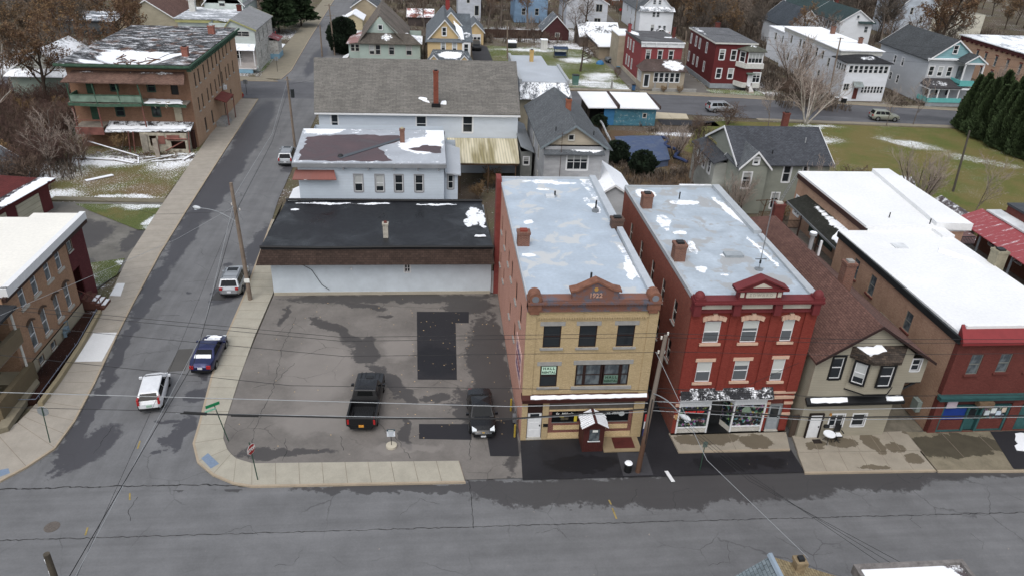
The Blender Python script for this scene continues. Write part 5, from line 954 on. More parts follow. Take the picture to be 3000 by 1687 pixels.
MB().slab([(2.4, 86.2, 3.9), (10.0, 86.2, 3.9), (10.4, 93.5, 4.7), (1.4, 93.5, 4.7)], .07).build('roof', FIB, cp)
for x in (2.9, 6.3, 9.6): post(cp, x, 86.5, 0, 3.85, .12, WOODB)
MB().box(2.4, 9.9, 86.3, 86.4, 3.6, 3.83).build('beam', WOODB, cp)
block(H, 10.4, 88.6, 11.8, 100, 0, 4.6, std('dim_clap', '6f7270', .8, .2), {'F': [(11.1, 2.9, .7, 1.0, 'dh', 'white')]}, name='side_room'); MB().slab([(10.3, 88.2, 5.4), (12.0, 88.0, 4.7), (12.0, 100.3, 4.7), (10.3, 100.3, 5.4)], .12).build('roof', membrane('grey_leanto', '7a8086', snow=.3), H)
# ================================================================ I: grey gable house
CLAP = siding('grey_white_clap', 'a6a8ab', .15, dirt=.35, var=.2); GSH = shingle('slate_grey_shingle', '4f5357', '5d6165', wear=.15); CREAM = siding('cream_clap', 'b4aa98', .15)
I_ = thing('house', 'narrow grey gabled house with brick chimney and a triple window under a skirt roof', 'house', (12.2, 81, 0))
block(I_, 12.2, 81, 18.8, 98, 0, 7.75, CLAP, {'F': [(15.97, 5.0, 2.35, 1.8, 'trip', 'wide')], 'L': [(86, 4.6, .8, 1.6), (91, 4.6, .8, 1.6), (86, 1.4, .8, 1.6)]}, 'plain')
gable(I_, 12.2, 81.2, 18.8, 98, 7.85, 10.05, 'y', GSH, CREAM, .55, .45, .14, std('bluegrey_trim', '6f7a80', .7)); window(I_, 15.1, 81.2, 8.4, 'F', .62, .62, 'plain', 'fixed')
MB().slab([(12.0, 80.5, 6.95), (19.0, 80.5, 6.95), (18.9, 81.25, 7.55), (12.1, 81.25, 7.55)], .12).build('skirt_roof', shingle('skirt_sh', '50555a', '5d6165', snow=.3, sscale=1.2, bl=[(17, 81, 2.3, .25, 0)]), I_)
block(I_, 18.8, 86.5, 20.9, 95, 0, 5.6, CLAP, name='side_room'); MB().slab([(18.8, 86.1, 6.6), (21.2, 86.1, 5.7), (21.2, 95.3, 5.7), (18.8, 95.3, 6.6)], .14).build('roof', shingle('side_sh', '565c62', '646a70', snow=.25), I_)
chimney(I_, 15.75, 88.2, 9.4, 11.2, .6, .6, brick('orange_chimney', '8b4f38', '9c5a40', '6b5548'), None); vent(I_, 13.6, 83, 8.9, .5); vent(I_, 17.9, 82.5, 8.6, .5)
m = MB(); m.tube([(14.0, 80.7, 0), (14.0, 80.7, 9.4)], .03, 6); m.tube([(12.6, 80.7, 3.0), (15.2, 80.7, 3.0)], .02, 5); m.tube([(13.4, 80.7, 9.2), (14.8, 80.7, 9.2)], .02, 5); m.build('aerial_mast', std('rust_pole', '4e3b33', .8), I_)
# ================================================================ J: small white garage
J = thing('garage', 'small white garage with snow-flecked gable roof behind the two tall brick buildings', 'garage', (17.3, 77.8, 0))
block(J, 17.3, 77.8, 22.3, 86, 0, 2.8, siding('garage_white', 'b3b6ba', .15), {'F': [(19.0, 1.2, .6, .9, 'dh', 'plain')]}); gable(J, 17.3, 77.8, 22.3, 86, 2.8, 4.4, 'y', shingle('snow_shingle', '6d6a6b', '7a7778', snow=.56, sscale=1.6, stretch=(1, 2.4), hard=.03), siding('garage_white2', 'b3b6ba', .15), .3, .3)
# ================================================================ K: blue shed
K = thing('shed', 'peeling turquoise double shed with two snow-covered flat roofs', 'shed', (24.3, 116.3, 0))
TUR = siding('peeling_turquoise', '45788a', .16, vert=False, dirt=.5, var=.3, peel=.06, peelc='8fa0a3')
block(K, 24.3, 116.6, 28.2, 124, 0, 3.0, std('dk_open', '3f3834', .95), faces='RBL'); block(K, 26.6, 116.5, 28.3, 117, 0, 3.0, siding('bright_blue_boards', '3a78a6', .2), faces='F'); block(K, 28.3, 116.4, 35.0, 124, 0, 2.9, TUR, {'F': [(33.2, 1.3, .6, .7, 'fixed', 'plain')]})
MB().box(24.2, 26.6, 119, 119.1, 0, 3).build('back_wall', BLACKP, K); snr = membrane('snow_roof', 'e3e6ea', var=.05, snow=.3, seams=0)
MB().slab([(23.9, 115.9, 2.95), (28.5, 115.9, 3.0), (28.5, 124.6, 3.35), (23.6, 124.6, 3.3)], .16).build('roof', snr, K); MB().slab([(28.9, 115.8, 3.0), (35.3, 115.9, 2.95), (35.5, 124.6, 3.3), (28.9, 124.6, 3.35)], .16).build('roof', snr, K)
MB().box(28.5, 28.9, 115.8, 124.6, 2.9, 3.45).build('ridge_board', RAILD, K); MB().box(35.3, 35.55, 115.9, 124.6, 2.8, 3.3).build('edge_board', RAILD, K)
# ================================================================ L: flat silver building with mansard
L_ = thing('building', 'flat silver-roofed building with a snowy mansard skirt, next to the large tan-roofed hall', 'building', (12.4, 110, 0))
LW = std('cream_stucco', 'a39a86', .9, .25, .5); SR = membrane('silver_roof_plain', 'a4abb3', var=.16, snow=.1)
block(L_, 12.4, 109.6, 19.6, 128, 0, 6.4, LW); m = MB(); m.prism([(12.3, 110.6), (19.4, 110.6), (19.6, 121.5), (17.9, 121.8), (17.8, 129.3), (12.3, 129.3)], 6.4, 8.0); m.build('roof', SR, L_)
m = MB(); m.slab([(12.2, 108.6, 6.0), (19.9, 108.6, 6.0), (19.4, 110.6, 7.9), (12.3, 110.6, 7.9)], .15); m.build('mansard', shingle('mansard_sh', '5c6066', '6a6f75', snow=.47, sscale=1.0, stretch=(1.2, .5)), L_)
ring(L_, 12.2, 110.5, 12.6, 129.4, 7.8, 8.35, .2, GALV, 'coping'); MB().box(19.3, 19.65, 110.5, 121.5, 7.8, 8.3).build('coping', GALV, L_); chimney(L_, 15.6, 124.6, 8, 9.8, .6, .6, std('buff_chimney', 'b0935c', .85), DARKM)
fg = thing('wooden_fence', 'short brown board fence beside the flat silver-roofed building', 'fence', (21, 131, 0)); MB().box(20.4, 20.5, 121, 132.4, 0, 1.8).build('fence_panel', siding('fence_b', '5d4c38', .16, vert=True), fg); MB().box(20.5, 23.3, 132.3, 132.4, 0, 1.8).build('fence_panel', siding('fence_c', '63513b', .16, vert=True), fg)
tag(block(None, 19.7, 123.5, 22.6, 127.5, 0, 2.3, std('grey_box_w', '5b554f', .9), name='shed', top=True), 'plain grey flat-roofed shed against the silver-roofed building', 'shed')
# ================================================================ M: grey green house
M_ = thing('house', 'grey green house with dark slate roof, small gabled dormer bay and white trimmed windows', 'house', (34.5, 80.5, 0))
SAGE = siding('sage_clap', '8a8e84', .14, dirt=.15); DSL = shingle('dark_slate', '3c3f45', '494c52', snow=.26, sscale=.7, bl=[(41.5, 89, 1.6, 1.6, 0)], wear=.25)
block(M_, 38.2, 81, 46.1, 88.6, 0, 6.0, SAGE, {'F': [(41.0, 3.7, .85, 2.1, 'dh', 'wide'), (43.2, 5.0, .55, .65, 'fixed', 'wide'), (40.2, .4, .85, 1.9, 'dh', 'wide')]}, 'wide')
block(M_, 34.9, 80.2, 38.2, 88.6, 0, 6.0, SAGE, {'F': [(35.9, 3.2, .95, 1.9, 'dh', 'wide')], 'L': [(86, 3.2, .8, 1.7)]}, 'wide')
block(M_, 33.4, 84.2, 34.9, 92.5, 0, 4.9, siding('sage_pale', '9a9c96', .14), {'L': [(86, 3.0, .9, 1.6), (88, 3.0, .9, 1.6), (90, 3.0, .9, 1.6)]}, 'wide', name='side_wing'); MB().slab([(33.1, 83.9, 4.9), (35.0, 83.9, 5.6), (35.0, 92.8, 5.6), (33.1, 92.8, 4.9)], .12).build('roof', DSL, M_)
gable(M_, 34.9, 81, 46.1, 91.6, 6.0, 8.7, 'x', DSL, SAGE, .45, .35, .14)
gable(M_, 35.0, 80.2, 38.2, 84.5, 5.95, 7.6, 'y', GSH, SAGE, .4, .35, .12); window(M_, 36.6, 80.2, 6.15, 'F', .6, .75, 'wide', 'fixed')
chimney(M_, 42.6, 87.5, 8, 10.2, .7, .6, brick('m_chim', '6a362e', '783f35', '55423a'), DARKM); vent(M_, 43.9, 83.9, 7.2, 1.0, .07, GALV); vent(M_, 39.3, 82.2, 6.6, .6, .06)
# ================================================================ N: red brick house with white porch
NRB = brick('rose_brick', '7f383b', '8a3f43', '743c3d', .15); BEIP = siding('beige_porch', 'a39886', .14)
N_ = thing('house', 'rose red brick house with a white bracketed cornice and glazed beige front porch', 'house', (39.1, 144.6, 0))
block(N_, 39.1, 144.6, 47, 158.5, 0, 7.4, NRB, {'F': [(40.45, 4.75, .85, 1.7, 'dh', 'hood'), (42.75, 4.75, .85, 1.7, 'dh', 'hood'), (44.9, 4.75, .85, 1.7, 'dh', 'hood')], 'L': [(c, z, .75, 1.9, 'dh', 'white') for c in (155.7, 153.6, 151.1) for z in (4.9, 1.6)]}, 'white'); MB().box(38.95, 39.1, 144.6, 158.4, 0, .8).build('foundation', CONC, N_)
m = MB(); m.box(38.9, 47.2, 144.3, 144.62, 7.1, 7.85); m.box(38.8, 47.3, 144.1, 144.62, 7.85, 8.05)
for x in (39.6, 41.6, 43.8, 45.9): m.box(x, x+.14, 144.05, 144.3, 7.4, 7.85)
m.build('cornice', WHITE, N_)
MB().prism([(39.0, 144.5), (47.1, 144.5), (47.1, 158.6), (39.0, 158.6)], 7.4, lambda x, y: 8.15-(y-144.5)*.03).build('roof', membrane('dark_flat', '4b4a4c', snow=.25, sscale=.5, bl=[(40, 155, 1, 4, 0), (46, 150, 1.6, 1, 0)]), N_)
block(N_, 37.8, 158.5, 40.6, 166, 0, 6.6, BEIP, name='rear_wing'); MB().box(37.6, 40.8, 158.5, 166.2, 6.6, 6.8).build('roof', snr, N_)
chimney(N_, 39.3, 156.6, 7.5, 9.3, .55, .8, brick('n_chim', '8c3b3e', '974246', '6d4040'), None); chimney(N_, 46.5, 149.8, 7.5, 10.0, .5, .5, REDB2); 
block(N_, 38.7, 141, 47.0, 144.6, 0, 3.5, BEIP, {'F': [(39.7, .5, .9, 2.2, 'fixed', 'wide')]+[(41.5+i*1.03, 1.35, .8, 1.75, 'dh', 'whited') for i in range(5)], 'L': [(141.8+i*.9, 1.3, .6, 1.75, 'dh', 'whited') for i in range(3)]}, 'wide', name='porch_wall')
m = MB(); m.mesh([(38.3, 140.5, 3.5), (47.4, 140.5, 3.5), (47.0, 144.6, 4.9), (40.0, 144.6, 4.9), (38.3, 144.6, 3.5), (38.3, 140.5, 3.38), (47.4, 140.5, 3.38)], [(0, 1, 2, 3), (0, 3, 4), (5, 6, 1, 0)]); m.build('porch_roof', shingle('porch_brown', '4a3f3c', '564a46', snow=.28, sscale=1.3, bl=[(45, 142.5, 2.6, 2.2, 0)]), N_)
# ================================================================ O: dark red house
OCL = siding('oxblood_clap', '602527', .13, dirt=.12); PALEB = std('pale_foundation', '878e93', .9, .2)
O_ = thing('house', 'oxblood red two storey house with flat hipped grey roof and a white double bay porch', 'house', (52.9, 142.9, 0))
block(O_, 52.9, 142.9, 60.6, 159, .9, 8.5, OCL, {'F': [(54.3, 5.4, .95, 1.8, 'dh', 'wide'), (56.6, 5.35, .95, 1.8, 'dh', 'wide'), (54.25, 1.9, .95, 1.8, 'dh', 'wide'), (56.6, 1.9, .95, 1.8, 'dh', 'wide')], 'L': [(c, z, .75, 1.8, 'dh', 'wide') for c in (158, 154.7, 152.3, 148) for z in (5.7, 2.1)]}, 'wide'); MB().box(52.8, 60.7, 142.8, 159, 0, .9).build('foundation', PALEB, O_)
hip(O_, 52.9, 142.9, 60.6, 159, 8.5, 9.2, shingle('o_grey', '5b5d61', '686a6e', snow=.2, bl=[(53.2, 156, .6, 8, 0)], wear=.2), .35, .1, trim=OFFW); chimney(O_, 57.5, 156.5, 9, 10.1, .9, .6, REDB2)
m = MB(); m.prism([(57.6, 143), (58.6, 140.9), (61.6, 140.9), (62, 143)], .6, 7.4); m.build('bay_wall', OCL, O_)
for q, a, b in (([(57.2, 143), (58.35, 140.5), (61.9, 140.5), (62.4, 143)], 4.3, 5.2), ([(57.3, 143), (58.4, 140.6), (59.3, 140.6), (59.3, 143)], .7, 1.6), ([(60.3, 143), (60.3, 140.55), (61.8, 140.55), (62.2, 143)], .7, 1.6)): MB().prism(q, a, b).build('porch_panel', OFFW, O_)
m = MB(); m.mesh([(57.0, 143, 7.5), (58.2, 140.3, 7.5), (62.0, 140.3, 7.5), (62.6, 143, 7.5), (60, 142.8, 8.4), (57.0, 143, 7.35), (58.2, 140.3, 7.35), (62.0, 140.3, 7.35), (62.6, 143, 7.35)], [(0, 1, 4), (1, 2, 4), (2, 3, 4), (5, 6, 1, 0), (6, 7, 2, 1), (7, 8, 3, 2)]); m.build('bay_roof', shingle('bay_grey', '4f5148', '5c5e55', snow=.2, bl=[(60, 142, .8, .5, 0)]), O_)
window(O_, 60.1, 140.85, 5.3, 'F', 2.7, 1.8, 'wide', 'quad'); window(O_, 58.05, 141.9, 5.3, 'F', 1.2, 1.8, 'wide', 'dh', ang=-1.12); window(O_, 60.95, 140.85, 1.7, 'F', 1.4, 1.8, 'wide', 'pair'); door(O_, 59.7, 140.85, 1.0, 'F', .85, 2.0, WHITE)
MB().box(58.9, 60.2, 140.0, 140.9, 3.3, 3.5).build('door_canopy', std('green_canopy', '5f6f66', .6), O_)
m = MB()
for i in range(6): m.box(59.2, 60.3, 140.8-.32*(i+1), 140.8-.32*i, 0, 1.0-.16*i)
m.build('steps', CONC, O_); st = MB()
for i in range(5): st.box(59.25, 60.25, 140.82-.32*(i+1), 140.78-.32*i, 1.0-.16*i, 1.04-.16*i)
st.build('snow', SNOW, O_); rail(O_, 59.15, 140.7, 59.15, 138.9, .3, .9, RAILD)
# ================================================================ P: long white house
P_ = thing('house', 'long white two storey house with snow-white flat roof and rows of porch windows', 'house', (75.9, 139.2, 0))
PCL = siding('bright_white_clap', 'd6dae0', .13, dirt=.1)
block(P_, 75.9, 139.2, 83.8, 165, 0, 7.9, PCL, {'L': [(156.6, 5.7, .8, 1.5), (155, 5.6, .8, 1.5), (151.6, 5.5, .8, 1.5), (148.8, 5.5, .8, 1.5), (146.1, 5.4, .8, 1.5), (143.2, 4.5, .8, 1.6), (157, 2.0, .8, 1.5), (155.1, 2.0, .8, 1.5), (146.1, 1.7, .8, 1.5), (161, 5.7, .8, 1.5), (161, 2, .8, 1.5)]}, 'plain')
block(P_, 77.2, 165, 82.6, 176, 0, 6.6, PCL, {'L': [(168, 4.4, .8, 1.5), (172, 4.4, .8, 1.5)]}, 'plain', name='rear_wing'); MB().box(77, 82.8, 165, 176.2, 6.6, 6.8).build('roof', snr, P_)
flatroof(P_, 75.9, 139.2, 83.8, 165, 8.25, membrane('snow_full', 'e8ebee', var=.04), .45, .15); ring(P_, 75.75, 139.05, 83.95, 165.1, 7.5, 8.25, .15, OFFW, 'cornice')
block(P_, 75.2, 134.8, 83.6, 139.2, 0, 6.9, PCL, {'F': [(76.1+i*.97, 5.15, .72, 1.3, 'dh', 'whited') for i in range(8)]+[(79.3+i*.62, 1.5, .5, 1.25, 'dh', 'whited') for i in range(7)]+[(76.0, 1.9, 1.0, 1.25, 'pair', 'plain')], 'L': [(135.5+i*.95, 5.15, .7, 1.3, 'dh', 'whited') for i in range(4)]}, 'white', name='porch_wall')
hip(P_, 75.2, 134.8, 83.6, 140.2, 6.9, 7.9, shingle('black_shingle', '26272a', '303134', snow=.2, bl=[(79.5, 136.2, 2.2, .9, 0)]), .35); MB().slab([(77.0, 133.6, 2.9), (78.9, 133.6, 2.9), (78.9, 134.8, 3.6), (77.0, 134.8, 3.6)], .08).build('door_canopy', std('grey_canopy', '7a8484', .6), P_); door(P_, 78, 134.78, .4, 'F', .85, 2.0, REDB2)
chimney(P_, 82.6, 157, 8.3, 9.9, .8, .7, CHIMB); chimney(P_, 83.2, 146.5, 8.3, 9.5, .7, .6, CHIMB); MB().box(83.9, 84.8, 141, 144.5, 6.0, 7.9).build('side_bay', RAILD, P_)
# ================================================================ Q: grey and aqua house
QCL = siding('pale_grey_clap', 'b2b6bb', .13, dirt=.1); AQ = siding('aqua_shingle', '7fa9b0', .2); AQP = std('aqua_paint', '5ba8a6', .6, .12); QS = shingle('charcoal_shingle', '3d4043', '494d50', wear=.2)
Q_ = thing('house', 'pale grey house with aqua gable and aqua porch panels beside the evergreen hedge', 'house', (91, 134.9, 0))
block(Q_, 91.0, 135.0, 100.3, 152, 0, 8.0, QCL, {'F': [(91.9, 4.95, .9, 1.65, 'dh', 'wide'), (93.7, 4.9, .9, 1.65, 'dh', 'wide'), (95.5, 4.9, .9, 1.65, 'dh', 'wide')], 'L': [(146, 5.0, .8, 1.4), (143.2, 5.0, .8, 1.5), (146, 1.7, .8, 1.4), (143.4, 1.6, .8, 1.5)]}, 'wide')
gable(Q_, 91.0, 135.0, 100.3, 152, 8.0, 11.3, 'y', QS, None, .5, .3, .14); m = MB(); m.mesh([(91, 134.98, 8.1), (100.3, 134.98, 8.1), (95.65, 134.98, 11.3), (91, 135.1, 8.1), (100.3, 135.1, 8.1), (95.65, 135.1, 11.3)], [(0, 1, 2), (5, 4, 3), (0, 3, 4, 1)]); m.build('gable_wall', AQ, Q_); MB().box(90.6, 100.7, 134.5, 135.1, 7.85, 8.1).build('cornice', WHITE, Q_)
window(Q_, 95.4, 134.98, 9.0, 'F', .85, 1.45, 'whited'); snowp(Q_, [(91.6, 134.55), (96, 134.55), (96, 134.9), (91.6, 134.9)], 8.1, .06, .5, .03)
MB().box(96.3, 100.2, 132.2, 135.0, 7.6, 7.95).build('beam', WHITE, Q_); gable(Q_, 96.3, 132.2, 100.2, 135.2, 7.95, 9.2, 'y', QS, AQ, .3, .2, .12, ends=(1, 0))
for x in (96.45, 100.05): post(Q_, x, 132.35, 4.6, 7.6, .22, WHITE)
MB().box(96.2, 100.3, 132.1, 135.0, 3.9, 4.1).build('deck', WHITE, Q_); m = MB(); m.box(96.2, 100.3, 132.05, 132.2, 3.75, 4.75); m.box(96.2, 96.35, 132.2, 135, 3.75, 4.75); m.build('porch_panel', AQP, Q_)
MB().box(97, 98.2, 134.85, 135.0, 4.2, 6.8).build('porch_window', PGREY, Q_)
m = MB(); m.mesh([(90.3, 131.6, 3.5), (96.6, 131.6, 3.5), (96.0, 135, 4.5), (91.2, 135, 4.5), (90.3, 135, 3.5), (90.3, 131.6, 3.3), (96.6, 131.6, 3.3)], [(0, 1, 2, 3), (0, 3, 4), (5, 6, 1, 0)]); m.build('porch_roof', shingle('q_porch', '3d3b3d', '474548', snow=.2, bl=[(92.8, 133, 2.0, 1.5, 0)]), Q_)
MB().box(90.4, 99.2, 131.8, 135, 3.1, 3.3).build('porch_ceiling', WHITE, Q_)
for x in (90.6, 92.4, 94.4, 96.4, 98.9): post(Q_, x, 131.9, .9, 3.1, .2, WHITE)
MB().box(90.5, 97.2, 131.75, 131.9, .75, 1.55).build('porch_panel', AQP, Q_); MB().box(90.5, 90.65, 131.9, 135, .75, 1.55).build('porch_panel', AQP, Q_); MB().box(90.5, 99.2, 131.8, 135, .55, .72).build('deck', GREYM, Q_); MB().box(90.5, 97.2, 131.8, 131.95, 0, .55).build('lattice', PALEB, Q_)
for x in (91.9, 94.0, 96.0): MB().box(x, x+.8, 134.9, 135.0, 1.4, 3.0).build('porch_window', PDARK, Q_)
m = MB()
for i in range(4): m.box(97.4, 98.9, 131.7-.3*(i+1), 131.7-.3*i, 0, .65-.16*i)
m.build('steps', GREYM, Q_)
# ================================================================ R: tan brick block at the edge
R_ = thing('apartment_building', 'long tan painted brick building with wine red eaves and snowy roof behind the hedge', 'building', (118, 128, 0))
TBR = brick('tan_painted_brick', 'b08d74', 'bc9a80', '9d8069', .3, '8f6f5c')
block(R_, 116.6, 128, 134, 164, 0, 7.4, TBR, {'L': [(c, z, .8, 2.0, 'dh', 'redhood') for c in (157.6, 154.8, 151.4, 147.8, 144, 140, 136, 132) for z in (3.7, .7)]}, faces='FRL'); MB().box(116.5, 134, 163.9, 164.1, 0, 7.4).build('end_wall', PCL, R_)
flatroof(R_, 116.6, 128, 134, 164, 7.7, membrane('half_snow', '8d959c', snow=.56, sscale=.35, stretch=(1, .5)), .6, .18); m = MB(); m.box(116.2, 116.65, 128, 164, 7.0, 7.7)
for i in range(22): m.box(116.1, 116.55, 128.6+i*1.65, 128.85+i*1.65, 6.7, 7.1)
m.build('eaves', std('wine_eave', '4c2324', .7), R_)
# ================================================================ S, white houses on the far right
S_ = thing('house', 'white house with dark green roof and grey shutters far behind the long white house', 'house', (100, 188, 0))
SWH = siding('clean_white_clap', 'd8dde3', .14, dirt=.06); GRN = shingle('green_shingle', '2c3b3a', '35464a', wear=.15)
block(S_, 101.5, 190, 110, 206, 0, 6.2, SWH, {'L': [(c, z, .8, 1.6, 'dh', 'shut') for c in (204, 201, 198, 196, 193) for z in (3.9, .9)], 'F': [(108.6, 3.6, .9, 1.5, 'dh', 'shut')]}); gable(S_, 101.5, 190, 110, 206, 6.2, 8.9, 'y', GRN, SWH, .5, .3); window(S_, 105.7, 190, 6.9, 'F', .7, .8, 'shut', 'fixed')
block(S_, 95, 206, 108, 213, 0, 6.2, SWH, name='rear_wing'); gable(S_, 95, 206, 108, 213, 6.2, 8.6, 'x', GRN, SWH, .5, .4); MB().slab([(106, 189.3, 5.9), (110.6, 189.3, 5.9), (110.6, 190.2, 6.4), (106, 190.2, 6.4)], .1).build('skirt_roof', GRN, S_); chimney(S_, 108.6, 208, 8, 9.6, .7, .7, REDB2)
m = MB()
for c in (204, 201, 198, 196, 193):
    for z in (3.9, .9):
        for s in (-1, 1): m.box(101.42, 101.48, c+s*.7-.2, c+s*.7+.2, z, z+1.6)
m.build('shutters', std('dk_shutter', '3b4145', .7), S_)
S2 = thing('house', 'white clapboard gable house with a wide attic window behind the long white house', 'house', (86, 183, 0))
block(S2, 84.5, 182, 93.5, 198, 0, 5.6, SWH); gable(S2, 84.5, 182, 93.5, 198, 5.6, 9.6, 'y', shingle('s2_dark', '3a4148', '454c54'), SWH, .4, .3); window(S2, 88.6, 182, 5.9, 'F', 1.4, 1.7, 'shut', 'pair')
S3 = thing('house', 'tall pale blue white house with a yellow door canopy behind the big rust-leaved tree', 'house', (128, 205, 0))
block(S3, 127, 206, 136, 220, 0, 9, siding('blue_white', 'b5bfcb', .16), {'F': [(129.5, 6.2, .8, 1.7), (132.8, 3.9, .8, 1.7), (130, 2.6, .8, 1.7), (133.5, .9, .8, 1.4)]}, 'plain'); gable(S3, 127, 206, 136, 220, 9, 13, 'y', GSH, siding('blue_white2', 'b5bfcb', .16)); block(S3, 136, 207, 152, 221, 0, 6.5, siding('cream_white', 'c9c6b8', .16), {'F': [(139, 3.6, .9, 1.6), (143, 3.6, .9, 1.6)]}, 'plain', name='wing_wall'); MB().box(129.4, 131.2, 205, 206, 2.0, 3.3).build('door_canopy', std('ochre', 'b09055', .8), S3)
# ================================================================ T: tall white house
T_ = thing('house', 'tall white gabled house with paired windows beyond the rose red brick house', 'house', (53, 201, 0))
block(T_, 53.0, 201.5, 61.8, 222, 0, 6.0, SWH, {'F': [(56.6, 4.2, .75, 1.25, 'dh', 'shut'), (57.7, 4.2, .75, 1.25, 'dh', 'shut'), (58.5, .9, .75, 1.25, 'dh', 'shut'), (59.8, .9, .75, 1.25, 'dh', 'shut'), (56.6, .3, .9, 2.0, 'fixed', 'white')], 'L': [(207, 3.4, .8, 1.6), (211, 3.4, .8, 1.6), (216, 3.4, .8, 1.6), (207, .8, .8, 1.6), (211, .8, .8, 1.6)]}, 'shut')
gable(T_, 53.0, 202.3, 61.8, 222, 6.0, 10.2, 'y', GSH, SWH, .5, .3); MB().slab([(52.7, 201.0, 5.7), (62.1, 201.0, 5.7), (61.9, 202.4, 6.7), (52.9, 202.4, 6.7)], .12).build('skirt_roof', shingle('t_skirt', '6a7076', '777d83', snow=.45, sscale=.8), T_)
for x in (56.6, 58.0): window(T_, x, 202.3, 7.2, 'F', .75, 1.1, 'shut')
# ================================================================ U: beige garage
U_ = thing('garage', 'long beige block garage with a snow-covered shed roof and a jeep parked in front', 'garage', (36, 169, 0))
block(U_, 35.9, 168.2, 44.5, 181, 0, 2.7, std('beige_block', '8f8270', .9, .15), {'F': [(40.3, 1.3, .5, .7), (40.95, 1.3, .5, .7)]}, 'white'); MB().slab([(35.2, 167.4, 2.8), (44.9, 167.4, 2.8), (44.9, 181.6, 3.2), (35.2, 181.6, 3.2)], .16).build('roof', snr, U_); MB().box(35.15, 35.25, 167.4, 181.6, 2.6, 3.1).build('fascia', DARKM, U_)
# V and others behind
def simple(name, label, x0, y0, x1, y1, ze, zr, axis, wallc, roofm, wins=None, cat='house', sty='plain', over=.4, ch=None):
    o = thing(name, label, cat, ((x0+x1)/2, y0, 0)); wm_ = wallc if not isinstance(wallc, str) else siding('clap_'+wallc, wallc, .15)
    block(o, x0, y0, x1, y1, 0, ze, wm_, wins or {}, sty)
    if axis == 'flat': flatroof(o, x0, y0, x1, y1, ze, roofm, over)
    elif axis == 'hip': hip(o, x0, y0, x1, y1, ze, zr, roofm, over)
    else: gable(o, x0, y0, x1, y1, ze, zr, axis, roofm, wm_, over)
    if ch: chimney(o, *ch)
    return o
simple('house', 'white two storey house with wide picture windows behind the leafless maple', 34.5, 207, 45.5, 220, 6.4, 9.5, 'y', 'c5cad2', GSH, {'F': [(43.2, 4.3, 1.7, 1.9, 'slide', 'plain'), (43.0, .8, 1.7, 1.9, 'slide', 'plain'), (40.2, .8, .8, 1.5)]})
simple('house', 'light blue house partly hidden by brown tree crowns', 21.5, 214, 30.5, 226, 6.2, 9.5, 'y', '7f9dbb', GSH, {'F': [(27.6, 2.0, 1.0, 1.7), (24, 2.0, 1.0, 1.7)]})
simple('house', 'narrow white house with a dark side door behind the yellow house garage', 6.2, 214, 12.4, 226, 7.5, 10.2, 'y', 'b9bfca', GSH, {'F': [(9.0, 4.6, .8, 1.7), (11.3, 1.5, 1.1, 2.5, 'fixed'), (9.2, 7.0-.4, .8, .8)]})
simple('shed', 'dark red barn shed with steep grey roof in the back gardens', 26.2, 189, 32.5, 196, 2.4, 5.6, 'y', '4b2a2c', shingle('bs', '555b62', '62686f', snow=.36), {'F': [(29.7, .8, 1.0, .9, 'four')]}, 'shed')
simple('garage', 'long low garage with a half snowy grey shingle roof under the bare tree', 34.0, 181.5, 43.2, 190, 2.5, 4.9, 'x', '574c44', shingle('gs', '5d6063', '6b6e71', snow=.50, sscale=.4), None, 'garage')
simple('house', 'brown shingled house with white trim across the far lane', 52.0, 252, 62, 262, 3.6, 6.5, 'x', '6b4535', GSH, {'F': [(57.8, 1.6, 2.2, 1.4, 'pair')]}, 'house', 'wide')
simple('shed', 'low shed with a rusty red and snow-dusted roof behind the mint green house', -6.8, 204, -.4, 212, 2.3, 3.6, 'x', '4a4240', membrane('rust_snow', '8b5145', snow=.5, sscale=.5), None, 'shed')
simple('shed', 'small white-roofed outbuilding on the street side of the mint green house', -21.8, 196, -17.6, 203, 2.6, 3.8, 'y', 'b8ab8a', shingle('wr', '8f9498', '9da2a6', snow=.6), None, 'shed')
simple('house', 'beige house with white snow porch near the street behind the mint green house', -21.0, 206, -14.5, 218, 4.0, 6.2, 'y', 'a3967f', GSH)
# ================================================================ W: yellow house
YCL = siding('butter_clap', 'c7ad80', .14, dirt=.06); BSH = shingle('blue_grey_shingle', '5c6268', '686f75', wear=.12)
W_ = thing('house', 'butter yellow gabled house with white corner boards, blue grey roof and red chimney', 'house', (-1.4, 152.5, 0))
block(W_, -1.4, 152.5, 7.0, 172, 0, 5.8, YCL, {'F': [(1.65, 3.6, .75, 1.9, 'dh', 'wide'), (3.85, 3.6, .75, 1.9, 'dh', 'wide')]}, 'wide')
gable(W_, -1.4, 153.2, 5.3, 172, 5.9, 9.6, 'y', BSH, YCL, .4, .4); window(W_, 1.85, 153.2, 6.7, 'F', .75, 1.5, 'wide')
MB().slab([(-1.8, 152.1, 5.7), (5.6, 152.1, 5.7), (5.4, 153.3, 6.2), (-1.5, 153.3, 6.2)], .12).build('skirt_roof', BSH, W_)
MB().slab([(5.2, 152.2, 5.8), (7.4, 152.2, 5.8), (7.4, 166, 9.0), (3.4, 166, 9.0)], .14).build('roof', shingle('w_side', '50575d', '5c6369', snow=.2, bl=[(6.3, 155.5, 1.3, 1.6, 0)]), W_)
snowp(W_, [(4.6, 153), (5.7, 152.6), (5.6, 156), (3.9, 160), (3.3, 163)], lambda x, y: 6.1+(y-152.6)*.23+.55*(y > 156), .06, .7, .1); MB().box(5.3, 6.95, 152.2, 152.5, 3.2, 5.75).build('corner_panel', WHITE, W_); window(W_, 6.1, 152.2, 3.8, 'F', .85, 1.6, 'wide')
gable(W_, 1.0, 160, 5.6, 166, 7.5, 10.0, 'y', BSH, YCL, .3, .2); chimney(W_, 2.8, 171, 8, 11.2, .9, .7, brick('bright_chim', '8e2f2c', '9c3835', '6d4040'), GALV)
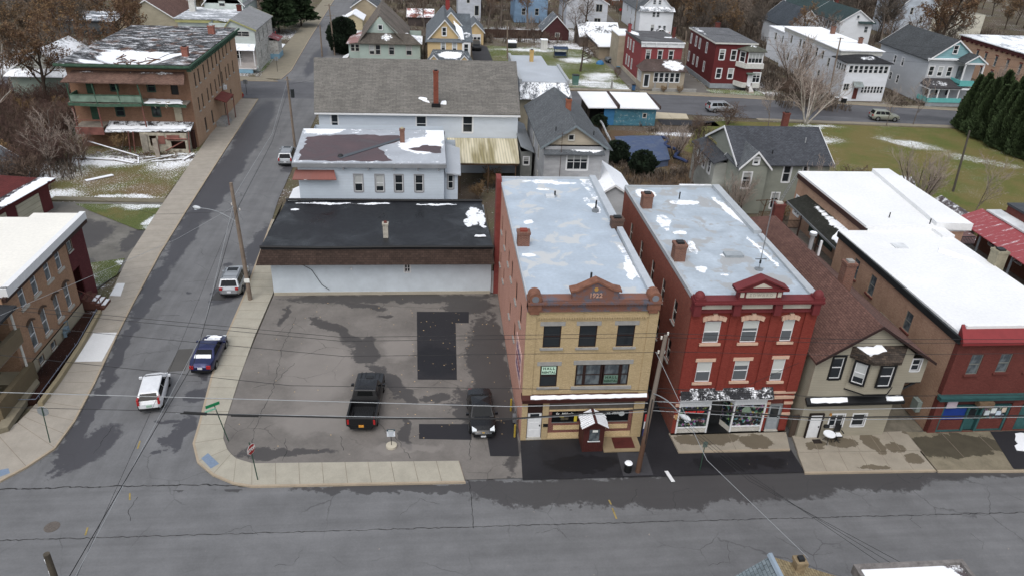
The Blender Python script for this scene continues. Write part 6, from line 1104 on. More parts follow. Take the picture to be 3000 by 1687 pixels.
m = MB(); m.slab([(-1.4, 148.4, 2.9), (7.2, 148.4, 2.9), (6.4, 152.5, 4.2), (-.4, 152.5, 4.2)], .14); m.build('porch_roof', shingle('w_porch', '50575d', '5c6369', snow=.35, bl=[(3, 150.5, 3, 1.6, 0)]), W_)
for x in (-.2, 5.6): gable(W_, x-1.0, 147.9, x+1.0, 150.5, 2.9, 4.0, 'y', BSH, YCL, .25, .2, .1)
for x in (-1, 1.2, 4.4, 6.8): post(W_, x, 148.8, 0, 2.9, .16, WHITE)
wg = thing('garage', 'small butter yellow garage with a white door beside the yellow house', 'garage', (9.6, 180.5, 0))
block(wg, 7.3, 180.6, 11.2, 190, 0, 3.0, YCL); gable(wg, 7.3, 180.6, 11.2, 190, 3.0, 4.9, 'y', BSH, YCL, .35, .3); o = MB().box(7.9, 10.6, 180.5, 180.6, 0, 2.4).build('garage_door', WHITE, wg)
for i in range(3): MB().box(8.1+i*.85, 8.75+i*.85, 180.46, 180.5, 1.25, 1.75).build('pane', PDARK, o)
# ================================================================ X: mint green house
MINT = siding('mint_clap', 'a3b3ac', .15, dirt=.1); PATR = shingle('worn_tan_shingle', '615a55', '716960', snow=.24, sscale=.5, wear=.4); STY['mint'] = (WHITE, .06, std('sandtrim', 'a9a197', .8), None, None, PMIX)
X_ = thing('house', 'mint green house with a worn steep brown roof and low side porches', 'house', (-14.7, 157, 0))
block(X_, -14.9, 157, -2.9, 172, 0, 4.3, MINT, {'F': [(-12.5, 2.05, .95, 1.85, 'dh', 'mint'), (-11.3, 2.05, .95, 1.85, 'dh', 'mint'), (-8.6, 2.05, 1.05, 1.9, 'dh', 'mint'), (-5.15, 2.05, 1.1, 1.85, 'dh', 'mint')]}, 'mint')
m = MB(); m.slab([(-15.2, 156.5, 4.3), (-11.0, 158.6, 9.3), (-11.4, 178, 9.6), (-15.6, 176, 4.3)], .15); m.slab([(-11.0, 158.6, 9.3), (-5.7, 156.7, 4.3), (-5.3, 176, 4.3), (-11.4, 178, 9.6)], .15); m.build('roof', PATR, X_)
MB().slab([(-15.2, 156.4, 4.25), (-2.6, 156.4, 4.25), (-5.0, 158.4, 6.0), (-13.9, 158.4, 6.0)], .12).build('skirt_roof', shingle('x_skirt', '4f4a45', '5c5750', snow=.2, bl=[(-9.5, 157.6, 1.6, .9, 0)]), X_)
m = MB(); m.face([(-13.9, 158.4, 5.9), (-7.2, 158.4, 5.9), (-10.8, 158.4, 9.1)]); m.build('gable_wall', MINT, X_); window(X_, -10.75, 158.4, 6.6, 'F', .8, .9, 'white', 'fixed')
MB().slab([(-5.6, 157, 4.4), (-2.5, 157, 4.3), (-2.5, 163.5, 4.7), (-5.4, 163.5, 4.9)], .12).build('roof', membrane('snowy_flat', '9b9fa3', snow=.5), X_); snowp(X_, [(-6.6, 157.6), (-5.4, 158), (-5.4, 163), (-5.9, 163)], 5.0, .3, .5, .1)
block(X_, -17.2, 158.5, -14.9, 166, 0, 3.9, MINT, {'F': [(-16.4, 2.3, .75, 1.35, 'dh', 'plain'), (-15.5, 2.3, .75, 1.35, 'dh', 'plain')]}, 'plain', name='porch_wall'); MB().slab([(-17.6, 157.9, 3.9), (-14.8, 157.9, 4.2), (-14.6, 166.5, 4.9), (-17.4, 166.5, 4.1)], .12).build('porch_roof', membrane('pink_rust', '8c6a66', snow=.42, sscale=.4), X_)
MB().slab([(-18.6, 156.5, .9), (-17.2, 156.5, 1.6), (-17.2, 160.5, 1.6), (-18.6, 160.5, .9)], .1).build('step_roof', membrane('snow_b', 'dfe3e6'), X_)
fn = thing('wooden_fence', 'weathered grey board fence between the mint green and yellow houses', 'fence', (-2, 176, 0)); MB().box(-5.2, 0, 179, 179.1, 0, 2.0).build('fence_panel', siding('old_boards', '5a534a', .18, vert=True), fn); MB().box(-2.35, -2.25, 157, 179, 0, 1.7).build('fence_panel', siding('old_boards2', '544d45', .18, vert=True), fn)
fn = thing('wooden_fence', 'long dark brown board fence across the far end of the yard lawn', 'fence', (20, 190, 0)); MB().box(12, 26.2, 190.4, 190.5, 0, 2.0).build('fence_panel', siding('dk_boards', '44342c', .2, vert=True), fn)
# ================================================================ Y: derelict brick building
OLDB = brick('old_brick', '7b5642', '8a624b', '8a7763', .4, '523a2e'); OLDR = brick('old_brick_side', 'aa886c', 'b89679', '9c8670', .5, '94704f'); GRP = std('peeling_green', '3f5a4a', .85, .45, 3)
Y_ = thing('derelict_building', 'derelict three storey brown brick building with a collapsed snowy black roof and rotting porches', 'building', (-47, 103, 0))
rw = [(105.7, 7.6), (107.6, 7.7), (110.2, 7.7), (112.6, 7.9), (114.8, 8.0), (117, 8.1), (119.1, 8.2), (121.2, 8.3), (123.3, 8.4), (126, 8.4), (105.8, 4.3), (107.7, 4.3), (110.5, 4.4), (112.4, 4.6), (114.9, 4.6), (117, 4.8), (119, 4.8), (121.4, 5.0), (123.2, 5.1), (126, 5.0)]
STY['old'] = (std('rot_frame', '5a5144', .9), 0, WHITE, (STONE, .2, .14), None, PDARK)
block(Y_, -47, 103, -32, 129.5, 0, 10.9, OLDR, {'R': [(c, z, .62, 1.85, 'dh', 'old') for c, z in rw]+[(107.5, 1.0, .9, 1.9, 'fixed', 'old'), (111.1, 1.0, .8, 1.9, 'fixed', 'old'), (122.8, 1.6, .8, 1.5, 'fixed', 'old')]}, 'old', faces='R')
block(Y_, -47, 103, -32, 129.5, 0, 10.9, OLDB, {'F': [(-41.5, 7.5, .85, 1.15, 'dh', 'greenf'), (-36.9, 7.5, .9, 1.2, 'dh', 'greenf'), (-41.4, 4.2, .95, 1.35, 'dh', 'greenf'), (-36.8, 4.2, .95, 1.35, 'dh', 'greenf'), (-34.35, 10.6, .4, .3, 'fixed', 'plain')]}, 'greenf', faces='FBL', voids={'F': [(-34.0, 7.1, .95, 1.9)]})
GRD = std('faded_green_door', '2f4a3b', .85, .4)
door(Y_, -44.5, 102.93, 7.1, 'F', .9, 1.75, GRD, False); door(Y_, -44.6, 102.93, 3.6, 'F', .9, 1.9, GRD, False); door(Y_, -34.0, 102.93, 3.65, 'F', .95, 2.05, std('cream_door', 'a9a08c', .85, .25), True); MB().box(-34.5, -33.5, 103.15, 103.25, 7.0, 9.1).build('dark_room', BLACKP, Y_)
# sagging roof with a hole
rd = random.Random(5); n, mm = 26, 34; V, F_ = [], []
for j in range(mm+1):
    for i in range(n+1):
        x = -47.8+16.3*i/n; y = 101.9+28.2*j/mm; u = (x+40.5)/4.2; v = (y-108.5)/5.0; dep = 1.9*math.exp(-(u*u+v*v)); edge = min(1, min(i, n-i, j, mm-j)/2.0); wob = .25*mnoise.noise(Vector((x*.5, y*.5, 0)))
        V.append((x, y, 11.15-dep*edge+wob*edge*.8+.012*(y-102)*(0)))
for j in range(mm):
    for i in range(n):
        cx, cy = -47.8+16.3*(i+.5)/n, 101.9+28.2*(j+.5)/mm
        if abs(cx+39.5) < .75+rd.uniform(-.4, .4) and abs(cy-107.5) < 1.1: continue
        if abs(cx+40.9) < .5 and abs(cy-106.8) < .8: continue
        a = j*(n+1)+i; F_.append((a, a+1, a+n+2, a+n+1))
m = MB(); m.mesh(V, F_); ROOFY = membrane('collapsed_roof', '232325', snow=.47, sscale=1.0, stretch=(.5, 1.1), bl=[(-43, 105, 3.8, 1.6, 0), (-39, 108.5, 4.5, 2.8, 0), (-44, 109.5, 1.6, 3, 0), (-36, 110, 3, 1.4, 20), (-41, 112, 5, 1.5, 0)], var=.5, patch=.03, patchc='4d3529', hard=.10, wp=1, ba=.5)
m.build('roof', ROOFY, Y_); MB().box(-46.8, -32.2, 103.2, 129.3, 9.0, 9.1).build('attic_floor', std('attic_dark', '1a1614', .95), Y_)
m = MB()
for k in range(26):
    x, y, a = rd.uniform(-42.5, -37.5), rd.uniform(104.5, 111), rd.uniform(0, 3.1); L = rd.uniform(.8, 2.2); z = 10.2+rd.uniform(-.5, .5); m.tube([(x-cos(a)*L/2, y-sin(a)*L/2, z), (x+cos(a)*L/2, y+sin(a)*L/2, z+rd.uniform(-.5, .6))], .07, 4)
m.build('broken_rafters', std('rafters', '5b4030', .9, .4), Y_)
m = MB(); m.box(-47.9, -31.35, 101.75, 101.9, 10.85, 11.1); m.box(-31.4, -31.25, 101.9, 130.2, 10.85, 11.1); m.box(-47.9, -31.3, 101.8, 103, 10.75, 10.86); m.build('eaves', GRP, Y_)
m = MB()
for i in range(34): y = 102.6+i*.8; m.box(-31.98, -31.4, y, y+.16, 10.2, 10.8)
m.box(-32.0, -31.9, 103, 129.5, 10.3, 10.75); m.build('bracket', GRP, Y_)
m = MB(); m.box(-46.9, -31.7, 102.2, 103.0, 10.55, 10.75); m.build('soffit', std('eave_grey', '4a5049', .9, .4), Y_)
chimney(Y_, -33.6, 108.5, 10.5, 12.2, .8, .8, brick('orange_chim', '87402e', '954a37', '8f8a84')); chimney(Y_, -34, 124, 10.5, 12.4, .9, .8, brick('orange_chim2', '87402e', '954a37', '8f8a84'), GALV)
# porches
PRF = shingle('porch_felt', '5a443c', '6a544a', wear=.5, snow=.2, bl=[(-36, 102.6, 4.5, .3, 0), (-44.5, 102.6, 1.5, .2, 0)])
m = MB(); m.slab([(-46.9, 100.4, 9.15), (-31.9, 100.5, 9.1), (-32.4, 103, 10.1), (-46.2, 103, 10.1)], .12); m.build('porch_roof', PRF, Y_)
for (xa, xb, za, zb_, ya) in ((-46.6, -42.2, 6.5, 6.36, 100.6), (-42.2, -37.6, 6.36, 6.5, 100.6), (-37.6, -32.2, 6.5, 6.32, 101.0)):
    MB().slab([(xa, ya, za), (xb, ya, zb_), (xb, 103, zb_+.06), (xa, 103, za+.06)], .15).build('porch_floor', WOODG, Y_); MB().slab([(xa, ya-.08, za+.02), (xb, ya-.08, zb_+.02), (xb, ya+.02, zb_+.02), (xa, ya+.02, za+.02)], .38).build('fascia', GRP, Y_)
m = MB()
for k in range(9): x = rd.uniform(-37, -32.5); m.tube([(x, rd.uniform(100.6, 101.6), 6.5), (x+rd.uniform(-.8, .8), rd.uniform(100.4, 101.2), 6.3+rd.uniform(-.5, .9))], .045, 4)
m.build('broken_rails', std('bare_lath', '8d8576', .9, .3), Y_)
for x, t in ((-46.3, .0), (-43.2, .12), (-40.3, .1), (-37.6, .18)): MB().tube([(x+t, 100.75, 6.3), (x-t, 100.7, 9.15)], .09, 4).build('post', GRP, Y_)
m = MB(); m.box(-46.3, -37.6, 100.7, 100.78, 6.6, 7.45); m.build('porch_panel', std('pale_green_panel', '6f8578', .85, .35), Y_); MB().box(-46.3, -37.5, 100.65, 100.85, 7.45, 7.53).build('handrail', GRP, Y_); MB().box(-46.35, -46.2, 100.8, 103, 6.5, 7.5).build('porch_panel', GRP, Y_)
snowp(Y_, [(-37.4, 100.7), (-32.6, 100.7), (-33.2, 102.7), (-37.3, 102.8)], 6.5, .08, .5, .15)
PINKW = std('faded_pink_wood', '7b5048', .9, .35)
for x, t in ((-46.2, .2), (-43.1, .2), (-37.6, .3)): MB().tube([(x, 100.8, 3.4), (x-t*.4, 100.8, 6.3)], .09, 6).build('post', PINKW, Y_)
MB().slab([(-46.5, 100.7, 3.3), (-43.0, 100.7, 3.3), (-43.0, 103, 3.4), (-46.5, 103, 3.4)], .15).build('porch_floor', WOODG, Y_); MB().box(-46.4, -43.1, 100.7, 100.78, 4.2, 4.27).build('handrail', PINKW, Y_); MB().box(-46.5, -43, 100.65, 100.75, 2.3, 3.3).build('porch_panel', PINKW, Y_)
MB().slab([(-43.0, 100.8, 2.75), (-32.2, 100.9, 2.95), (-32.2, 103, 3.5), (-43.0, 103, 3.5)], .14).build('lower_roof', membrane('low_porch', '2f2b2a', snow=.5, sscale=1.3, var=.4, bl=[(-38, 101.4, 6, .6, 0)]), Y_)
snowp(Y_, [(-42.8, 100.95), (-32.8, 101.1), (-33, 101.9), (-37, 101.7), (-42.6, 101.9)], lambda x, y: 2.95+(x+43)*.012+(y-101)*.28, .06, .5, .12)
block(Y_, -38.6, 100.6, -32.7, 102.6, 0, 2.7, std('ply_grey', 'a39c8c', .9, .45, 1.6), name='shed_wall', faces='FRL', voids={'F': [(-33.9, .5, 1.8, 1.1), (-37.0, .9, .9, 1.4)]}); MB().box(-38.5, -37.7, 100.45, 100.56, .1, 2.5).build('loose_panel', std('ply_pale', '8b857a', .9, .3, 2), Y_); MB().box(-36.3, -35.5, 100.5, 100.58, 1.2, 2.3).build('loose_panel', PINKW, Y_); MB().box(-35.2, -33.6, 100.5, 100.58, 1.7, 2.4).build('loose_panel', PINKW, Y_)
m = MB(); m.box(-36.4, -32.3, 102.2, 103, 0, 2.4); m.build('dark_wall', std('dk_inner', '3a211c', .95, .4), Y_); m = MB()
for x in (-40.2, -39.6, -36.5, -32.6): m.tube([(x, 100.6, 0), (x+.2, 100.7, 2.8)], .08, 5)
m.tube([(-35.4, 100.4, 2.0), (-32.6, 100.5, 1.9)], .1, 4); m.tube([(-35.6, 100.4, .3), (-33.2, 100.5, 1.6)], .08, 4); m.build('brace', PINKW, Y_)
m = MB(); m.slab([(-31.95, 113.0, 4.1), (-30.3, 113.0, 3.6), (-30.3, 117.6, 3.6), (-31.95, 117.6, 4.1)], .12); m.build('door_hood', std('dull_red_tin', '6b332c', .8, .3), Y_)
for y in (113.2, 117.4): post(Y_, -30.4, y, 0, 3.55, .12, PINKW)
for i in range(4): MB().box(-32, -31.0+.25*(3-i)*.6, 112.4+0*i, 116.0, .2*i, .2*i+.2).build('steps', STONEG, Y_)
MB().box(-32, -31.6, 118.6, 119.3, 4.0, 4.6).build('air_conditioner', WHITE, Y_); MB().tube([(-31.93, 118, 0), (-31.93, 118, 8)], .05, 5).build('downpipe', DARKM, Y_)
# fallen lumber in front
for k, (a, b, r) in enumerate((((-44.6, 104.2-5, 1.9), (-38.3, 98.2, .3), .11), ((-46.0, 97.9, .15), (-41, 97.3, .15), .28), ((-41, 97.2, .2), (-38.2, 96.0, .15), .2), ((-38.3, 98.0, .2), (-37.6, 95.8, .15), .09), ((-37.5, 98.0, .2), (-32.8, 99.3, .3), .08), ((-37.2, 96.6, .2), (-34.4, 98.7, .25), .07), ((-36.3, 96.6, .15), (-32.8, 97.6, .2), .12), ((-36.8, 100.4, 2.0), (-35.8, 97.9, .15), .28), ((-35.4, 96.3, .15), (-35.0, 94.9, .1), .06), ((-32.6, 97.5, .1), (-31.8, 99.4, .25), .16), ((-41.6, 89.6, .1), (-39.2, 91.6, .12), .32))):
    va, vb = Vector(a), Vector(b); d = (vb-va); nn = Vector((-d.y, d.x, 0)).normalized()*r
    m = MB(); m.slab([va-nn, vb-nn, vb+nn, va+nn], .06); o = m.build('fallen_board', WOODG)
    tag(o, ['long snowy beam propped against the rubble of the derelict porch', 'wide snow-covered plank lying parallel to the derelict porch', 'snowy plank angling out from the end of the wide plank', 'short snowy stick crossing the tip of the long beam', 'thin snowy rail lying in front of the derelict building corner', 'thin crossed lath beside the thin snowy rail', 'flat snowy board nearest the sidewalk corner of the ruin', 'wide grey plywood sheet leaning on the ruined porch', 'little broken stick on the grass in front of the flat snowy board', 'short snowy board beside the sidewalk next to the ruin', 'snowy sheet of plywood alone in the vacant lot'][k], 'board', 'fallen boards around the derelict building')
    s = MB(); s.slab([va-nn*.9+Vector((0, 0, .05)), vb-nn*.9+Vector((0, 0, .05)), vb+nn*.9+Vector((0, 0, .05)), va+nn*.9+Vector((0, 0, .05))], .05)
    if k != 7: s.build('snow', SNOW, o)
rb = MB()
for k in range(260):
    x, y = rd.gauss(-38, 3.6), rd.gauss(99, 1.1); s = rd.uniform(.08, .3); z = .05+rd.random()*.25*(1 if y > 98.5 else .3); a = rd.uniform(0, 3)
    if x > -31.6 or y > 100.6: continue
    rb.slab([(x+cos(a+q*pi/2)*s, y+sin(a+q*pi/2)*s*.5, z+rd.uniform(0, .12)) for q in range(4)], .05)
rb.build('rubble', grass('rubble_m', '5a5045', '6f6253', '46332a', snow=.5, sscale=2.4), None, kind='stuff')
# ================================================================ AA: white corner house
AACL = siding('mint_white_clap', 'bcc6c2', .15, dirt=.15); PEEL = siding('peeling_white', 'd0cfca', .14, dirt=.4, peel=.1, peelc='8a8078'); OLIV = std('olive_trim', '9b9a68', .7, .15); LBL = std('light_blue_paint', '7fa6bb', .7, .2); GSN = shingle('pale_slate', '7d7f81', '8c8e90', wear=.15)
AA = thing('house', 'pale white corner house with olive trim, enclosed front porch and a light blue base', 'house', (-38.5, 148.5, 0))
block(AA, -38.6, 148.8, -33.1, 165, 0, 7.6, AACL, {'F': [(-35.5, 6.4, 2.7, .85, 'pair', 'plain')]}, 'plain', faces='FLB'); block(AA, -38.6, 148.8, -33.1, 165, 0, 7.6, PEEL, {'R': [(152, 4.9, .7, 1.8), (156, 5.0, .7, 1.8), (160, 5, .7, 1.8), (152.5, 1.6, .7, 1.8), (158, 1.6, .7, 1.8)]}, 'plain', faces='R')
gable(AA, -38.6, 148.8, -33.1, 165, 7.6, 9.3, 'y', GSN, AACL, .35, .3, .14, OLIV, ridge=-37.2)
MB().slab([(-38.6, 147.3, 4.2), (-33.2, 147.3, 4.2), (-33.2, 148.8, 5.1), (-38.6, 148.8, 5.1)], .1).build('porch_roof', membrane('aa_snow', 'cfd4da', snow=.5), AA)
for x in (-38.4, -36.0, -33.4): post(AA, x, 147.5, 1.3, 4.15, .16, WHITE)
MB().box(-38.5, -33.2, 147.45, 147.55, .9, 1.9).build('porch_panel', siding('pinkish_white', 'b9b3b0', .3), AA); MB().box(-38.5, -33.2, 147.4, 148.8, .75, .9).build('porch_floor', WHITE, AA); MB().box(-38.4, -33.9, 147.45, 147.52, 0, .75).build('base_panel', LBL, AA); MB().box(-38.5, -33.2, 148.7, 148.8, 1.2, 4.3).build('porch_back', siding('pw2', 'b3adaa', .3), AA)
window(AA, -36.4, 148.68, 2.4, 'F', .9, 1.5, 'plain')
block(AA, -33.1, 160.5, -31.4, 164.5, 0, 3.6, PEEL, name='side_porch'); MB().box(-33.1, -31.3, 160.4, 164.6, 0, 1.0).build('base_panel', LBL, AA); MB().slab([(-33.1, 160.2, 4.4), (-31.1, 160.2, 3.7), (-31.1, 164.8, 3.7), (-33.1, 164.8, 4.4)], .1).build('side_porch_roof', membrane('red_tin2', '7b3a3c', snow=.42), AA)
block(AA, -51.2, 163.6, -43.5, 178, 0, 6.4, AACL, name='rear_wing'); block(AA, -44.2, 160, -38.6, 172, 0, 6.8, AACL, name='rear_wing')
MB().prism([(-51.7, 163), (-43.2, 163), (-39, 160), (-39, 178), (-51.9, 178)], 6.8, 7.05).build('roof', membrane('aa_flat', '8a8f95', snow=.48, sscale=.35, stretch=(.5, 1.4)), AA); ring(AA, -51.5, 163.1, -38.9, 178, 6.2, 6.8, .08, OLIV, 'cornice')
block(AA, -49, 176, -41, 190, 0, 9.0, AACL, {'F': [(-45.3, 7.6, 1.2, 1.0, 'fixed', 'plain')]}); gable(AA, -49, 176, -41, 190, 8.2, 12.4, 'y', GSN, AACL, .5, .4); chimney(AA, -50.3, 172, 7, 9.3, 1.2, 1.0, OFFW, REDB2); chimney(AA, -38.5, 162, 8.8, 10.0, .9, .4, REDB2)
# ================================================================ AB: brown roof house and low snowy roofs
simple('garage', 'wide low cream garage with a brown shingled gable roof behind the derelict building', -70, 183, -57, 200, 3.2, 7.4, 'y', 'a19a86', shingle('brown_sh2', '5d4640', '6a524b', wear=.15), None, 'garage', ch=(-63.5, 196, 6.5, 8.6, .8, .7, CHIMB))
simple('shed', 'low dark roofed outbuilding streaked with snow beside the brown-roofed garage', -82, 182, -71, 194, 2.8, 3.2, 'flat', '5f6366', membrane('blue_dark_snow', '565d66', snow=.47, sscale=.35, stretch=(.5, 1.6), var=.4), None, 'shed')
# ================================================================ Z: pale green house
ZCL = siding('pale_green_clap', '8d9a90', .16, dirt=.25)
Z_ = thing('house', 'pale green two storey house with white gable boards behind the bare trees', 'house', (-62.5, 119.5, 0))
block(Z_, -62.6, 119.5, -54, 131, 0, 5.5, ZCL); MB().slab([(-63.2, 118.7, 5.4), (-53.6, 118.7, 5.4), (-54.2, 120.6, 6.3), (-62.6, 120.6, 6.3)], .1).build('skirt_roof', shingle('z_snow', '8a8f94', '989da2', snow=.53, sscale=1.2), Z_); gable(Z_, -62.6, 120.4, -54, 131, 6.2, 8.9, 'y', shingle('z_roof', '6e7276', '7a7e82', snow=.5), siding('z_gable', 'b7b9b2', .16), .5, .3)
# ================================================================ AC: brick corner building
ACB = brick('warm_brown_brick', '99765a', 'a68265', '857160', .3, '6f5341'); ACR = brick('wine_brick', '57262a', '632d31', '4a2a2a', .3)
AC = thing('brick_building', 'warm brown brick building with white flat roof, arched windows and wine red entry bay', 'building', (-45, 43, 0))
STY['ac'] = (WHITE, .0, WHITE, (STONE, .25, .2), None, PGREY); STY['acb'] = (OFFW, .05, std('tan_trim', '8b7a66', .8), (STONE, .1, .1), None, PGREY)
yc = (50.3, 52.2, 54.35, 56.25)
block(AC, -46, 47.9, -29.6, 57.9, 1.15, 7.1, ACB, {'R': [(y, 5.15, .82, 1.95, 'dh', 'ac') for y in yc]+[(y, 1.75, .82, 2.05, 'dh', 'ac') for y in yc]}, faces='RF')
block(AC, -46, 47.9, -29.5, 57.95, 0, 1.15, concrete('stone_base', '99917e', .4, stc='6d6858'), {'R': [(50.2, .35, .75, .6, 'fixed', 'acb'), (52.2, .35, .75, .6, 'fixed', 'acb')]}, faces='RF', name='foundation')
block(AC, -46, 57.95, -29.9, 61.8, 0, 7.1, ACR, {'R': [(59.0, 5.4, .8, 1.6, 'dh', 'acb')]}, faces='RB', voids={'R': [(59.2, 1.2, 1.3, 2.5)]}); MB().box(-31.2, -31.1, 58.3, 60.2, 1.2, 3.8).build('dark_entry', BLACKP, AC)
block(AC, -46, 43.5, -31.2, 47.9, 1.0, 7.0, brick('ac_porch_brick', '5c4433', '664c39', '4a3b30', .4), {'F': []}, faces='FR', voids={'R': [(45.8, 4.7, 2.2, 2.0), (45.8, 1.7, 2.2, 2.2)]})
HOODR = std('brick_red_hood', '96563f', .85, .2)
for y in yc:
    for zb, mt_, hh in ((7.12, HOODR, .22), (3.82, std('dark_hood', '4a3a2e', .85, .2), .16)):
        m = MB(); n = 6
        for k in range(n):
            a0, a1 = -1+2*k/n, -1+2*(k+1)/n; z0, z1 = zb-.1+.2*(1-a0*a0), zb-.1+.2*(1-a1*a1); Y0, Y1 = y+a0*.55, y+a1*.55
            m.mesh([(x, yy, z) for x in (-29.6, -29.46) for (yy, z) in ((Y0, z0), (Y1, z1), (Y1, z1+hh), (Y0, z0+hh))], [(0, 1, 2, 3), (7, 6, 5, 4), (0, 4, 5, 1), (1, 5, 6, 2), (2, 6, 7, 3), (3, 7, 4, 0)])
        if hh > .2: m.box(-29.6, -29.46, y-.62, y-.5, zb-.45, zb+.1); m.box(-29.6, -29.46, y+.5, y+.62, zb-.45, zb+.1)
        m.build('window_hood', mt_, AC)
ACW = membrane('cream_membrane', 'dcdad2', var=.05, rough=.7, snow=.1)
m = MB(); m.prism([(-46, 47.2), (-29.45, 48.6), (-29.5, 61.9), (-33.5, 61.9), (-33.5, 61.0), (-46, 61.0)], 7.3, 7.55); m.build('roof', ACW, AC)
m = MB(); m.prism([(-29.75, 48.4), (-29.3, 48.4), (-29.4, 62.0), (-29.85, 62.0)], 7.0, 7.66); m.prism([(-46, 47.0), (-29.3, 48.3), (-29.3, 48.6), (-46, 47.3)], 7.0, 7.66); m.build('parapet_cap', WHITE, AC); m = MB(); m.box(-29.62, -29.35, 48, 61.8, 6.75, 7.05); m.build('cornice', std('dk_cornice', '33211b', .7), AC)
# street porch of AC
MB().slab([(-33, 43.2, 6.9), (-28.7, 43.2, 6.6), (-28.7, 47.9, 6.6), (-33, 47.9, 6.9)], .2).build('porch_roof', membrane('porch_black', '26282b', snow=.15), AC)
m = MB(); m.box(-29.3, -28.95, 43.2, 47.9, 3.7, 4.8); m.box(-33, -28.95, 43.2, 43.5, 3.7, 4.8); m.build('balcony_wall', concrete('pebble_dash', '6a5f4c', .4), AC); MB().box(-33, -29.0, 43.4, 47.9, 3.6, 3.75).build('deck', WOODG, AC)
m = MB(); m.box(-29.3, -28.9, 43.2, 48.2, .0, 1.75); m.build('porch_wall', concrete('pebble_low', '665b47', .5), AC); MB().prism([(-29.0, 42.0), (-28.3, 42.4), (-28.5, 47.5), (-29.1, 48.2)], .1, .5).build('mossy_step', MOSSY, AC)
for y in (43.4, 47.7): MB().tube([(-29.15, y, 1.7), (-29.15, y, 6.5)], .09, 8).build('column', OFFW, AC)
stp = thing('entry_steps', 'brown wooden entry steps with snow on the treads and a thin railing', 'steps', (-29.3, 59.5, 0))
for i in range(5): o = MB().box(-29.85+i*.34, -29.5+i*.34, 58.5, 60.0, 0.1, 1.15-.2*i).build('tread', std('brown_tread', '5a3a30', .8), stp); (MB().box(-29.83+i*.34, -29.52+i*.34, 58.9, 59.95, 1.155-.2*i, 1.19-.2*i).build('snow', SNOW, o) if i > 1 else None)
m = MB(); m.tube([(-29.85, 58.4, 2.1), (-28.3, 58.4, 1.25)], .035, 5); m.tube([(-28.3, 58.4, .1), (-28.3, 58.4, 1.25)], .035, 5)
for i in range(5): m.tube([(-29.7+i*.3, 58.4, .9-.15*i), (-29.7+i*.3, 58.4, 2.0-.16*i)], .018, 4)
m.build('railing', std('red_rail', '5b332d', .7), stp)
gm = thing('gas_meter', 'blue grey gas meter cluster on the stone base of the brown brick building', 'meter', (-29.35, 54.2, 0)); m = MB(); m.box(-29.5, -29.2, 54.0, 54.5, .6, 1.0); m.tube([(-29.3, 54.6, .3), (-29.3, 54.6, 1.4), (-29.3, 54.1, 1.5)], .04, 6); m.cyl(-29.3, 53.8, .4, .8, .14, 8); m.build('meter_body', std('meter_blue', '6a7d88', .6), gm)
# ================================================================ AD: maroon garage row
AD = thing('garage_row', 'low oxblood garage row with white overhead doors and a snowy strip along the roof edge', 'garage', (-42, 79, 0))
OXB = std('oxblood_wall', '5d2829', .8, .2)
m = MB(); pts = [(-42.6, 72.0), (-41.7, 81.2), (-48, 82.4), (-56, 74)]
m.prism([(-43.6, 69), (-41.7, 81.2), (-55, 82.5), (-56, 69)], 0, 3.0); m.build('wall', OXB, AD)
m = MB(); m.mesh([(-43.3, 68.5, 3.2), (-41.1, 81.8, 3.2), (-55, 83.2, 3.6), (-56.5, 68.5, 3.6), (-43.3, 68.5, 3.0), (-41.1, 81.8, 3.0), (-55, 83.2, 3.0), (-56.5, 68.5, 3.0)], [(0, 1, 2, 3), (4, 5, 1, 0), (5, 6, 2, 1), (3, 7, 4, 0)]); m.build('roof', shingle('oxblood_roof', '53201f', '5e2826', wear=.2), AD)
m = MB(); m.slab([(-43.3, 68.4, 3.27), (-41.05, 81.9, 3.27), (-42.8, 82.1, 3.31), (-45.3, 68.4, 3.31)], .05); m.build('roof_edge', membrane('edge_snow', '2b2426', snow=.45, sscale=.9, bl=[(-42.3, 78, .9, 5, -8), (-43.3, 71, .5, 3, -8)]), AD)
for a, b in ((.55, .85), (.2, .42)):
    p = Vector((-43.6, 69, 0)).lerp(Vector((-41.7, 81.2, 0)), a); q = Vector((-43.6, 69, 0)).lerp(Vector((-41.7, 81.2, 0)), b); o_ = Vector((.08, -.012, 0))
    m = MB(); m.mesh([p+o_, q+o_, q+o_+Vector((0, 0, 2.5)), p+o_+Vector((0, 0, 2.5)), p, q, q+Vector((0, 0, 2.5)), p+Vector((0, 0, 2.5))], [(0, 1, 2, 3), (3, 2, 6, 7), (1, 5, 6, 2), (4, 0, 3, 7)]); m.build('garage_door', siding('cream_door_panel', 'b8b29c', .55), AD)
gs = thing('shed', 'grey steep shed roof showing at the edge of the leafless thicket', 'shed', (-52, 90, 0)); block(gs, -56, 87, -49.5, 92, 0, 1.8, std('gs_wall', '6a6d6e', .9)); gable(gs, -56, 87, -49.5, 92, 1.8, 4.2, 'y', std('gs_roof', '63686d', .7, .15), std('gs_wall2', '6a6d6e', .9), .4, .3)
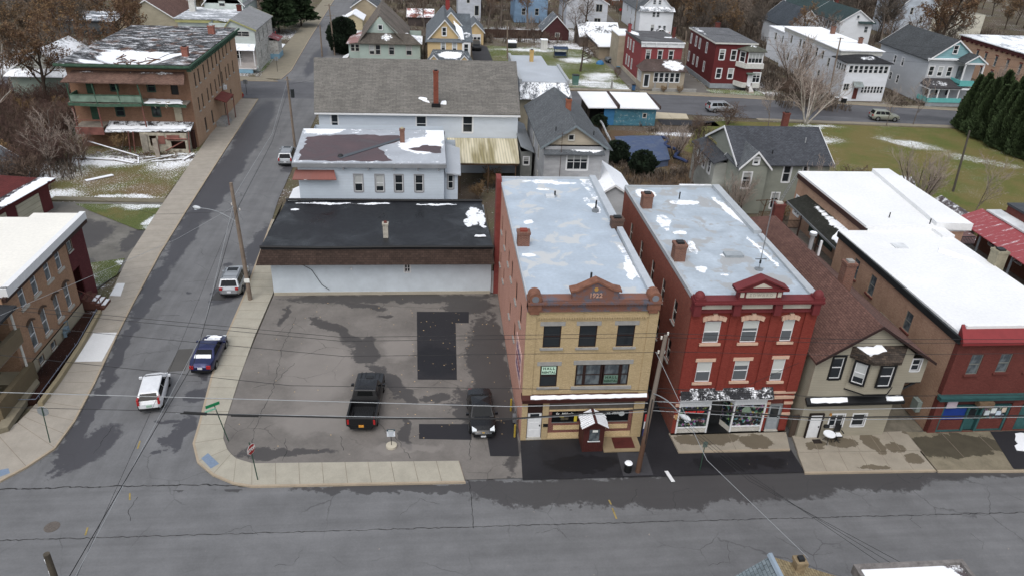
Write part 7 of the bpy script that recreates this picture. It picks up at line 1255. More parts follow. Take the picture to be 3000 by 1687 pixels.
# ================================================================ roofs at the near side of the street
N1 = thing('house', 'near house whose grey and tan shingled roof peak just shows at the lower edge', 'house', (13.9, 12, 0))
block(N1, 11.4, 10.5, 17.0, 21.0, 0, 6.6, siding('near_wall', '9a9a96', .15)); m = MB(); m.face([(10.9, 21.5, 6.5), (13.9, 21.5, 9), (13.9, 10, 9), (10.9, 10, 6.5)]); m.build('roof', shingle('near_grey', '5f6a70', '6d787e'), N1)
m = MB(); m.face([(17.4, 21.5, 7.5), (13.9, 21.5, 9), (13.9, 10, 9), (17.4, 10, 7.5)]); m.build('roof', shingle('near_tan', '786a50', '877a5e'), N1); MB().tube([(13.9, 21.55, 9.02), (13.9, 10, 9.02)], .14, 6).build('ridge_cap', std('ridge_lead', '8593a0', .5), N1)
chimney(N1, 15.1, 21.2, 7, 9.05, .4, .4, std('tan_chim', '84745a', .9, .4, 4))
N2 = thing('building', 'near flat-topped building whose snowy white roof edge shows at the lower edge', 'building', (20, 12, 0)); block(N2, 18.0, 8, 22.3, 21.0, 0, 8.0, DFR); MB().box(17.8, 22.6, 7.7, 21.3, 8.0, 8.25).build('roof', membrane('near_snow', '5a5254', snow=.5, sscale=.35, var=.4, bl=[(19.6, 20.6, 2.6, 1.3, 0)]), N2); ring(N2, 17.7, 7.6, 22.7, 21.4, 7.9, 8.4, .18, std('worn_edge', '6e6a68', .8, .4, 4), 'parapet')
# ================================================================ vehicles (local: +Y forward, wheels on z=0)
TYRE = std('tyre_rubber', '141414', .9, .1); RIM = std('alloy_rim', '8f9396', .35, .1, metal=.8); LAMPW = std('headlamp', 'cfd6da', .15, .02, spec=.6); LAMPR = std('tail_lamp', '9c1a1c', .25, .05, spec=.5); CARGL = std('car_glass', '0c0f11', .08, .05, spec=.22); CHROME = std('chrome', 'c6cacd', .2, .02, metal=.9); ARCH = std('wheel_well', '0b0b0c', .9)
def carpaint(name, col, metal=.2, rough=.28):
    g = G(name); n = g.noise(g.tc('Object'), 3, 4, .7); c = g.vmath('SCALE', srgb(col), scale=g.mapr(n, .3, .7, .9, 1.05)); g.b.inputs['Coat Weight'].default_value = .35; g.b.inputs['Coat Roughness'].default_value = .1
    return g.out(c, g.mapr(n, .3, .7, rough, rough+.15), metal, .5)
def lin(tab, y):
    for i in range(len(tab)-1):
        if tab[i][0] <= y <= tab[i+1][0]:
            t = (y-tab[i][0])/(tab[i+1][0]-tab[i][0]); return tab[i][1]*(1-t)+tab[i+1][1]*t
    return tab[0][1] if y < tab[0][0] else tab[-1][1]
CARS = {  # L, W, profile of the bonnet/boot line, cabin: rear base, rear roof, front roof, front base, roof height, belt
 'sedan': dict(L=4.75, W=1.82, top=[(-2.37, .72), (-2.2, .98), (-1.4, 1.04), (-1.2, 1.0), (.9, .98), (1.0, 1.0), (1.9, .84), (2.25, .7), (2.37, .55)], cab=(-1.55, -.75, .35, 1.12, 1.45, .98), wb=(-1.38, 1.42), R=.33),
 'hatch': dict(L=4.1, W=1.7, top=[(-2.05, .8), (-1.95, .98), (-1.2, 1.02), (.9, 1.0), (1.1, 1.02), (1.75, .86), (2.0, .7), (2.05, .55)], cab=(-1.98, -1.55, .45, 1.35, 1.52, 1.0), wb=(-1.25, 1.28), R=.31),
 'suv': dict(L=4.8, W=1.93, top=[(-2.4, .85), (-2.3, 1.1), (-1.2, 1.12), (.8, 1.1), (1.0, 1.12), (2.1, 1.0), (2.35, .8), (2.4, .6)], cab=(-2.28, -1.95, .35, 1.1, 1.76, 1.08), wb=(-1.42, 1.48), R=.38),
 'van': dict(L=5.1, W=1.98, top=[(-2.55, .8), (-2.48, 1.05), (-1.2, 1.08), (1.0, 1.05), (1.3, 1.08), (2.2, .9), (2.5, .75), (2.55, .55)], cab=(-2.48, -2.2, .7, 1.75, 1.76, 1.05), wb=(-1.5, 1.55), R=.35),
 'pickup': dict(L=5.9, W=2.02, top=[(-2.95, .62), (-2.9, .62), (-.78, .62), (-.76, 1.15), (1.0, 1.15), (1.2, 1.18), (2.6, 1.08), (2.9, .9), (2.95, .7)], cab=(-.78, -.55, .75, 1.3, 1.88, 1.14), wb=(-1.95, 1.9), R=.42),
 'jeep': dict(L=4.4, W=1.88, top=[(-2.1, 1.05), (-2.05, 1.12), (.6, 1.12), (.7, 1.14), (2.0, 1.08), (2.1, 1.0), (2.15, .7)], cab=(-2.05, -1.98, .4, .75, 1.86, 1.12), wb=(-1.2, 1.45), R=.42),
}
def car(kind, name, label, cat, x, y, rz, paint, z=0.0, group=None, detail=True, roofsnow=False, rack=False, ptop=None, plate='c9ccd0', grille=False, low=None, glass=None):
    P = CARS[kind]; L, W, R = P['L'], P['W'], P['R']; rb, rr, rf, fb, zr, zb = P['cab']; root = thing(name, label, cat, (x, y, z), rz, group); ORG.pop(root.name, None)
    hw = W/2; glass = glass or CARGL
    def bld(mb, nm, mat, parent=root, smooth=False): return mb.build(nm, mat, None, smooth=smooth, local=True) if parent is None else _par(mb.build(nm, mat, None, smooth=smooth, local=True), parent)
    ys = sorted({*[t[0] for t in P['top']], *[(-L/2)+L*i/30 for i in range(31)]}); m = MB(); rings = []
    for yy in ys:
        e = min(1, (L/2-abs(yy))/(.85 if kind != 'pickup' else .5)); wy = hw*(.66+.34*sqrt(max(0, 1-(1-e)**2))) if e < 1 else hw; wy = max(wy, hw*(.82 if kind in ('pickup', 'jeep') else 0)); t = lin(P['top'], yy); zl = .24+.10*(1-min(1, e*1.5))
        if kind == 'pickup' and yy < -.77: wy = hw if e >= 1 else wy
        half = [(wy*.86, zl), (wy*.97, zl+.10), (wy, zl+(t-zl)*.45), (wy*.985, t-.10), (wy*.93, t-.015), (wy*.5, t+.02)]
        rings.append([(a, yy, b) for a, b in half]+[(0, yy, t+.028)]+[(-a, yy, b) for a, b in half[::-1]])
    nv = len(rings[0]); vs = [v for r in rings for v in r]; fs = []
    for i in range(len(rings)-1):
        for k in range(nv-1): fs.append((i*nv+k, i*nv+k+1, (i+1)*nv+k+1, (i+1)*nv+k))
        fs.append((i*nv+nv-1, i*nv, (i+1)*nv, (i+1)*nv+nv-1))
    fs.append(tuple(range(nv))); fs.append(tuple((len(rings)-1)*nv+k for k in range(nv))[::-1]); m.mesh(vs, fs)
    body = bld(m, 'body', paint, smooth=True)
    try: body.data.set_sharp_from_angle(angle=radians(42))
    except Exception: pass
    if detail:
        bld(MB().box(-hw*.74, hw*.74, -L/2-.03, -L/2+.2, .32, .5), 'bumper', low or BLACKP); bld(MB().box(-hw*.74, hw*.74, L/2-.2, L/2+.02, .28, .45), 'bumper', low or BLACKP)
    # cabin
    bw, tw = hw*.93, hw*.74; c = [(-bw, rb, zb), (bw, rb, zb), (bw, fb, zb), (-bw, fb, zb), (-tw, rr, zr-.04), (tw, rr, zr-.04), (tw, rf, zr-.03), (-tw, rf, zr-.03), (0, (rr+rf)/2, zr+.02)]
    q = MB(); q.mesh(c, [(0, 1, 5, 4), (1, 2, 6, 5), (2, 3, 7, 6), (3, 0, 4, 7), (4, 5, 8), (5, 6, 8), (6, 7, 8), (7, 4, 8)]); cab = bld(q, 'roof', ptop or paint); bv = cab.modifiers.new('round', 'BEVEL'); bv.width = .05; bv.segments = 2
    C = [Vector(v) for v in c]
    def pane(a, b, d, e, u0, u1, v0, v1, nm, off=.012):   # bilinear patch on a cabin side
        f = lambda u, v: (C[a].lerp(C[b], u)).lerp(C[e].lerp(C[d], u), v); n = (C[b]-C[a]).cross(C[e]-C[a]).normalized()*off; pts = [f(u0, v0)+n, f(u1, v0)+n, f(u1, v1)+n, f(u0, v1)+n]
        k = MB(); k.mesh(pts+[p-n*1.6 for p in pts], [(0, 1, 2, 3), (7, 6, 5, 4), (0, 4, 5, 1), (1, 5, 6, 2), (2, 6, 7, 3), (3, 7, 4, 0)]); return bld(k, nm, glass)
    pane(2, 3, 7, 6, .07, .93, .06, .9, 'windscreen'); pane(0, 1, 5, 4, .1 if kind != 'pickup' else .18, .9 if kind != 'pickup' else .82, .12 if kind != 'pickup' else .42, .88, 'rear_window', .02)
    for (a, b, d, e) in ((1, 2, 6, 5), (3, 0, 4, 7)):
        nseg = 3 if kind in ('suv', 'van') else 2; r0, r1 = .08, .9
        if a == 3: r0, r1 = .1, .92
        for i in range(nseg): u0 = r0+(r1-r0)*i/nseg; u1 = r0+(r1-r0)*(i+1)/nseg-.025; pane(a, b, d, e, u0, u1, .1, .88, 'side_window')
    # wheels
    for yy in P['wb']:
        for s in (-1, 1):
            k = MB(); k.tube([(s*(hw-.34), yy, R), (s*(hw+.004), yy, R)], R+.055, 18); bld(k, 'wheel_arch', ARCH)
            k = MB(); k.tube([(s*(hw-.24), yy, R), (s*(hw-.0), yy, R), (s*(hw+.02), yy, R)], [R, R, R*.9], 20); w_ = bld(k, 'wheel', TYRE)
            k = MB(); k.tube([(s*(hw+.015), yy, R), (s*(hw+.03), yy, R)], [R*.68, R*.6], 14); bld(k, 'rim', RIM, w_)
    if kind == 'pickup':
        k = MB(); t = .1; y0, y1 = -2.93, -.8; k.box(-hw, -hw+t, y0, y1, .55, 1.18); k.box(hw-t, hw, y0, y1, .55, 1.18); k.box(-hw+t, hw-t, y0, y0+.07, .5, 1.16); k.box(-hw+t, hw-t, y1-.06, y1, .6, 1.18); bld(k, 'bed_walls', paint)
        k = MB()
        for i in range(14): k.box(-hw+.18+i*.125, -hw+.24+i*.125, y0+.1, y1-.08, .655, .675)
        bld(k, 'bed_liner', DARKM)
        k = MB(); k.box(-hw, -hw+.12, y0+.05, y1, 1.18, 1.21); k.box(hw-.12, hw, y0+.05, y1, 1.18, 1.21); bld(k, 'bed_rail', BLACKP)
        k = MB()
        for i in range(5): k.box(-.5+i*.24, -.44+i*.24, -.45, .6, zr-.01, zr+.012)
        bld(k, 'roof_ribs', paint); k = MB(); k.box(-.25, .25, 1.75, 2.1, 1.16, 1.2); bld(k, 'bonnet_scoop', DARKM)
        k = MB()
        for i in (-3, -1.6, 1.6, 3): k.box(i*.22-.02, i*.22+.02, 1.35, 2.6, 1.13, 1.17)
        bld(k, 'bonnet_ribs', DARKM)
    tz = lin(P['top'], -L/2+.1)
    tl = {'sedan': (.30, .62, .86), 'hatch': (.14, .78, 1.25), 'suv': (.26, .85, 1.08), 'van': (.16, .8, 1.2), 'pickup': (.14, .72, 1.1), 'jeep': (.16, .8, 1.05)}[kind]
    for s in (-1, 1):
        rq = .97 if kind in ('pickup', 'jeep') else .86; k = MB(); a, b = sorted((s*(hw*rq), s*(hw*rq-tl[0]))); k.box(a*.97, b*.97, -L/2-.02, -L/2+.30, tl[1], tl[2]) if kind != 'hatch' else k.box(a, b, -L/2-.03, -L/2+.36, tl[1], tl[2]); bld(k, 'tail_light', LAMPR)
        k = MB(); a, b = sorted((s*hw*.84, s*hw*.5)); k.mesh([(a, L/2-.5, .62), (b, L/2-.5 if s < 0 else L/2-.5, .62), (b, L/2-.12, .6), (a, L/2-.12, .6), (a, L/2-.5, .84), (b, L/2-.5, .84), (b, L/2-.1, .72), (a, L/2-.1, .72)], [(3, 2, 1, 0), (4, 5, 6, 7), (0, 1, 5, 4), (1, 2, 6, 5), (2, 3, 7, 6), (3, 0, 4, 7)]); bld(k, 'headlight', LAMPW)
        k = MB(); a, b = sorted((s*(hw+.0), s*(hw+.2))); k.box(a, b, fb-.42, fb-.26, zb-.02, zb+.12); bld(k, 'mirror', paint)
    pl = std('plate_'+plate, plate, .5, .02) if 'plate_'+plate not in bpy.data.materials else bpy.data.materials['plate_'+plate]
    k = MB(); k.box(-.17, .17, -L/2-.045, -L/2-.01, .5 if kind == 'pickup' else .6, .68 if kind == 'pickup' else .76); bld(k, 'number_plate', pl)
    if grille:
        k = MB(); k.box(-.55, .55, L/2-.10, L/2+.01, .52, .60); k.box(-.5, .5, L/2-.1, L/2+.015, .36, .40); bld(k, 'grille', CHROME); k = MB(); k.box(-.17, .17, L/2, L/2+.03, .28, .4); bld(k, 'number_plate', pl)
        k = MB(); k.box(-.08, .08, L/2-.02, L/2+.02, .6, .68); bld(k, 'badge', std('gold_badge', 'b29347', .4) if 'gold_badge' not in bpy.data.materials else bpy.data.materials['gold_badge'])
    if rack:
        k = MB()
        for s in (-1, 1): k.box(s*tw*.92-.02, s*tw*.92+.02, rr+.1, rf-.05, zr+.02, zr+.07)
        for q in (.2, .55): k.box(-tw*.9, tw*.9, rr+(rf-rr)*q-.02, rr+(rf-rr)*q+.02, zr+.05, zr+.08)
        bld(k, 'roof_rack', GREYM); k = MB(); k.box(-.45, .45, rf-.75, rf-.1, zr-.03, zr+.012); bld(k, 'sunroof', CARGL)
    if roofsnow:
        k = MB(); k.box(-tw*.85, tw*.85, rr+.12, rf-.1, zr-.01, zr+.05); bld(k, 'snow', SNOW)
    return root
def _par(o, p): o.parent = p; return o
wh = carpaint('pearl_white', 'd3d6da', 0, .3); nb = carpaint('navy_blue', '1b2450', .5); sv = carpaint('silver_paint', 'a9adb1', .6); bk = carpaint('black_paint_gloss', '0e0f11', .2, .2); bk2 = carpaint('black_paint_dusty', '17181b', .3, .3); sg_ = carpaint('sage_silver', '9a9d90', .5); gy = carpaint('gunmetal', '6d7176', .5)
car('hatch', 'hatchback', 'white hatchback with tall red tail lights driving along the side street', 'car', -20.15, 46.1, radians(9), wh, 0.01, plate='8fae9c')
c_ = car('sedan', 'sedan', 'navy blue sedan with snow on its rear window parked by the corner sidewalk', 'car', -17.55, 50.95, radians(-1.5), nb, 0.01)
k = MB(); k.mesh([(-.62, -1.52, 1.01), (.62, -1.52, 1.01), (.58, -1.28, 1.17), (-.58, -1.28, 1.17), (-.62, -1.56, 1.05), (.62, -1.56, 1.05), (.58, -1.30, 1.21), (-.58, -1.30, 1.21)], [(4, 5, 6, 7), (0, 1, 5, 4), (1, 2, 6, 5), (2, 3, 7, 6), (3, 0, 4, 7)]); _par(k.build('snow', SNOW, None, local=True), c_)
k = MB(); k.prism(jag([(-.45, 1.35), (.5, 1.3), (.55, 1.7), (-.3, 1.8)], .2, .06, 3), .96, 1.0); k.box(-.6, .6, 1.06, 1.16, .99, 1.05); _par(k.build('snow', SNOW, None, local=True), c_)
car('suv', 'suv', 'silver sport utility car with roof rack parked below the leaning street light pole', 'car', -18.3, 62.85, radians(1.5), sv, 0.01, rack=True)
car('van', 'minivan', 'silver minivan parked by the brown-roofed corner of the white vinyl flats', 'car', -19.35, 97.8, radians(2), sv, 0.01, rack=True)
car('pickup', 'pickup_truck', 'black pickup truck with empty ribbed bed and orange plate in the parking lot', 'truck', -5.0, 44.3, radians(-3), bk2, .07, plate='c98a2b')
car('sedan', 'sedan', 'glossy black sedan facing the street next to the pink brick wall', 'car', 3.05, 42.6, radians(181), bk, .08, grille=True)
car('van', 'minivan', 'silver minivan parked across the street from the oxblood red house', 'car', 49.2, 125.9, radians(-84), sv, .02, plate='b9bcc0')
car('suv', 'suv', 'pale sage silver sport utility car at the kerb between long white house and lawn', 'car', 76.9, 121.9, radians(-96), sg_, .02)
car('pickup', 'pickup_truck', 'black pickup truck nose out on the driveway of the yellow garage', 'truck', 9.3, 176, radians(180), bk2, .04, detail=False)
car('jeep', 'jeep', 'grey off-road car with snow on its roof beside the beige garage', 'car', 38.9, 164.6, radians(97), gy, .03, roofsnow=True)
car('sedan', 'sedan', 'snow-dusted white sedan parked below the tall white gabled house', 'car', 58.4, 200.2, radians(88), wh, .03, roofsnow=True)
car('suv', 'suv', 'white sport utility car mostly hidden behind the white roof of the corner shop', 'car', 60.6, 87.0, radians(160), wh, .03)
car('van', 'van', 'white van far up the side street by the dark cedar bush', 'car', -22.8, 206.5, radians(2), wh, .01)
car('suv', 'suv', 'grey car seen between the rose red and oxblood red brick houses', 'car', 49.3, 158.5, radians(4), gy, .04)
car('van', 'minivan', 'dark minivan in the shade of the pine trees at the corner lawn', 'car', -37.6, 187, radians(10), bk2, .02)
# ================================================================ poles and wires
PW = std('pole_wood', '796c60', .9, .3, 1.5); PWR = G('pole_weathered'); _z = PWR.sep(PWR.pos())[2]; PWR.out(PWR.mix(PWR.mapr(PWR.math('ADD', _z, PWR.math('MULTIPLY', PWR.noise(PWR.tc('Object'), 2, 4), 4.0)), 4.5, 8), srgb('573f31'), srgb('776d64')), .9); PWR = PWR.m
WIRE = std('wire_dark', '1c1d1f', .6, .05); WIREG = std('wire_grey', '8f9396', .5, .05)
LAMPB = std('lamp_casing', 'b4b9bd', .4, .05); LENS = std('lamp_lens', 'd5dde2', .15, .03, spec=.6)
def upole(label, x, y, h, lean=(0, 0), r=.16, mat=None, arms=(), zb=0, group='wooden utility poles'):
    o = thing('utility_pole', label, 'utility pole', (x, y, zb), group=group); m = MB(); m.tube([(x, y, zb), (x+lean[0]*.5, y+lean[1]*.5, zb+h*.5), (x+lean[0], y+lean[1], zb+h)], [r, r*.87, r*.7], 10); m.build('pole', mat or PW, o)
    for (z, w, ang) in arms: q = MB(); dx, dy = cos(ang)*w/2, sin(ang)*w/2; t = z/h; px, py = x+lean[0]*t, y+lean[1]*t; q.tube([(px-dx, py-dy, z), (px+dx, py+dy, z)], .06, 4); q.build('crossarm', WOODG, o)
    return o
def insul(o, pts, r=.06):
    m = MB()
    for p in pts: m.cyl(p[0], p[1], p[2]-.12, p[2]+.06, r, 8)
    m.build('insulator', std('porcelain', 'c9c4bc', .4, .05) if 'porcelain' not in bpy.data.materials else bpy.data.materials['porcelain'], o)
def slamp(o, x0, y0, z0, x1, y1, z1, rise=.5):
    m = MB(); pts = [(x0+(x1-x0)*t, y0+(y1-y0)*t, z0+(z1-z0)*t+rise*sin(pi*t)*.6) for t in [i/8 for i in range(9)]]; m.tube(pts, .035, 6); m.tube([(x0, y0, z0-.6), pts[4]], .02, 5); a = m.build('lamp_arm', GREYM, o)
    d = Vector((x1-x0, y1-y0, 0)).normalized(); p = Vector((x1, y1, z1)); m = MB(); m.tube([p-d*.1, p+d*.1, p+d*.4, p+d*.65], [.06, .15, .17, .06], 10); hd = m.build('lamp_head', LAMPB, o); m = MB(); m.dome(p.x+d.x*.4, p.y+d.y*.4, p.z-.2, .13, 10, 3, .1); m.build('lens', LENS, hd)
mp = upole('tall weathered utility pole with rusty brown foot between the yellow and red brick buildings', 12.95, 36.65, 10.5, (.42, 0), .17, PWR)
insul(mp, [(13.5, 36.7, 10.62), (13.15, 36.7, 10.35), (13.1, 36.7, 9.35), (13.45, 36.7, 9.35)]); MB().tube([(13.38, 36.65, 10.2), (13.5, 36.7, 10.6)], .05, 6).build('pole_top_bracket', GREYM, mp)
slamp(mp, 13.15, 36.55, 6.4, 14.5, 35.0, 5.9, .4); MB().tube([(13.1, 36.5, 2.5), (13.12, 36.5, 6)], .03, 5).build('conduit', DARKM, mp)
p1 = upole('tall leaning street light pole with a white notice beside the silver sport utility car', -16.4, 60.1, 11.0, (-.25, 0), .19); slamp(p1, -16.6, 60.0, 7.6, -19.9, 61.5, 8.2, .5); MB().box(-16.65, -16.2, 59.87, 59.9, 1.9, 2.3).build('notice', LETW, p1); insul(p1, [(-16.3, 60.3, 8.6), (-16.8, 60.0, 9.2)])
p2 = upole('utility pole with a dark transformer can beside the large tan-roofed hall', -19.4, 103.7, 9.6, (-.15, 0), .17, arms=((9.2, .9, 0),)); MB().cyl(-19.0, 103.5, 6.9, 8.0, .24, 12).build('transformer', std('transformer_can', '25292c', .5, .1), p2)
p3 = upole('short bare pole standing before the far corner of the tan shingle roof', -23.3, 163.8, 6.3, r=.17); p4 = upole('far street pole with two crossarms near the dark cedar bush', -20.9, 165.4, 10.2, (-.5, 0), .16, arms=((9.9, 2.0, 0), (7.9, 1.6, 0)))
p5 = upole('pole in the yard lawn by the driveway of the yellow house', 15.5, 165.4, 7.9, (-.3, 0), .16, arms=((7.9, 1.3, 0),)); p6 = upole('grey pole at the street edge between rose red and oxblood red houses', 50.1, 151.2, 9.1, (-.7, 0), .15)
p7 = upole('pole with lyre-shaped top bracket in front of the long white house', 73.1, 134.9, 11.3, (-.4, 0), .16, arms=((11.2, 1.2, 0),)); p8 = upole('old bare pole alone in the mown lawn', 67.8, 87.8, 8.2, (-.5, 0), .16, std('old_pole', '4f4a44', .9, .3))
p9 = upole('pole with a curved street lamp at the corner of the tall white gabled house', 52.6, 204.7, 9.0, r=.12); slamp(p9, 52.6, 204.6, 7.6, 56.0, 203.9, 8.6, .2)
bl = upole('near utility pole with snow caught on its side, cut by the lower edge', -14.73, 21.8, 10.5, (0, 0), .17, std('dark_pole', '4b453c', .9, .4, 2)); m = MB()
for z, h in ((10.0, .35), (9.3, .5), (8.5, .7), (7.9, .4)): m.tube([(-14.87, 21.86, z-h/2), (-14.85, 21.85, z+h/2)], [.03, .07], 5)
m.build('snow', SNOW, bl)
def wire(label, pts, r=.014, mat=None, sag=0, grp='overhead wires'):
    P = []
    for i in range(len(pts)-1):
        a, b = Vector(pts[i]), Vector(pts[i+1]); n = 14
        for k in range(n+(1 if i == len(pts)-2 else 0)): t = k/n; q = a.lerp(b, t); q.z -= sag*4*t*(1-t)*((b-a).length/30)**2*1.0; P.append(q)
    return tag(MB().tube(P, r, 5, False).build('overhead_wire', mat or WIRE, None), label, 'cable', grp)
L_ends = [(10.62, 40.9, 13.5, 'upper'), (10.35, 41.0, 13.15, 'second'), (9.3, 41.2, 13.1, 'third')]
wl = 'dark main road wire over the parking lot, '
for i, (z, yl, xp, w_) in enumerate(L_ends): wire(wl+['topmost of all', 'just under the topmost', 'third from the top'][i], [(-36, 43.0, z-.05), (-5.5, 37.9, z-.72), (xp, 36.7, z)], .014)
wire(wl+'crossing the second-floor windows', [(-36, 43.2, 6.9), (-8.8, 38.2, 6.35), (13.0, 36.6, 6.6)], .016)
wire('pale grey cable over the parking lot at shop cornice height', [(-36, 39.2, 6.2), (4.5, 36.96, 5.35), (12.9, 36.6, 5.65)], .024, WIREG)
wire('thin dark cable coming in from the side street, over the white hatchback', [(-36, 38.0, 6.0), (-17.9, 37.45, 5.35), (-14.7, 37.3, 5.15)], .016)
wire('thick black telephone cable over the parking lot below the pale cable', [(-15.1, 37.3, 5.15), (-4, 36.9, 4.75), (4.5, 36.6, 4.7), (12.9, 36.6, 5.2)], .05)
wire('pale grey cable just under the thick black telephone cable', [(-15.4, 37.4, 5.1), (4.5, 36.8, 4.5), (12.9, 36.6, 5.0)], .022, WIREG)
for i, (z0, z1, z2) in enumerate(((10.62, 10.03, 9.65), (10.35, 9.75, 9.4), (9.35, 8.88, 8.68), (6.7, 5.75, 5.4), (5.7, 4.72, 4.55), (5.28, 4.12, 3.7), (5.0, 3.9, 3.6))):
    wire('wire before the red brick and beige buildings, '+['highest', 'second from the top', 'third from the top', 'fourth from the top', 'fifth from the top, pale', 'thick black one', 'lowest of the bundle'][i], [(13.2, 36.7, z0), (24, 36.7, z1), (46, 36.7, z2)], (.014, .014, .014, .018, .024, .045, .022)[i], WIREG if i in (4, 6) else WIRE, grp='wires in front of the eastern buildings')
sw_ = [('grey wire running down the middle of the side street, the paler of two', [(-16.7, 60.1, 9.1), (-15.1, 43.1, 7.0), (-14.75, 21.8, 7.9)], .014, WIREG), ('dark wire running down the side street beside the paler one', [(-16.5, 60.2, 8.6), (-14.8, 40, 6.9), (-14.6, 21.8, 8.6)], .02, WIRE), ('thin third wire crossing the junction to the near pole', [(-16.7, 60.1, 8.4), (-16.2, 40, 6.6), (-15.0, 21.8, 7.2)], .010, WIRE)]
for l, p, r, mm_ in sw_: wire(l, p, r, mm_, grp='wires above the side street')
wire('grey wire from the leaning light pole to the transformer pole', [(-16.7, 60.1, 9.6), (-17.6, 82, 8.5), (-19.5, 103.6, 9.2)], .014, WIREG); wire('lower dark wire from the leaning light pole to the transformer pole', [(-16.5, 60.2, 8.6), (-17.7, 82, 7.6), (-19.4, 103.6, 8.3)], .02)
wire('pale service wire crossing the side street to the brown brick building', [(-36, 30, 9.4), (-26.5, 42.4, 9.0), (-19.4, 53.7, 8.9), (-16.6, 59.9, 9.0)], .012, WIREG); wire('thin wire from the leaning light pole across to the driveway side', [(-16.6, 60, 8.5), (-24, 62.5, 7.2), (-31, 66, 7.6)], .010)
wire('pale guy wire slanting from the tall weathered pole over the main road', [(12.9, 36.6, 9.4), (14.3, 30, 6.8), (16, 22, 8.2)], .014, WIREG)
for i in range(3): wire('dark service line crossing the main road to the near flat roof, '+['leftward one', 'middle one', 'rightward one'][i].replace('leftward', 'western').replace('rightward', 'eastern'), [(13.2, 36.6, 6.3-i*.25), (17, 30, 5.6-i*.2), (20+i*.6, 20.9, 7.8)], .010, grp='service lines over the main road')
wire('thin wire looping to the florist upper wall from the tall pole', [(13.2, 36.7, 6.5), (18, 38.2, 4.6), (24.2, 40.2, 6.0)], .012); wire('high thin wire from the transformer pole over the tan roof', [(-19.4, 103.6, 8.6), (-5, 120, 8.0), (15.3, 165.2, 7.8)], .010)
for i in range(3): wire('thin wire before the oxblood and long white houses, '+['upper', 'middle', 'lower'][i], [(49.6, 151, 8.8-i*.9), (72.8, 134.9, 10.6-i*1.4), (120, 127, 10.3-i*1.2)], .014, grp='wires along the back street')
wire('thin wire across the cross street at the far corner', [(-33, 148, 7), (-20.5, 165, 8.2)], .012); wire('grey wire across the cross street from the white corner house', [(-60, 150, 6.5), (-21, 165.3, 7.4)], .012)
# cable splice boxes
sp = thing('splice_case', 'black cable splice cases hanging on the thick telephone cable at the corner', 'cable box', (-13.2, 37.2, 4.9))
m = MB(); m.tube([(-14.9, 37.3, 5.2), (-13.6, 37.25, 5.1)], .09, 8); m.tube([(-12.2, 37.2, 5.0), (-10.6, 37.15, 4.95)], .08, 8); m.build('case', BLACKP, sp)
# ================================================================ signs
SGREEN = std('sign_green', '0f7a4c', .5, .05); SGRN2 = std('post_green', '2f4a3c', .7, .2); SRED = std('sign_red', '9c1b22', .5, .08); ALU = std('alu_back', '8d9295', .5, .1, metal=.4)
def stopsign(label, x, y, ang, z=2.3, h=2.75, lean=(0, 0), wood=False):
    o = thing('stop_sign', label, 'sign', (x, y, .1)); m = MB(); m.tube([(x, y, .1), (x+lean[0], y+lean[1], h)], .035, 4); m.build('post', SGRN2, o)
    c = Vector((x+lean[0]*.85, y+lean[1]*.85, z)); d = Vector((sin(ang), -cos(ang), 0)); t = Vector((cos(ang), sin(ang), 0)); r = .38
    for nm, rr_, off, mt_ in (('border', r, .05, LETW), ('sign_face', r*.92, .058, SRED), ('sign_back', r, .035, ALU)):
        pts = [c+d*off+t*rr_*cos(pi/8+k*pi/4)+Vector((0, 0, rr_*sin(pi/8+k*pi/4))) for k in range(8)]; q = MB(); q.mesh(pts+[p-d*.006 for p in pts], [tuple(range(8)), tuple(range(8, 16))[::-1]]+[(k, 8+k, 8+(k+1) % 8, (k+1) % 8) for k in range(8)]); ob = q.build(nm, mt_, o)
    textobj('STOP', .3, c+d*.066, (pi/2, 0, ang), LETW, o, bold=.012, sx=.9); return o
stopsign('red STOP sign on a dark green post at the rounded sidewalk corner', -11.18, 37.0, radians(62), 2.5, 3.0, (-.2, .1))
stopsign('STOP sign seen from its grey back on the sidewalk by the brown brick building', -25.2, 41.15, radians(176), 2.55, 2.9, (.1, .1))
st = thing('street_name_sign', 'green street name sign on a slanting pole at the rounded corner', 'sign', (-13.85, 40.87, .07)); MB().tube([(-13.85, 40.87, .07), (-14.35, 40.87, 3.0)], .035, 5).build('post', SGRN2, st)
for (a, L_, z) in ((radians(35), .9, 3.05), ):
    d = Vector((cos(a), sin(a), 0)); n = Vector((-d.y, d.x, 0))*.012; c = Vector((-14.45, 40.85, z)); q = MB(); pts = [c-d*L_/2-n, c+d*L_/2-n, c+d*L_/2+n, c-d*L_/2+n]; q.mesh([(*p.xy, z-.11) for p in pts]+[(*p.xy, z+.11) for p in pts], [(3, 2, 1, 0), (4, 5, 6, 7), (0, 1, 5, 4), (1, 2, 6, 5), (2, 3, 7, 6), (3, 0, 4, 7)]); q.build('name_plate', SGREEN, st)
    q = MB(); c2 = c+Vector((-.1, -.25, -.22)); pts = [c2-d*.35-n, c2+d*.35-n, c2+d*.35+n, c2-d*.35+n]; q.mesh([(*p.xy, c2.z-.07) for p in pts]+[(*p.xy, c2.z+.07) for p in pts], [(3, 2, 1, 0), (4, 5, 6, 7), (0, 1, 5, 4), (1, 2, 6, 5), (2, 3, 7, 6), (3, 0, 4, 7)]); q.build('name_plate', std('sign_green_light', '7fb59c', .5), st)
ls = thing('lot_sign', 'small white parking notice on a pole in a round concrete base in the parking lot', 'sign', (-3.07, 39.85, .07)); MB().cyl(-3.07, 39.85, .07, .22, .36, 20).build('base', std('base_conc', 'b4ad9c', .9, .1), ls); MB().cyl(-3.07, 39.85, .2, 1.3, .025, 6).build('post', BLACKP, ls)
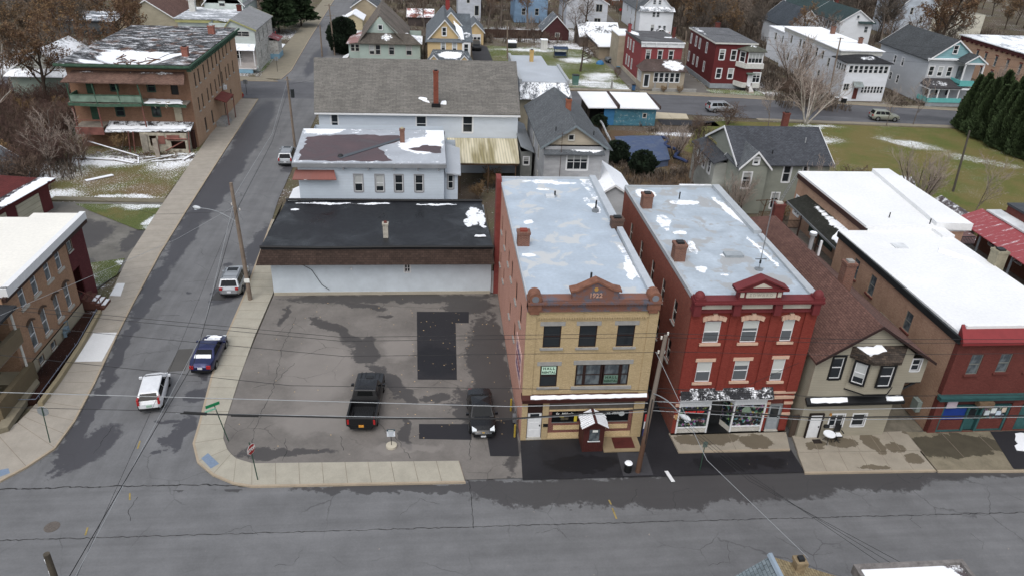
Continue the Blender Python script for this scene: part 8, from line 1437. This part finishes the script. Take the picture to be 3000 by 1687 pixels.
m = MB(); m.box(-3.34, -2.8, 39.8, 39.83, .95, 1.38); m.build('sign_face', std('notice_white', 'cfd5dc', .6, .03), ls); MB().box(-3.34, -2.8, 39.8, 39.83, 1.385, 1.53).build('header', std('header_dark', '2c4450', .6), ls)
m = MB()
for i, w_ in enumerate((.4, .34, .3, .36)): m.box(-3.07-w_/2, -3.07+w_/2, 39.79, 39.798, 1.29-i*.09, 1.31-i*.09)
m.build('text_lines', std('ink_dark', '5d6a78', .7), ls); MB().box(-3.24, -2.9, 39.79, 39.798, 1.43, 1.48).build('text_lines', LETW, ls)
sp2 = thing('sign_post', 'thin dark green sign post on the wet pavement before the florist', 'sign post', (17.1, 36.6, .08)); MB().cyl(17.1, 36.6, .08, 2.5, .03, 6).build('post', SGRN2, sp2); MB().box(16.95, 17.25, 36.55, 36.57, 2.05, 2.5).build('sign_face', std('edge_sign', '53605a', .7), sp2)
for (x, y, z, l) in ((-29.7, 148.8, 2.9, 'street sign on a thin post beside the white corner house'), (-31.6, 131.0, 2.7, 'thin street sign beside the red hydrant at the derelict building corner')):
    o = thing('street_sign', l, 'sign', (x, y, .1)); MB().tube([(x, y, .1), (x, y, z)], .04, 5).build('post', DARKM, o); MB().box(x-.35, x+.35, y-.03, y, z-.75, z-.05).build('sign_face', ALU, o)
o = thing('yield_sign', 'red diamond warning sign at the far lane', 'sign', (52.5, 222, 0)); MB().cyl(52.5, 222, 0, 3.0, .04, 5).build('post', ALU, o); m = MB(); m.mesh([(52.5+a, y, 3+b) for y in (221.95, 221.98) for a, b in ((-.5, 0), (0, -.5), (.5, 0), (0, .5))], [(0, 1, 2, 3), (7, 6, 5, 4), (0, 4, 5, 1), (1, 5, 6, 2), (2, 6, 7, 3), (3, 7, 4, 0)]); m.build('sign_face', SRED, o)
hy = thing('fire_hydrant', 'red fire hydrant with yellow cap at the derelict building corner', 'hydrant', (-32.0, 129.6, .1)); m = MB(); m.cyl(-32, 129.6, .1, .75, .13, 10); m.cyl(-32, 129.6, .3, .38, .2, 10); m.tube([(-32.25, 129.6, .5), (-31.75, 129.6, .5)], .07, 8); m.build('body', SRED, hy); m = MB(); m.dome(-32, 129.6, .75, .15, 10, 3); m.build('cap', std('cap_yellow', 'b08a2a', .6), hy)
# wheelie bins, tables, planters and yard clutter
def bin_(label, x, y, col, h=1.0, w=.6, lid=None, grp=None):
    o = thing('bin', label, 'bin', (x, y, 0), group=grp); m = MB(); m.mesh([(x-w*.42, y-w*.42, .05), (x+w*.42, y-w*.42, .05), (x+w*.42, y+w*.42, .05), (x-w*.42, y+w*.42, .05), (x-w/2, y-w/2, h), (x+w/2, y-w/2, h), (x+w/2, y+w/2, h), (x-w/2, y+w/2, h)], [(3, 2, 1, 0), (0, 1, 5, 4), (1, 2, 6, 5), (2, 3, 7, 6), (3, 0, 4, 7)]); m.build('tub', std('bin_'+col, col, .6) if 'bin_'+col not in bpy.data.materials else bpy.data.materials['bin_'+col], o); MB().box(x-w/2-.03, x+w/2+.03, y-w/2-.06, y+w/2+.03, h, h+.08).build('lid', lid or BLACKP, o); return o
bin_('narrow black wheelie bin with snowy lid at the kerb by the long white house', 73.8, 133.2, '1b1c1e', lid=SNOW); bin_('wide black wheelie bin with snowy lid at the kerb by the long white house', 75.1, 132.9, '1b1c1e', lid=SNOW, w=.8); bin_('blue recycling bin at the street edge by the rose red house', 37.1, 139.9, '33587f'); bin_('green garden bin beside the grey shed near the yard fence', 26.6, 143.5, '4b6f66', h=1.8, w=1.2)
ls2 = thing('garden_locker', 'tall narrow white garden locker standing in the yard lawn', 'shed', (24.8, 176.5, 0)); MB().box(24.1, 25.5, 175.6, 177.2, 0, 2.3).build('wall', siding('locker_white', 'c3c3bf', .5, vert=True), ls2); MB().box(24.0, 25.6, 175.5, 177.3, 2.3, 2.4).build('roof', SNOW, ls2)
gr = thing('garden_swing', 'dark blue covered garden swing seat in the yard lawn', 'garden furniture', (27.3, 168, 0)); m = MB()
for x in (26, 28.8): m.tube([(x, 167.3, 0), (x, 168, 2.1), (x, 168.9, 0)], .05, 5)
m.build('frame', DARKM, gr); MB().slab([(25.8, 167.4, 2.0), (29, 167.4, 2.0), (29, 169, 2.3), (25.8, 169, 2.3)], .08).build('canopy', std('navy_cloth', '2a3a52', .8), gr); MB().box(26.1, 28.7, 167.7, 168.5, .5, .65).build('seat', std('navy_seat', '243650', .8), gr); MB().box(26.1, 28.7, 168.5, 168.62, .65, 1.2).build('backrest', bpy.data.materials['navy_seat'], gr)
tr = thing('trailer', 'small snow-topped utility trailer on the yard lawn', 'trailer', (17.5, 178, 0)); MB().box(16.6, 18.6, 177, 179.6, .5, 1.3).build('box', DARKM, tr); MB().box(16.55, 18.65, 176.9, 179.7, 1.3, 1.5).build('snow', SNOW, tr)
for s in (16.55, 18.45): MB().tube([(s, 178.3, .33), (s+.2, 178.3, .33)], .33, 12).build('wheel', TYRE, tr)
o = thing('yard_clutter', 'blue tarpaulin bundle on the ground in front of the grey off-road car', 'bundle', (35.2, 162.6, 0)); MB().dome(35.2, 162.6, 0, .9, 9, 4, .9).build('bundle', std('tarp_blue', '2f6d9c', .6, .3, 4), o)
for (x, y, l) in ((38.2, 158.5, 'turquoise folding chair beside the rose red house wall'), (38.6, 160.4, 'turquoise folding chair nearer the beige garage')):
    o = thing('garden_chair', l, 'chair', (x, y, 0)); c_m = bpy.data.materials.get('turq_plastic') or std('turq_plastic', '3a7fa0', .6); MB().box(x-.4, x+.4, y-.4, y+.4, .4, .48).build('seat', c_m, o); MB().box(x-.4, x+.4, y+.34, y+.42, .48, 1.1).build('backrest', c_m, o); m = MB()
    for a in (-.35, .35):
        for b in (-.35, .35): m.cyl(x+a, y+b, 0, .4, .03, 5)
    m.build('frame', GREYM, o)
# covered pool
pl = thing('pool', 'above-ground pool covered with a wrinkled blue tarpaulin in the back garden', 'pool', (29.5, 101, 0)); TB = membrane('blue_tarp', '3f4f6e', var=.3, rough=.5, vs=.8); PT = [(26.6, 107), (29, 107.6), (33.3, 107.3), (33.0, 103), (31.8, 97), (29, 95.8), (26.6, 96.4), (26.2, 101)]
MB().prism(PT, 0, .95).build('pool_wall', std('pool_wall_m', '55627c', .7, .2), pl); MB().prism([((x-29.8)*1.06+29.8, (y-101.5)*1.04+101.5) for x, y in PT], lambda x, y: .95, lambda x, y: 1.03+.08*sin(x*2.1+y)).build('cover', TB, pl)
m = MB(); pts = [(33.6+.6*sin(i*.9), 107.2-i*.75, 1.02+.06*sin(i*2.0)) for i in range(16)]; m.tube(pts, .22, 6); m.build('rolled_edge', std('navy_tarp', '26365c', .6, .2), pl)
gl = thing('garden_slide', 'thin curved snowy metal slide or pipe by the covered pool', 'garden equipment', (25.6, 109, 0)); MB().tube([(25.4, 113, 1.6), (25.2, 110.5, 1.9), (25.4, 108.4, 1.2), (25.9, 106.6, .3)], .16, 6).build('chute', GALV, gl)
cl = thing('clothes_pole', 'wooden T-shaped clothes pole before the grey green house', 'clothes pole', (37.6, 77.5, 0)); m = MB(); m.tube([(37.3, 77.5, 0), (37.6, 77.5, 2.9)], .06, 6); m.tube([(36.3, 77.5, 2.75), (38.9, 77.5, 2.85)], .05, 5); m.tube([(37.5, 77.5, 2.0), (36.8, 77.5, 2.75)], .03, 4); m.tube([(37.5, 77.5, 2.0), (38.3, 77.5, 2.8)], .03, 4); m.build('pole', WOODB, cl)
sb = thing('shed', 'snow-topped low yellow board shed beyond the red brick building roof', 'shed', (31, 82, 0)); block(sb, 29.6, 82, 34.2, 84.2, 0, 1.9, std('ochre_board', '8d7a45', .9, .3)); MB().box(29.4, 34.4, 81.8, 84.4, 1.9, 2.1).build('roof', membrane('snow_shed', 'd9dde0', snow=.5), sb)
cf = thing('chain_fence', 'low wire fence with concrete posts along the yard and street edge', 'fence', (30, 139.8, 0)); m = MB()
for x in (24.5, 32.8, 41, 43.5): MB().box(x-.15, x+.15, 139.3, 139.6, 0, 1.7).build('post', STONEG, cf)
m = MB()
for z in (.4, .8, 1.2): m.tube([(24.5, 139.45, z), (36.5, 139.45, z)], .02, 4)
m.build('fence_wire', GREYM, cf); MB().box(19.5, 36.5, 139.1, 139.3, 0, .3).build('curb_wall', CONC, cf)
rw_ = thing('low_hedge_wall', 'long low brick garden wall topped with brush in front of the rose red house', 'wall', (43, 138.6, 0)); MB().box(40.5, 49, 139.0, 139.4, 0, .6).build('wall', STONEG, rw_)
tag(MB().prism([(14.9, 35.6), (15.15, 35.6), (14.95, 36.6), (14.72, 36.6)], .085, .13).build('white_board', WHITE, None), 'short white board lying on the wet pavement near the rusty-footed pole', 'board')
tc = thing('trash_can', 'dark round trash can heaped with snow at the foot of the tall weathered pole', 'bin', (12.3, 36.75, .08)); MB().cyl(12.3, 36.75, .08, .75, .24, 14).build('can', BLACKP, tc); MB().dome(12.3, 36.75, .75, .27, 12, 3, .4).build('snow', SNOW, tc)
# ================================================================ trees and shrubs
def bark(name, col, var=.3): return std(name, col, .95, var, 1.5)
BARK = bark('bark_grey', '6a6058'); BARKD = bark('bark_dark', '463c34'); BARKW = bark('bark_birch', 'aaa49b', .35); TWB = bark('twig_brown', '605045'); TWG = bark('twig_grey', '786b60'); TWR = bark('twig_rust', '61483a'); TWP = bark('twig_purple', '5d4942'); TWS = bark('twig_pale', '978a80')
LEAFR = bark('rust_leaf', '66503a', .35); LEAFO = bark('ochre_leaf', '7d6446', .35); LEAFG = bark('olive_leaf', '5b5a2e', .35)
EVG = bark('evergreen', '26371f', .5); EVD = bark('evergreen_dark', '1e2c1d', .5); EVC = bark('hedge_green', '3a4a2c', .5)
def grow(seed, H, r0, spread=.55, nl=7, nb=6, nt=7, nf=3, up=.35, first=.3, multi=1, leaves=0, leafsize=.12, droop=0, crook=.18, tw=.017, leafbias=None):
    rd = random.Random(seed); trunk, tw_, lf = MB(), MB(), MB()
    def rnd(k): return Vector((rd.uniform(-k, k), rd.uniform(-k, k), rd.uniform(-k, k)))
    def branch(p, d, L, r, lev):
        n = {0: 7, 1: 6, 2: 4, 3: 3, 4: 2}[lev]; pts = [p.copy()]; rad = [r]; ds = [d.copy()]
        for i in range(n):
            d = (d+rnd(crook if lev else crook*.5)+Vector((0, 0, up*.12 if lev < 3 else (-droop*.2)))).normalized(); p = p+d*(L/n); pts.append(p.copy()); rad.append(max(r*(1-(i+1)/n*.75), tw*.6)); ds.append(d.copy())
        (trunk if lev <= 1 else tw_).tube(pts, rad, {0: 8, 1: 6, 2: 4, 3: 3, 4: 3}[lev], False)
        if lev == 4 or (lev == 3 and nf == 0):
            if leaves and rd.random() < leaves:
                for q in range(2):
                    c = pts[-1]+rnd(.18); a = rnd(1).normalized(); b = a.cross(rnd(1)).normalized(); s = leafsize*rd.uniform(.6, 1.3); lf.face([c-a*s-b*s*.5, c+a*s-b*s*.5, c+a*s*.8+b*s*.6, c-a*s*.8+b*s*.6])
            return
        cnt = {0: nl, 1: nb, 2: nt, 3: nf}[lev]; f0 = {0: first, 1: .25, 2: .15, 3: .2}[lev]
        for k in range(cnt):
            t = f0+(1-f0)*(k+rd.random()*.8)/cnt; t = min(t, .99); i = int(t*n); u = t*n-i; q = pts[i].lerp(pts[i+1], u); dd = ds[min(i+1, n)]
            ax = rnd(1); ax = (ax-dd*ax.dot(dd)).normalized(); nd = (dd*(1-spread)+ax*spread*(1.2 if lev == 0 else 1.0)+Vector((0, 0, up*.5 if lev < 2 else up*.2))).normalized()
            ll = L*{0: .62, 1: .55, 2: .42, 3: .45}[lev]*(1.05-.45*t)*rd.uniform(.75, 1.2); branch(q, nd, ll, max(rad[i]*{0: .6, 1: .55, 2: .55, 3: .6}[lev], tw), lev+1)
    for k in range(multi):
        a = 2*pi*k/multi+rd.random(); off = Vector((cos(a), sin(a), 0))*(.25 if multi > 1 else 0)*(r0*6); d = (Vector((cos(a)*.45, sin(a)*.45, 1)) if multi > 1 else Vector((rd.uniform(-.06, .06), rd.uniform(-.06, .06), 1))).normalized()
        branch(off, d, H*(.8 if multi == 1 else .62)*rd.uniform(.85, 1.1), r0, 0 if multi == 1 else 1)
    return trunk, tw_, lf
PROTO = {}
def proto(key, name, bark_, twig, leafm=None, **kw):
    t, c, l = grow(**kw); a = t.build('trunk', bark_, None, local=True); b = c.build('crown', twig, None, local=True); q = l.build('leaves', leafm, None, local=True) if l.v else None
    PROTO[key] = (name, a.data, b.data, q.data if q else None)
    for o in (a, b, q):
        if o: bpy.data.objects.remove(o)
def tree(key, label, x, y, s=1.0, rz=0, group=None, z=0, cat='tree', sz=None, tilt=(0, 0)):
    nm, a, b, q = PROTO[key]; o = bpy.data.objects.new(nm, None); COL.objects.link(o); o.location = (x, y, z); o.rotation_euler = (tilt[0], tilt[1], rz); o.scale = (s, s, sz or s); tag(o, label, cat, group)
    for n_, me in (('trunk', a), ('crown', b), ('leaves', q)):
        if me: c = bpy.data.objects.new(n_, me); COL.objects.link(c); c.parent = o
    return o
proto('maple', 'bare_tree', BARK, TWB, seed=11, H=10, r0=.2, nl=9, nb=7, nt=7, nf=4)
proto('oak', 'bare_tree', BARKD, TWG, seed=23, H=11, r0=.26, nl=8, nb=8, nt=7, nf=4, spread=.62)
proto('rusty', 'rusty_tree', BARKD, TWR, LEAFR, seed=31, H=13, r0=.32, nl=9, nb=8, nt=8, nf=4, leaves=.9, leafsize=.10, spread=.6)
proto('rustfine', 'rusty_tree', BARK, TWR, LEAFO, seed=37, H=10, r0=.2, nl=9, nb=8, nt=8, nf=4, leaves=.6, leafsize=.08, spread=.5)
proto('birch', 'birch_tree', BARKW, TWS, seed=41, H=13, r0=.13, multi=6, nl=6, nb=8, nt=7, nf=4, spread=.42, up=.3)
proto('vase', 'bare_tree', BARKD, TWS, seed=47, H=11, r0=.12, multi=9, nb=9, nt=7, nf=3, spread=.4, up=.5)
proto('snag', 'dead_tree', BARKW, TWG, seed=53, H=14, r0=.17, multi=3, nb=5, nt=4, nf=2, spread=.45, up=.4, crook=.25)
proto('shrubA', 'bare_shrub', TWB, TWP, seed=61, H=4.5, r0=.05, multi=9, nb=7, nt=6, nf=3, spread=.45, up=.2, tw=.014)
proto('shrubB', 'bare_shrub', TWB, TWB, seed=67, H=4.0, r0=.045, multi=10, nb=7, nt=6, nf=3, spread=.55, up=.1, tw=.014, crook=.3)
proto('shrubC', 'bare_shrub', TWG, bark('twig_straw', '7d6647'), LEAFO, seed=71, H=3.2, r0=.04, multi=10, nb=7, nt=6, nf=2, spread=.45, up=.3, leaves=.2, leafsize=.06, tw=.014)
proto('thin', 'bare_tree', BARK, TWS, seed=83, H=8, r0=.08, nl=10, nb=6, nt=5, nf=2, spread=.45, up=.45, tw=.014)
proto('farA', 'bare_tree', BARK, bark('twig_far', '5d554d'), seed=101, H=11, r0=.2, nl=10, nb=9, nt=8, nf=4, tw=.032)
proto('farB', 'bare_tree', BARKD, bark('twig_far_b', '645548'), seed=107, H=9.5, r0=.18, nl=10, nb=9, nt=8, nf=4, tw=.03, spread=.62, leaves=.25, leafsize=.12, leafm=LEAFO)
proto('orchard', 'bare_tree', BARKD, TWB, seed=89, H=7.5, r0=.2, nl=9, nb=8, nt=7, nf=4, spread=.75, up=.15, first=.35)
def evergreen(key, name, H, R, shape, n, mat, seed, card=.28, trunkr=.15, flat=.5):
    rd = random.Random(seed); m = MB(); t = MB(); t.tube([(0, 0, 0), (0, 0, H*.9)], [trunkr, trunkr*.2], 7, False)
    for i in range(n):
        z = rd.random()
        if shape == 'cone': z = 1-sqrt(1-z*.999) if rd.random() < .65 else z; rr = R*(1-z)**.75
        elif shape == 'round': rr = R*sqrt(max(0, 1-(2*z-.85)**2*.8))
        else: tier = abs((z*7) % 1-.5)*2; rr = R*(1-z*.92)*(.6+.4*tier)
        a = rd.uniform(0, 2*pi); lump = 1+.16*sin(a*3+z*9+seed)+.1*sin(a*7+z*21); q = rr*lump*sqrt(rd.uniform(.55 if shape != 'pine' else .08, 1)); zz = H*(.04+.96*z) if shape != 'pine' else H*(.18+.82*z)
        c = Vector((cos(a)*q, sin(a)*q, zz)); s = card*rd.uniform(.6, 1.3); d = Vector((cos(a), sin(a), rd.uniform(.4, 1.6) if shape != 'pine' else rd.uniform(-.5, .3))).normalized(); b = d.cross(Vector((rd.uniform(-1, 1), rd.uniform(-1, 1), rd.uniform(-.4, .4)))).normalized()
        m.face([c-b*s*.35, c+d*s*.5-b*s*.45, c+d*s*1.15, c+d*s*.5+b*s*.45]); 
        if i % 2: b2 = d.cross(b); m.face([c-b2*s*.35, c+d*s*.5-b2*s*.45, c+d*s*1.15, c+d*s*.5+b2*s*.45])
    if shape != 'pine':      # dense inner mass
        g = MB(); zs = [i/9 for i in range(10)]; g.tube([(0, 0, H*(.02+.9*z)) for z in zs], [max(.03, R*.80*((1-z)**.75 if shape == 'cone' else sqrt(max(0, 1-(2*z-.9)**2*.85)))) for z in zs], 12, False); m.mesh(g.v, g.f)
    a = t.build('trunk', BARKD, None, local=True); b = m.build('crown', mat, None, local=True); PROTO[key] = (name, a.data, b.data, None); bpy.data.objects.remove(a); bpy.data.objects.remove(b)
evergreen('arbor', 'arborvitae', 9.6, 1.9, 'cone', 5200, EVC, 3, .40); evergreen('arbor2', 'arborvitae', 9.0, 2.0, 'cone', 4200, EVC, 8, .40)
evergreen('cedar', 'cedar_bush', 7.2, 3.0, 'round', 4200, EVD, 5, .42); evergreen('pine', 'pine_tree', 12, 4.6, 'pine', 6000, EVG, 6, .75, .25); evergreen('bush', 'evergreen_bush', 2.6, 1.5, 'round', 1500, EVD, 7, .25)
# the big trees on the left
tree('snag', 'pale dead multi-stemmed tree with white peeling limbs at the upper left of the photo', -66.5, 124, 1.05, .4); tree('rusty', 'large tree with rust-brown leaf clusters in front of the pale green house', -57.5, 118, 1.05, 1.0); tree('rusty', 'second rust-brown leafy tree whose crown overhangs the derelict roof', -52.5, 131, 1.15, 3.1)
tree('oak', 'dark thick-trunked bare tree behind the pale green house', -76, 138, 1.15, 2.0); tree('rustfine', 'ochre brown twiggy tree beyond the pale green house', -66, 146, 1.3, .3); tree('rustfine', 'ochre brown crown between the derelict building and the far gardens', -56, 152, 1.3, 2.3)
# thicket: each shrub a thing
rt = random.Random(17); sp_ = []
for i in range(900):
    x, y = rt.uniform(-74, -41), rt.uniform(86, 122)
    if y < 92 and x > -47-(y-86)*.2+2: continue
    if x > -50.5 and y > 98.5 : continue
    if x > -44 and y > 90: continue
    if all(hypot(x-a, y-b) > 1.8 for a, b in sp_): sp_.append((x, y))
for i, (x, y) in enumerate(sp_): tree(rt.choice(['shrubA', 'shrubB', 'shrubA', 'shrubC']), 'leafless brown shrub in the tangled thicket beside the derelict building', x, y, rt.uniform(.95, 1.65), rt.uniform(0, 6), 'leafless shrubs of the thicket', cat='shrub')
for x, y, s, k, l in ((-45.3, 89.2, 1.0, 'thin', 'thin leafless sapling at the garage-row edge of the thicket'), (-42.8, 91.5, .9, 'thin', 'thin leafless sapling leaning over the vacant lot grass'), (-47.5, 96.5, .85, 'maple', 'small bare tree in the middle of the thicket near the snowy planks'), (-60, 104, .9, 'snag', 'grey forked bare tree rising from the thicket'), (-70, 112, .9, 'oak', 'bare tree at the outer edge of the thicket'), (-41.5, 101, 1.2, 'shrubC', 'straw-coloured shrub against the derelict porch')): tree(k, l, x, y, s, x % 3)
# centre and right
tree('orchard', 'round-headed bare fruit tree alone in the yard lawn', 29.6, 155, 1.2, .5); tree('birch', 'tall white-barked birch clump beside the back street', 61.5, 118.8, 1.1, .2); tree('vase', 'large fan-shaped bare tree between the oxblood and long white houses', 68.5, 141, 1.25, 1.1); tree('birch', 'second pale bare tree behind the birch clump beside the long white house', 70, 133, .8, 2.2)
tree('rusty', 'big dark-trunked tree with rust red leaves behind the aqua-gabled house', 112.5, 166.5, 1.55, .7); tree('oak', 'large bare tree in front of the white house with picture windows', 39.0, 202, 1.2, 1.9); tree('maple', 'leafless maple beside the light blue house', 32.5, 199, 1.25, .2); tree('maple', 'bare tree by the snowy-roofed low garage', 33.5, 186, .9, 2.8)
tree('rustfine', 'brown bushy-crowned tree before the light blue house', 24, 204, 1.25, 1.2); tree('rustfine', 'brown twiggy tree behind the narrow white house', 17.5, 208, 1.3, 2.9); tree('maple', 'bare tree behind the yellow house fence', -2.5, 196, .9, 1.0); tree('oak', 'bare tree beside the rusty-roofed low shed', 3.0, 215, 1.0, 2.0)
tree('pine', 'dark spreading pine on the corner lawn by the side street', -36.6, 190, 1.0, .3); tree('pine', 'second dark pine just behind the first at the corner lawn', -32.8, 199, .9, 1.7); tree('oak', 'bare trunked tree beside the white corner house', -39.8, 196, 1.0, .8); tree('cedar', 'rounded dark cedar bush at the street side of the mint green house', -19.2, 167.5, 1.0, 0, cat='bush')
tree('bush', 'dark rounded evergreen bush beside the covered pool, nearer the grey gabled house', 24.9, 98.5, 1.1, 0, cat='bush'); tree('bush', 'dark rounded evergreen bush beside the covered pool, nearer the white garage', 27.4, 93.9, 1.15, 1, cat='bush'); tree('bush', 'evergreen shrub by the turquoise shed front', 25.6, 114.6, .8, 2, cat='bush')
hd = [(88.6+.35*sin(i*1.7)-i*.05, 117.0-i*1.6) for i in range(20)]
for i, (x, y) in enumerate(hd): tree('arbor' if i % 2 else 'arbor2', 'tall dark arborvitae in the clipped hedge row at the lawn edge', x+i*.12*(i > 9), y, 1.0+.06*sin(i*2.3), i*1.3, 'arborvitae forming the tall hedge', cat='hedge tree', sz=.98+.07*sin(i*3.1))
for i in range(9): tree('arbor' if i % 2 else 'arbor2', 'tall dark arborvitae in the second rank of the hedge', 92.2+i*.3, 115.5-i*3.6, 1.1, i*1.9, 'arborvitae behind the front hedge rank', cat='hedge tree')
misc = [('shrubC', 6.9, 88.3, 1.1, 'brown twiggy shrub under the edge of the corrugated canopy'), ('shrubC', 5.0, 84.5, .9, 'straw coloured shrub in the yard behind the black-roofed building'), ('shrubB', 41, 112, 1.1, 'bushy leafless shrub by the pale concrete driveway'), ('shrubB', 47.5, 117.6, 1.4, 'dark tangled shrub at the back street edge near the driveway'), ('thin', 54, 116.5, .9, 'slender bare tree left of the birch clump'.replace('left of', 'beside')), ('thin', 80.8, 119.3, .95, 'slender bare tree by the sage silver car'), ('thin', 75.6, 118.6, .75, 'small thin bare tree on the lawn edge in front of the sage silver car'),
 ('vase', 35.0, 79.0, .62, 'gnarled bare tree against the side wall of the grey green house'), ('maple', 31.5, 86.5, .75, 'bare tree between the white garage and the grey green house'), ('shrubB', 27.5, 84.5, 1.0, 'dark brown shrub behind the white garage'), ('vase', 33.6, 100, .6, 'fan-shaped bare bush near the blue tarpaulin corner'), ('shrubA', 38, 95, 1.2, 'purplish shrub on the path side of the grey green house'), ('shrubC', 40.5, 78.5, .9, 'low straw shrub at the foot of the grey green house'), ('thin', 44.5, 78.0, .9, 'thin bare tree in front of the grey green house wall'), ('shrubA', 51.5, 83, 1.3, 'purplish shrub at the lawn end of the grey green house'), ('shrubA', 53.5, 87, 1.1, 'smaller purplish shrub on the lawn beyond the grey green house'),
 ('vase', 57.5, 80, .95, 'wide pale bare bush on the mown lawn behind the white roof'), ('thin', 63, 77, 1.0, 'thin bare tree leaning over the mown lawn near the old pole'), ('shrubB', 61.5, 72, .9, 'scrubby leafless shrub beside the low dark shed'), ('shrubB', 65.8, 136.5, 1.4, 'bushy shrub in front of the oxblood house garden edge'), ('shrubA', 67.5, 131.5, 1.5, 'pale bare shrub by the kerb between the oxblood and long white houses'), ('shrubA', 70.5, 129, .01, '') ,
 ('vase', 112, 141, .7, 'bare bush between the aqua-gabled house and the tan brick block'), ('shrubC', 42.5, 138.4, .6, 'low scruffy bush before the rose red house porch'), ('shrubC', 45.5, 138.2, .6, 'low bush under the porch windows of the rose red house'), ('shrubA', 36.2, 150, .6, 'small shrub against the rose red side wall'), ('maple', 13.5, 200, .95, 'bare tree between the narrow white house and the yard fence'), ('shrubB', 20, 186, 1.0, 'tangled shrub along the dark brown board fence, nearer the pole'), ('shrubB', 26.5, 184, 1.1, 'tangled shrub along the dark brown board fence, nearer the barn shed'), ('thin', 22, 187, .8, 'thin sapling by the dark brown board fence'),
 ('shrubB', -49, 145.5, 1.2, 'shrub on the cross street verge behind the derelict building'), ('thin', -20, 120, .01, ''), ('maple', 90, 175, 1.1, 'bare tree behind the flat snow-white roof'), ('rustfine', 86.5, 178, 1.0, 'rust-brown crown in front of the white clapboard gable'), ('thin', 96.5, 184, 1.0, 'thin bare tree beside the green-roofed house')]
for k, x, y, s, l in misc:
    if s > .05: tree(k, l, x, y, s, (x*7) % 6, cat='shrub' if k.startswith('shrub') else 'tree')
# far rows of trees: each its own thing
rf = random.Random(29); far = []
def free(x, y, d): return all(hypot(x-a, y-b) > d for a, b in far)
zones = [(60, 150, 222, 290, 100), (150, 205, 170, 300, 56), (-110, -46, 200, 300, 52), (-15, 50, 228, 300, 40), (-95, -70, 150, 200, 14), (64, 84, 184, 222, 16), (112, 126, 172, 222, 10)]
houses_far = [(62, 215, 9), (57, 255, 9), (104, 205, 13), (132, 213, 13), (145, 215, 14), (-64, 195, 11), (89, 192, 9), (8.5, 220, 6), (26, 220, 7), (40, 214, 8), (-18, 212, 6), (-45, 183, 9)]
for (x0, x1, y0, y1, n) in zones:
    c = 0
    for _ in range(n*12):
        if c >= n: break
        x, y = rf.uniform(x0, x1), y0+(y1-y0)*rf.random()**1.4
        if free(x, y, 4.5) and all(hypot(x-a, y-b) > r for a, b, r in houses_far) and not (48 < x < 55 and y < 270):
            far.append((x, y)); c += 1; k = rf.choice(['farA', 'farB', 'farA', 'farB', 'oak'])
            tree(k, 'bare brown tree in the far woodland behind the houses', x, y, rf.uniform(.85, 1.25), rf.uniform(0, 6), 'bare trees of the far woodland')
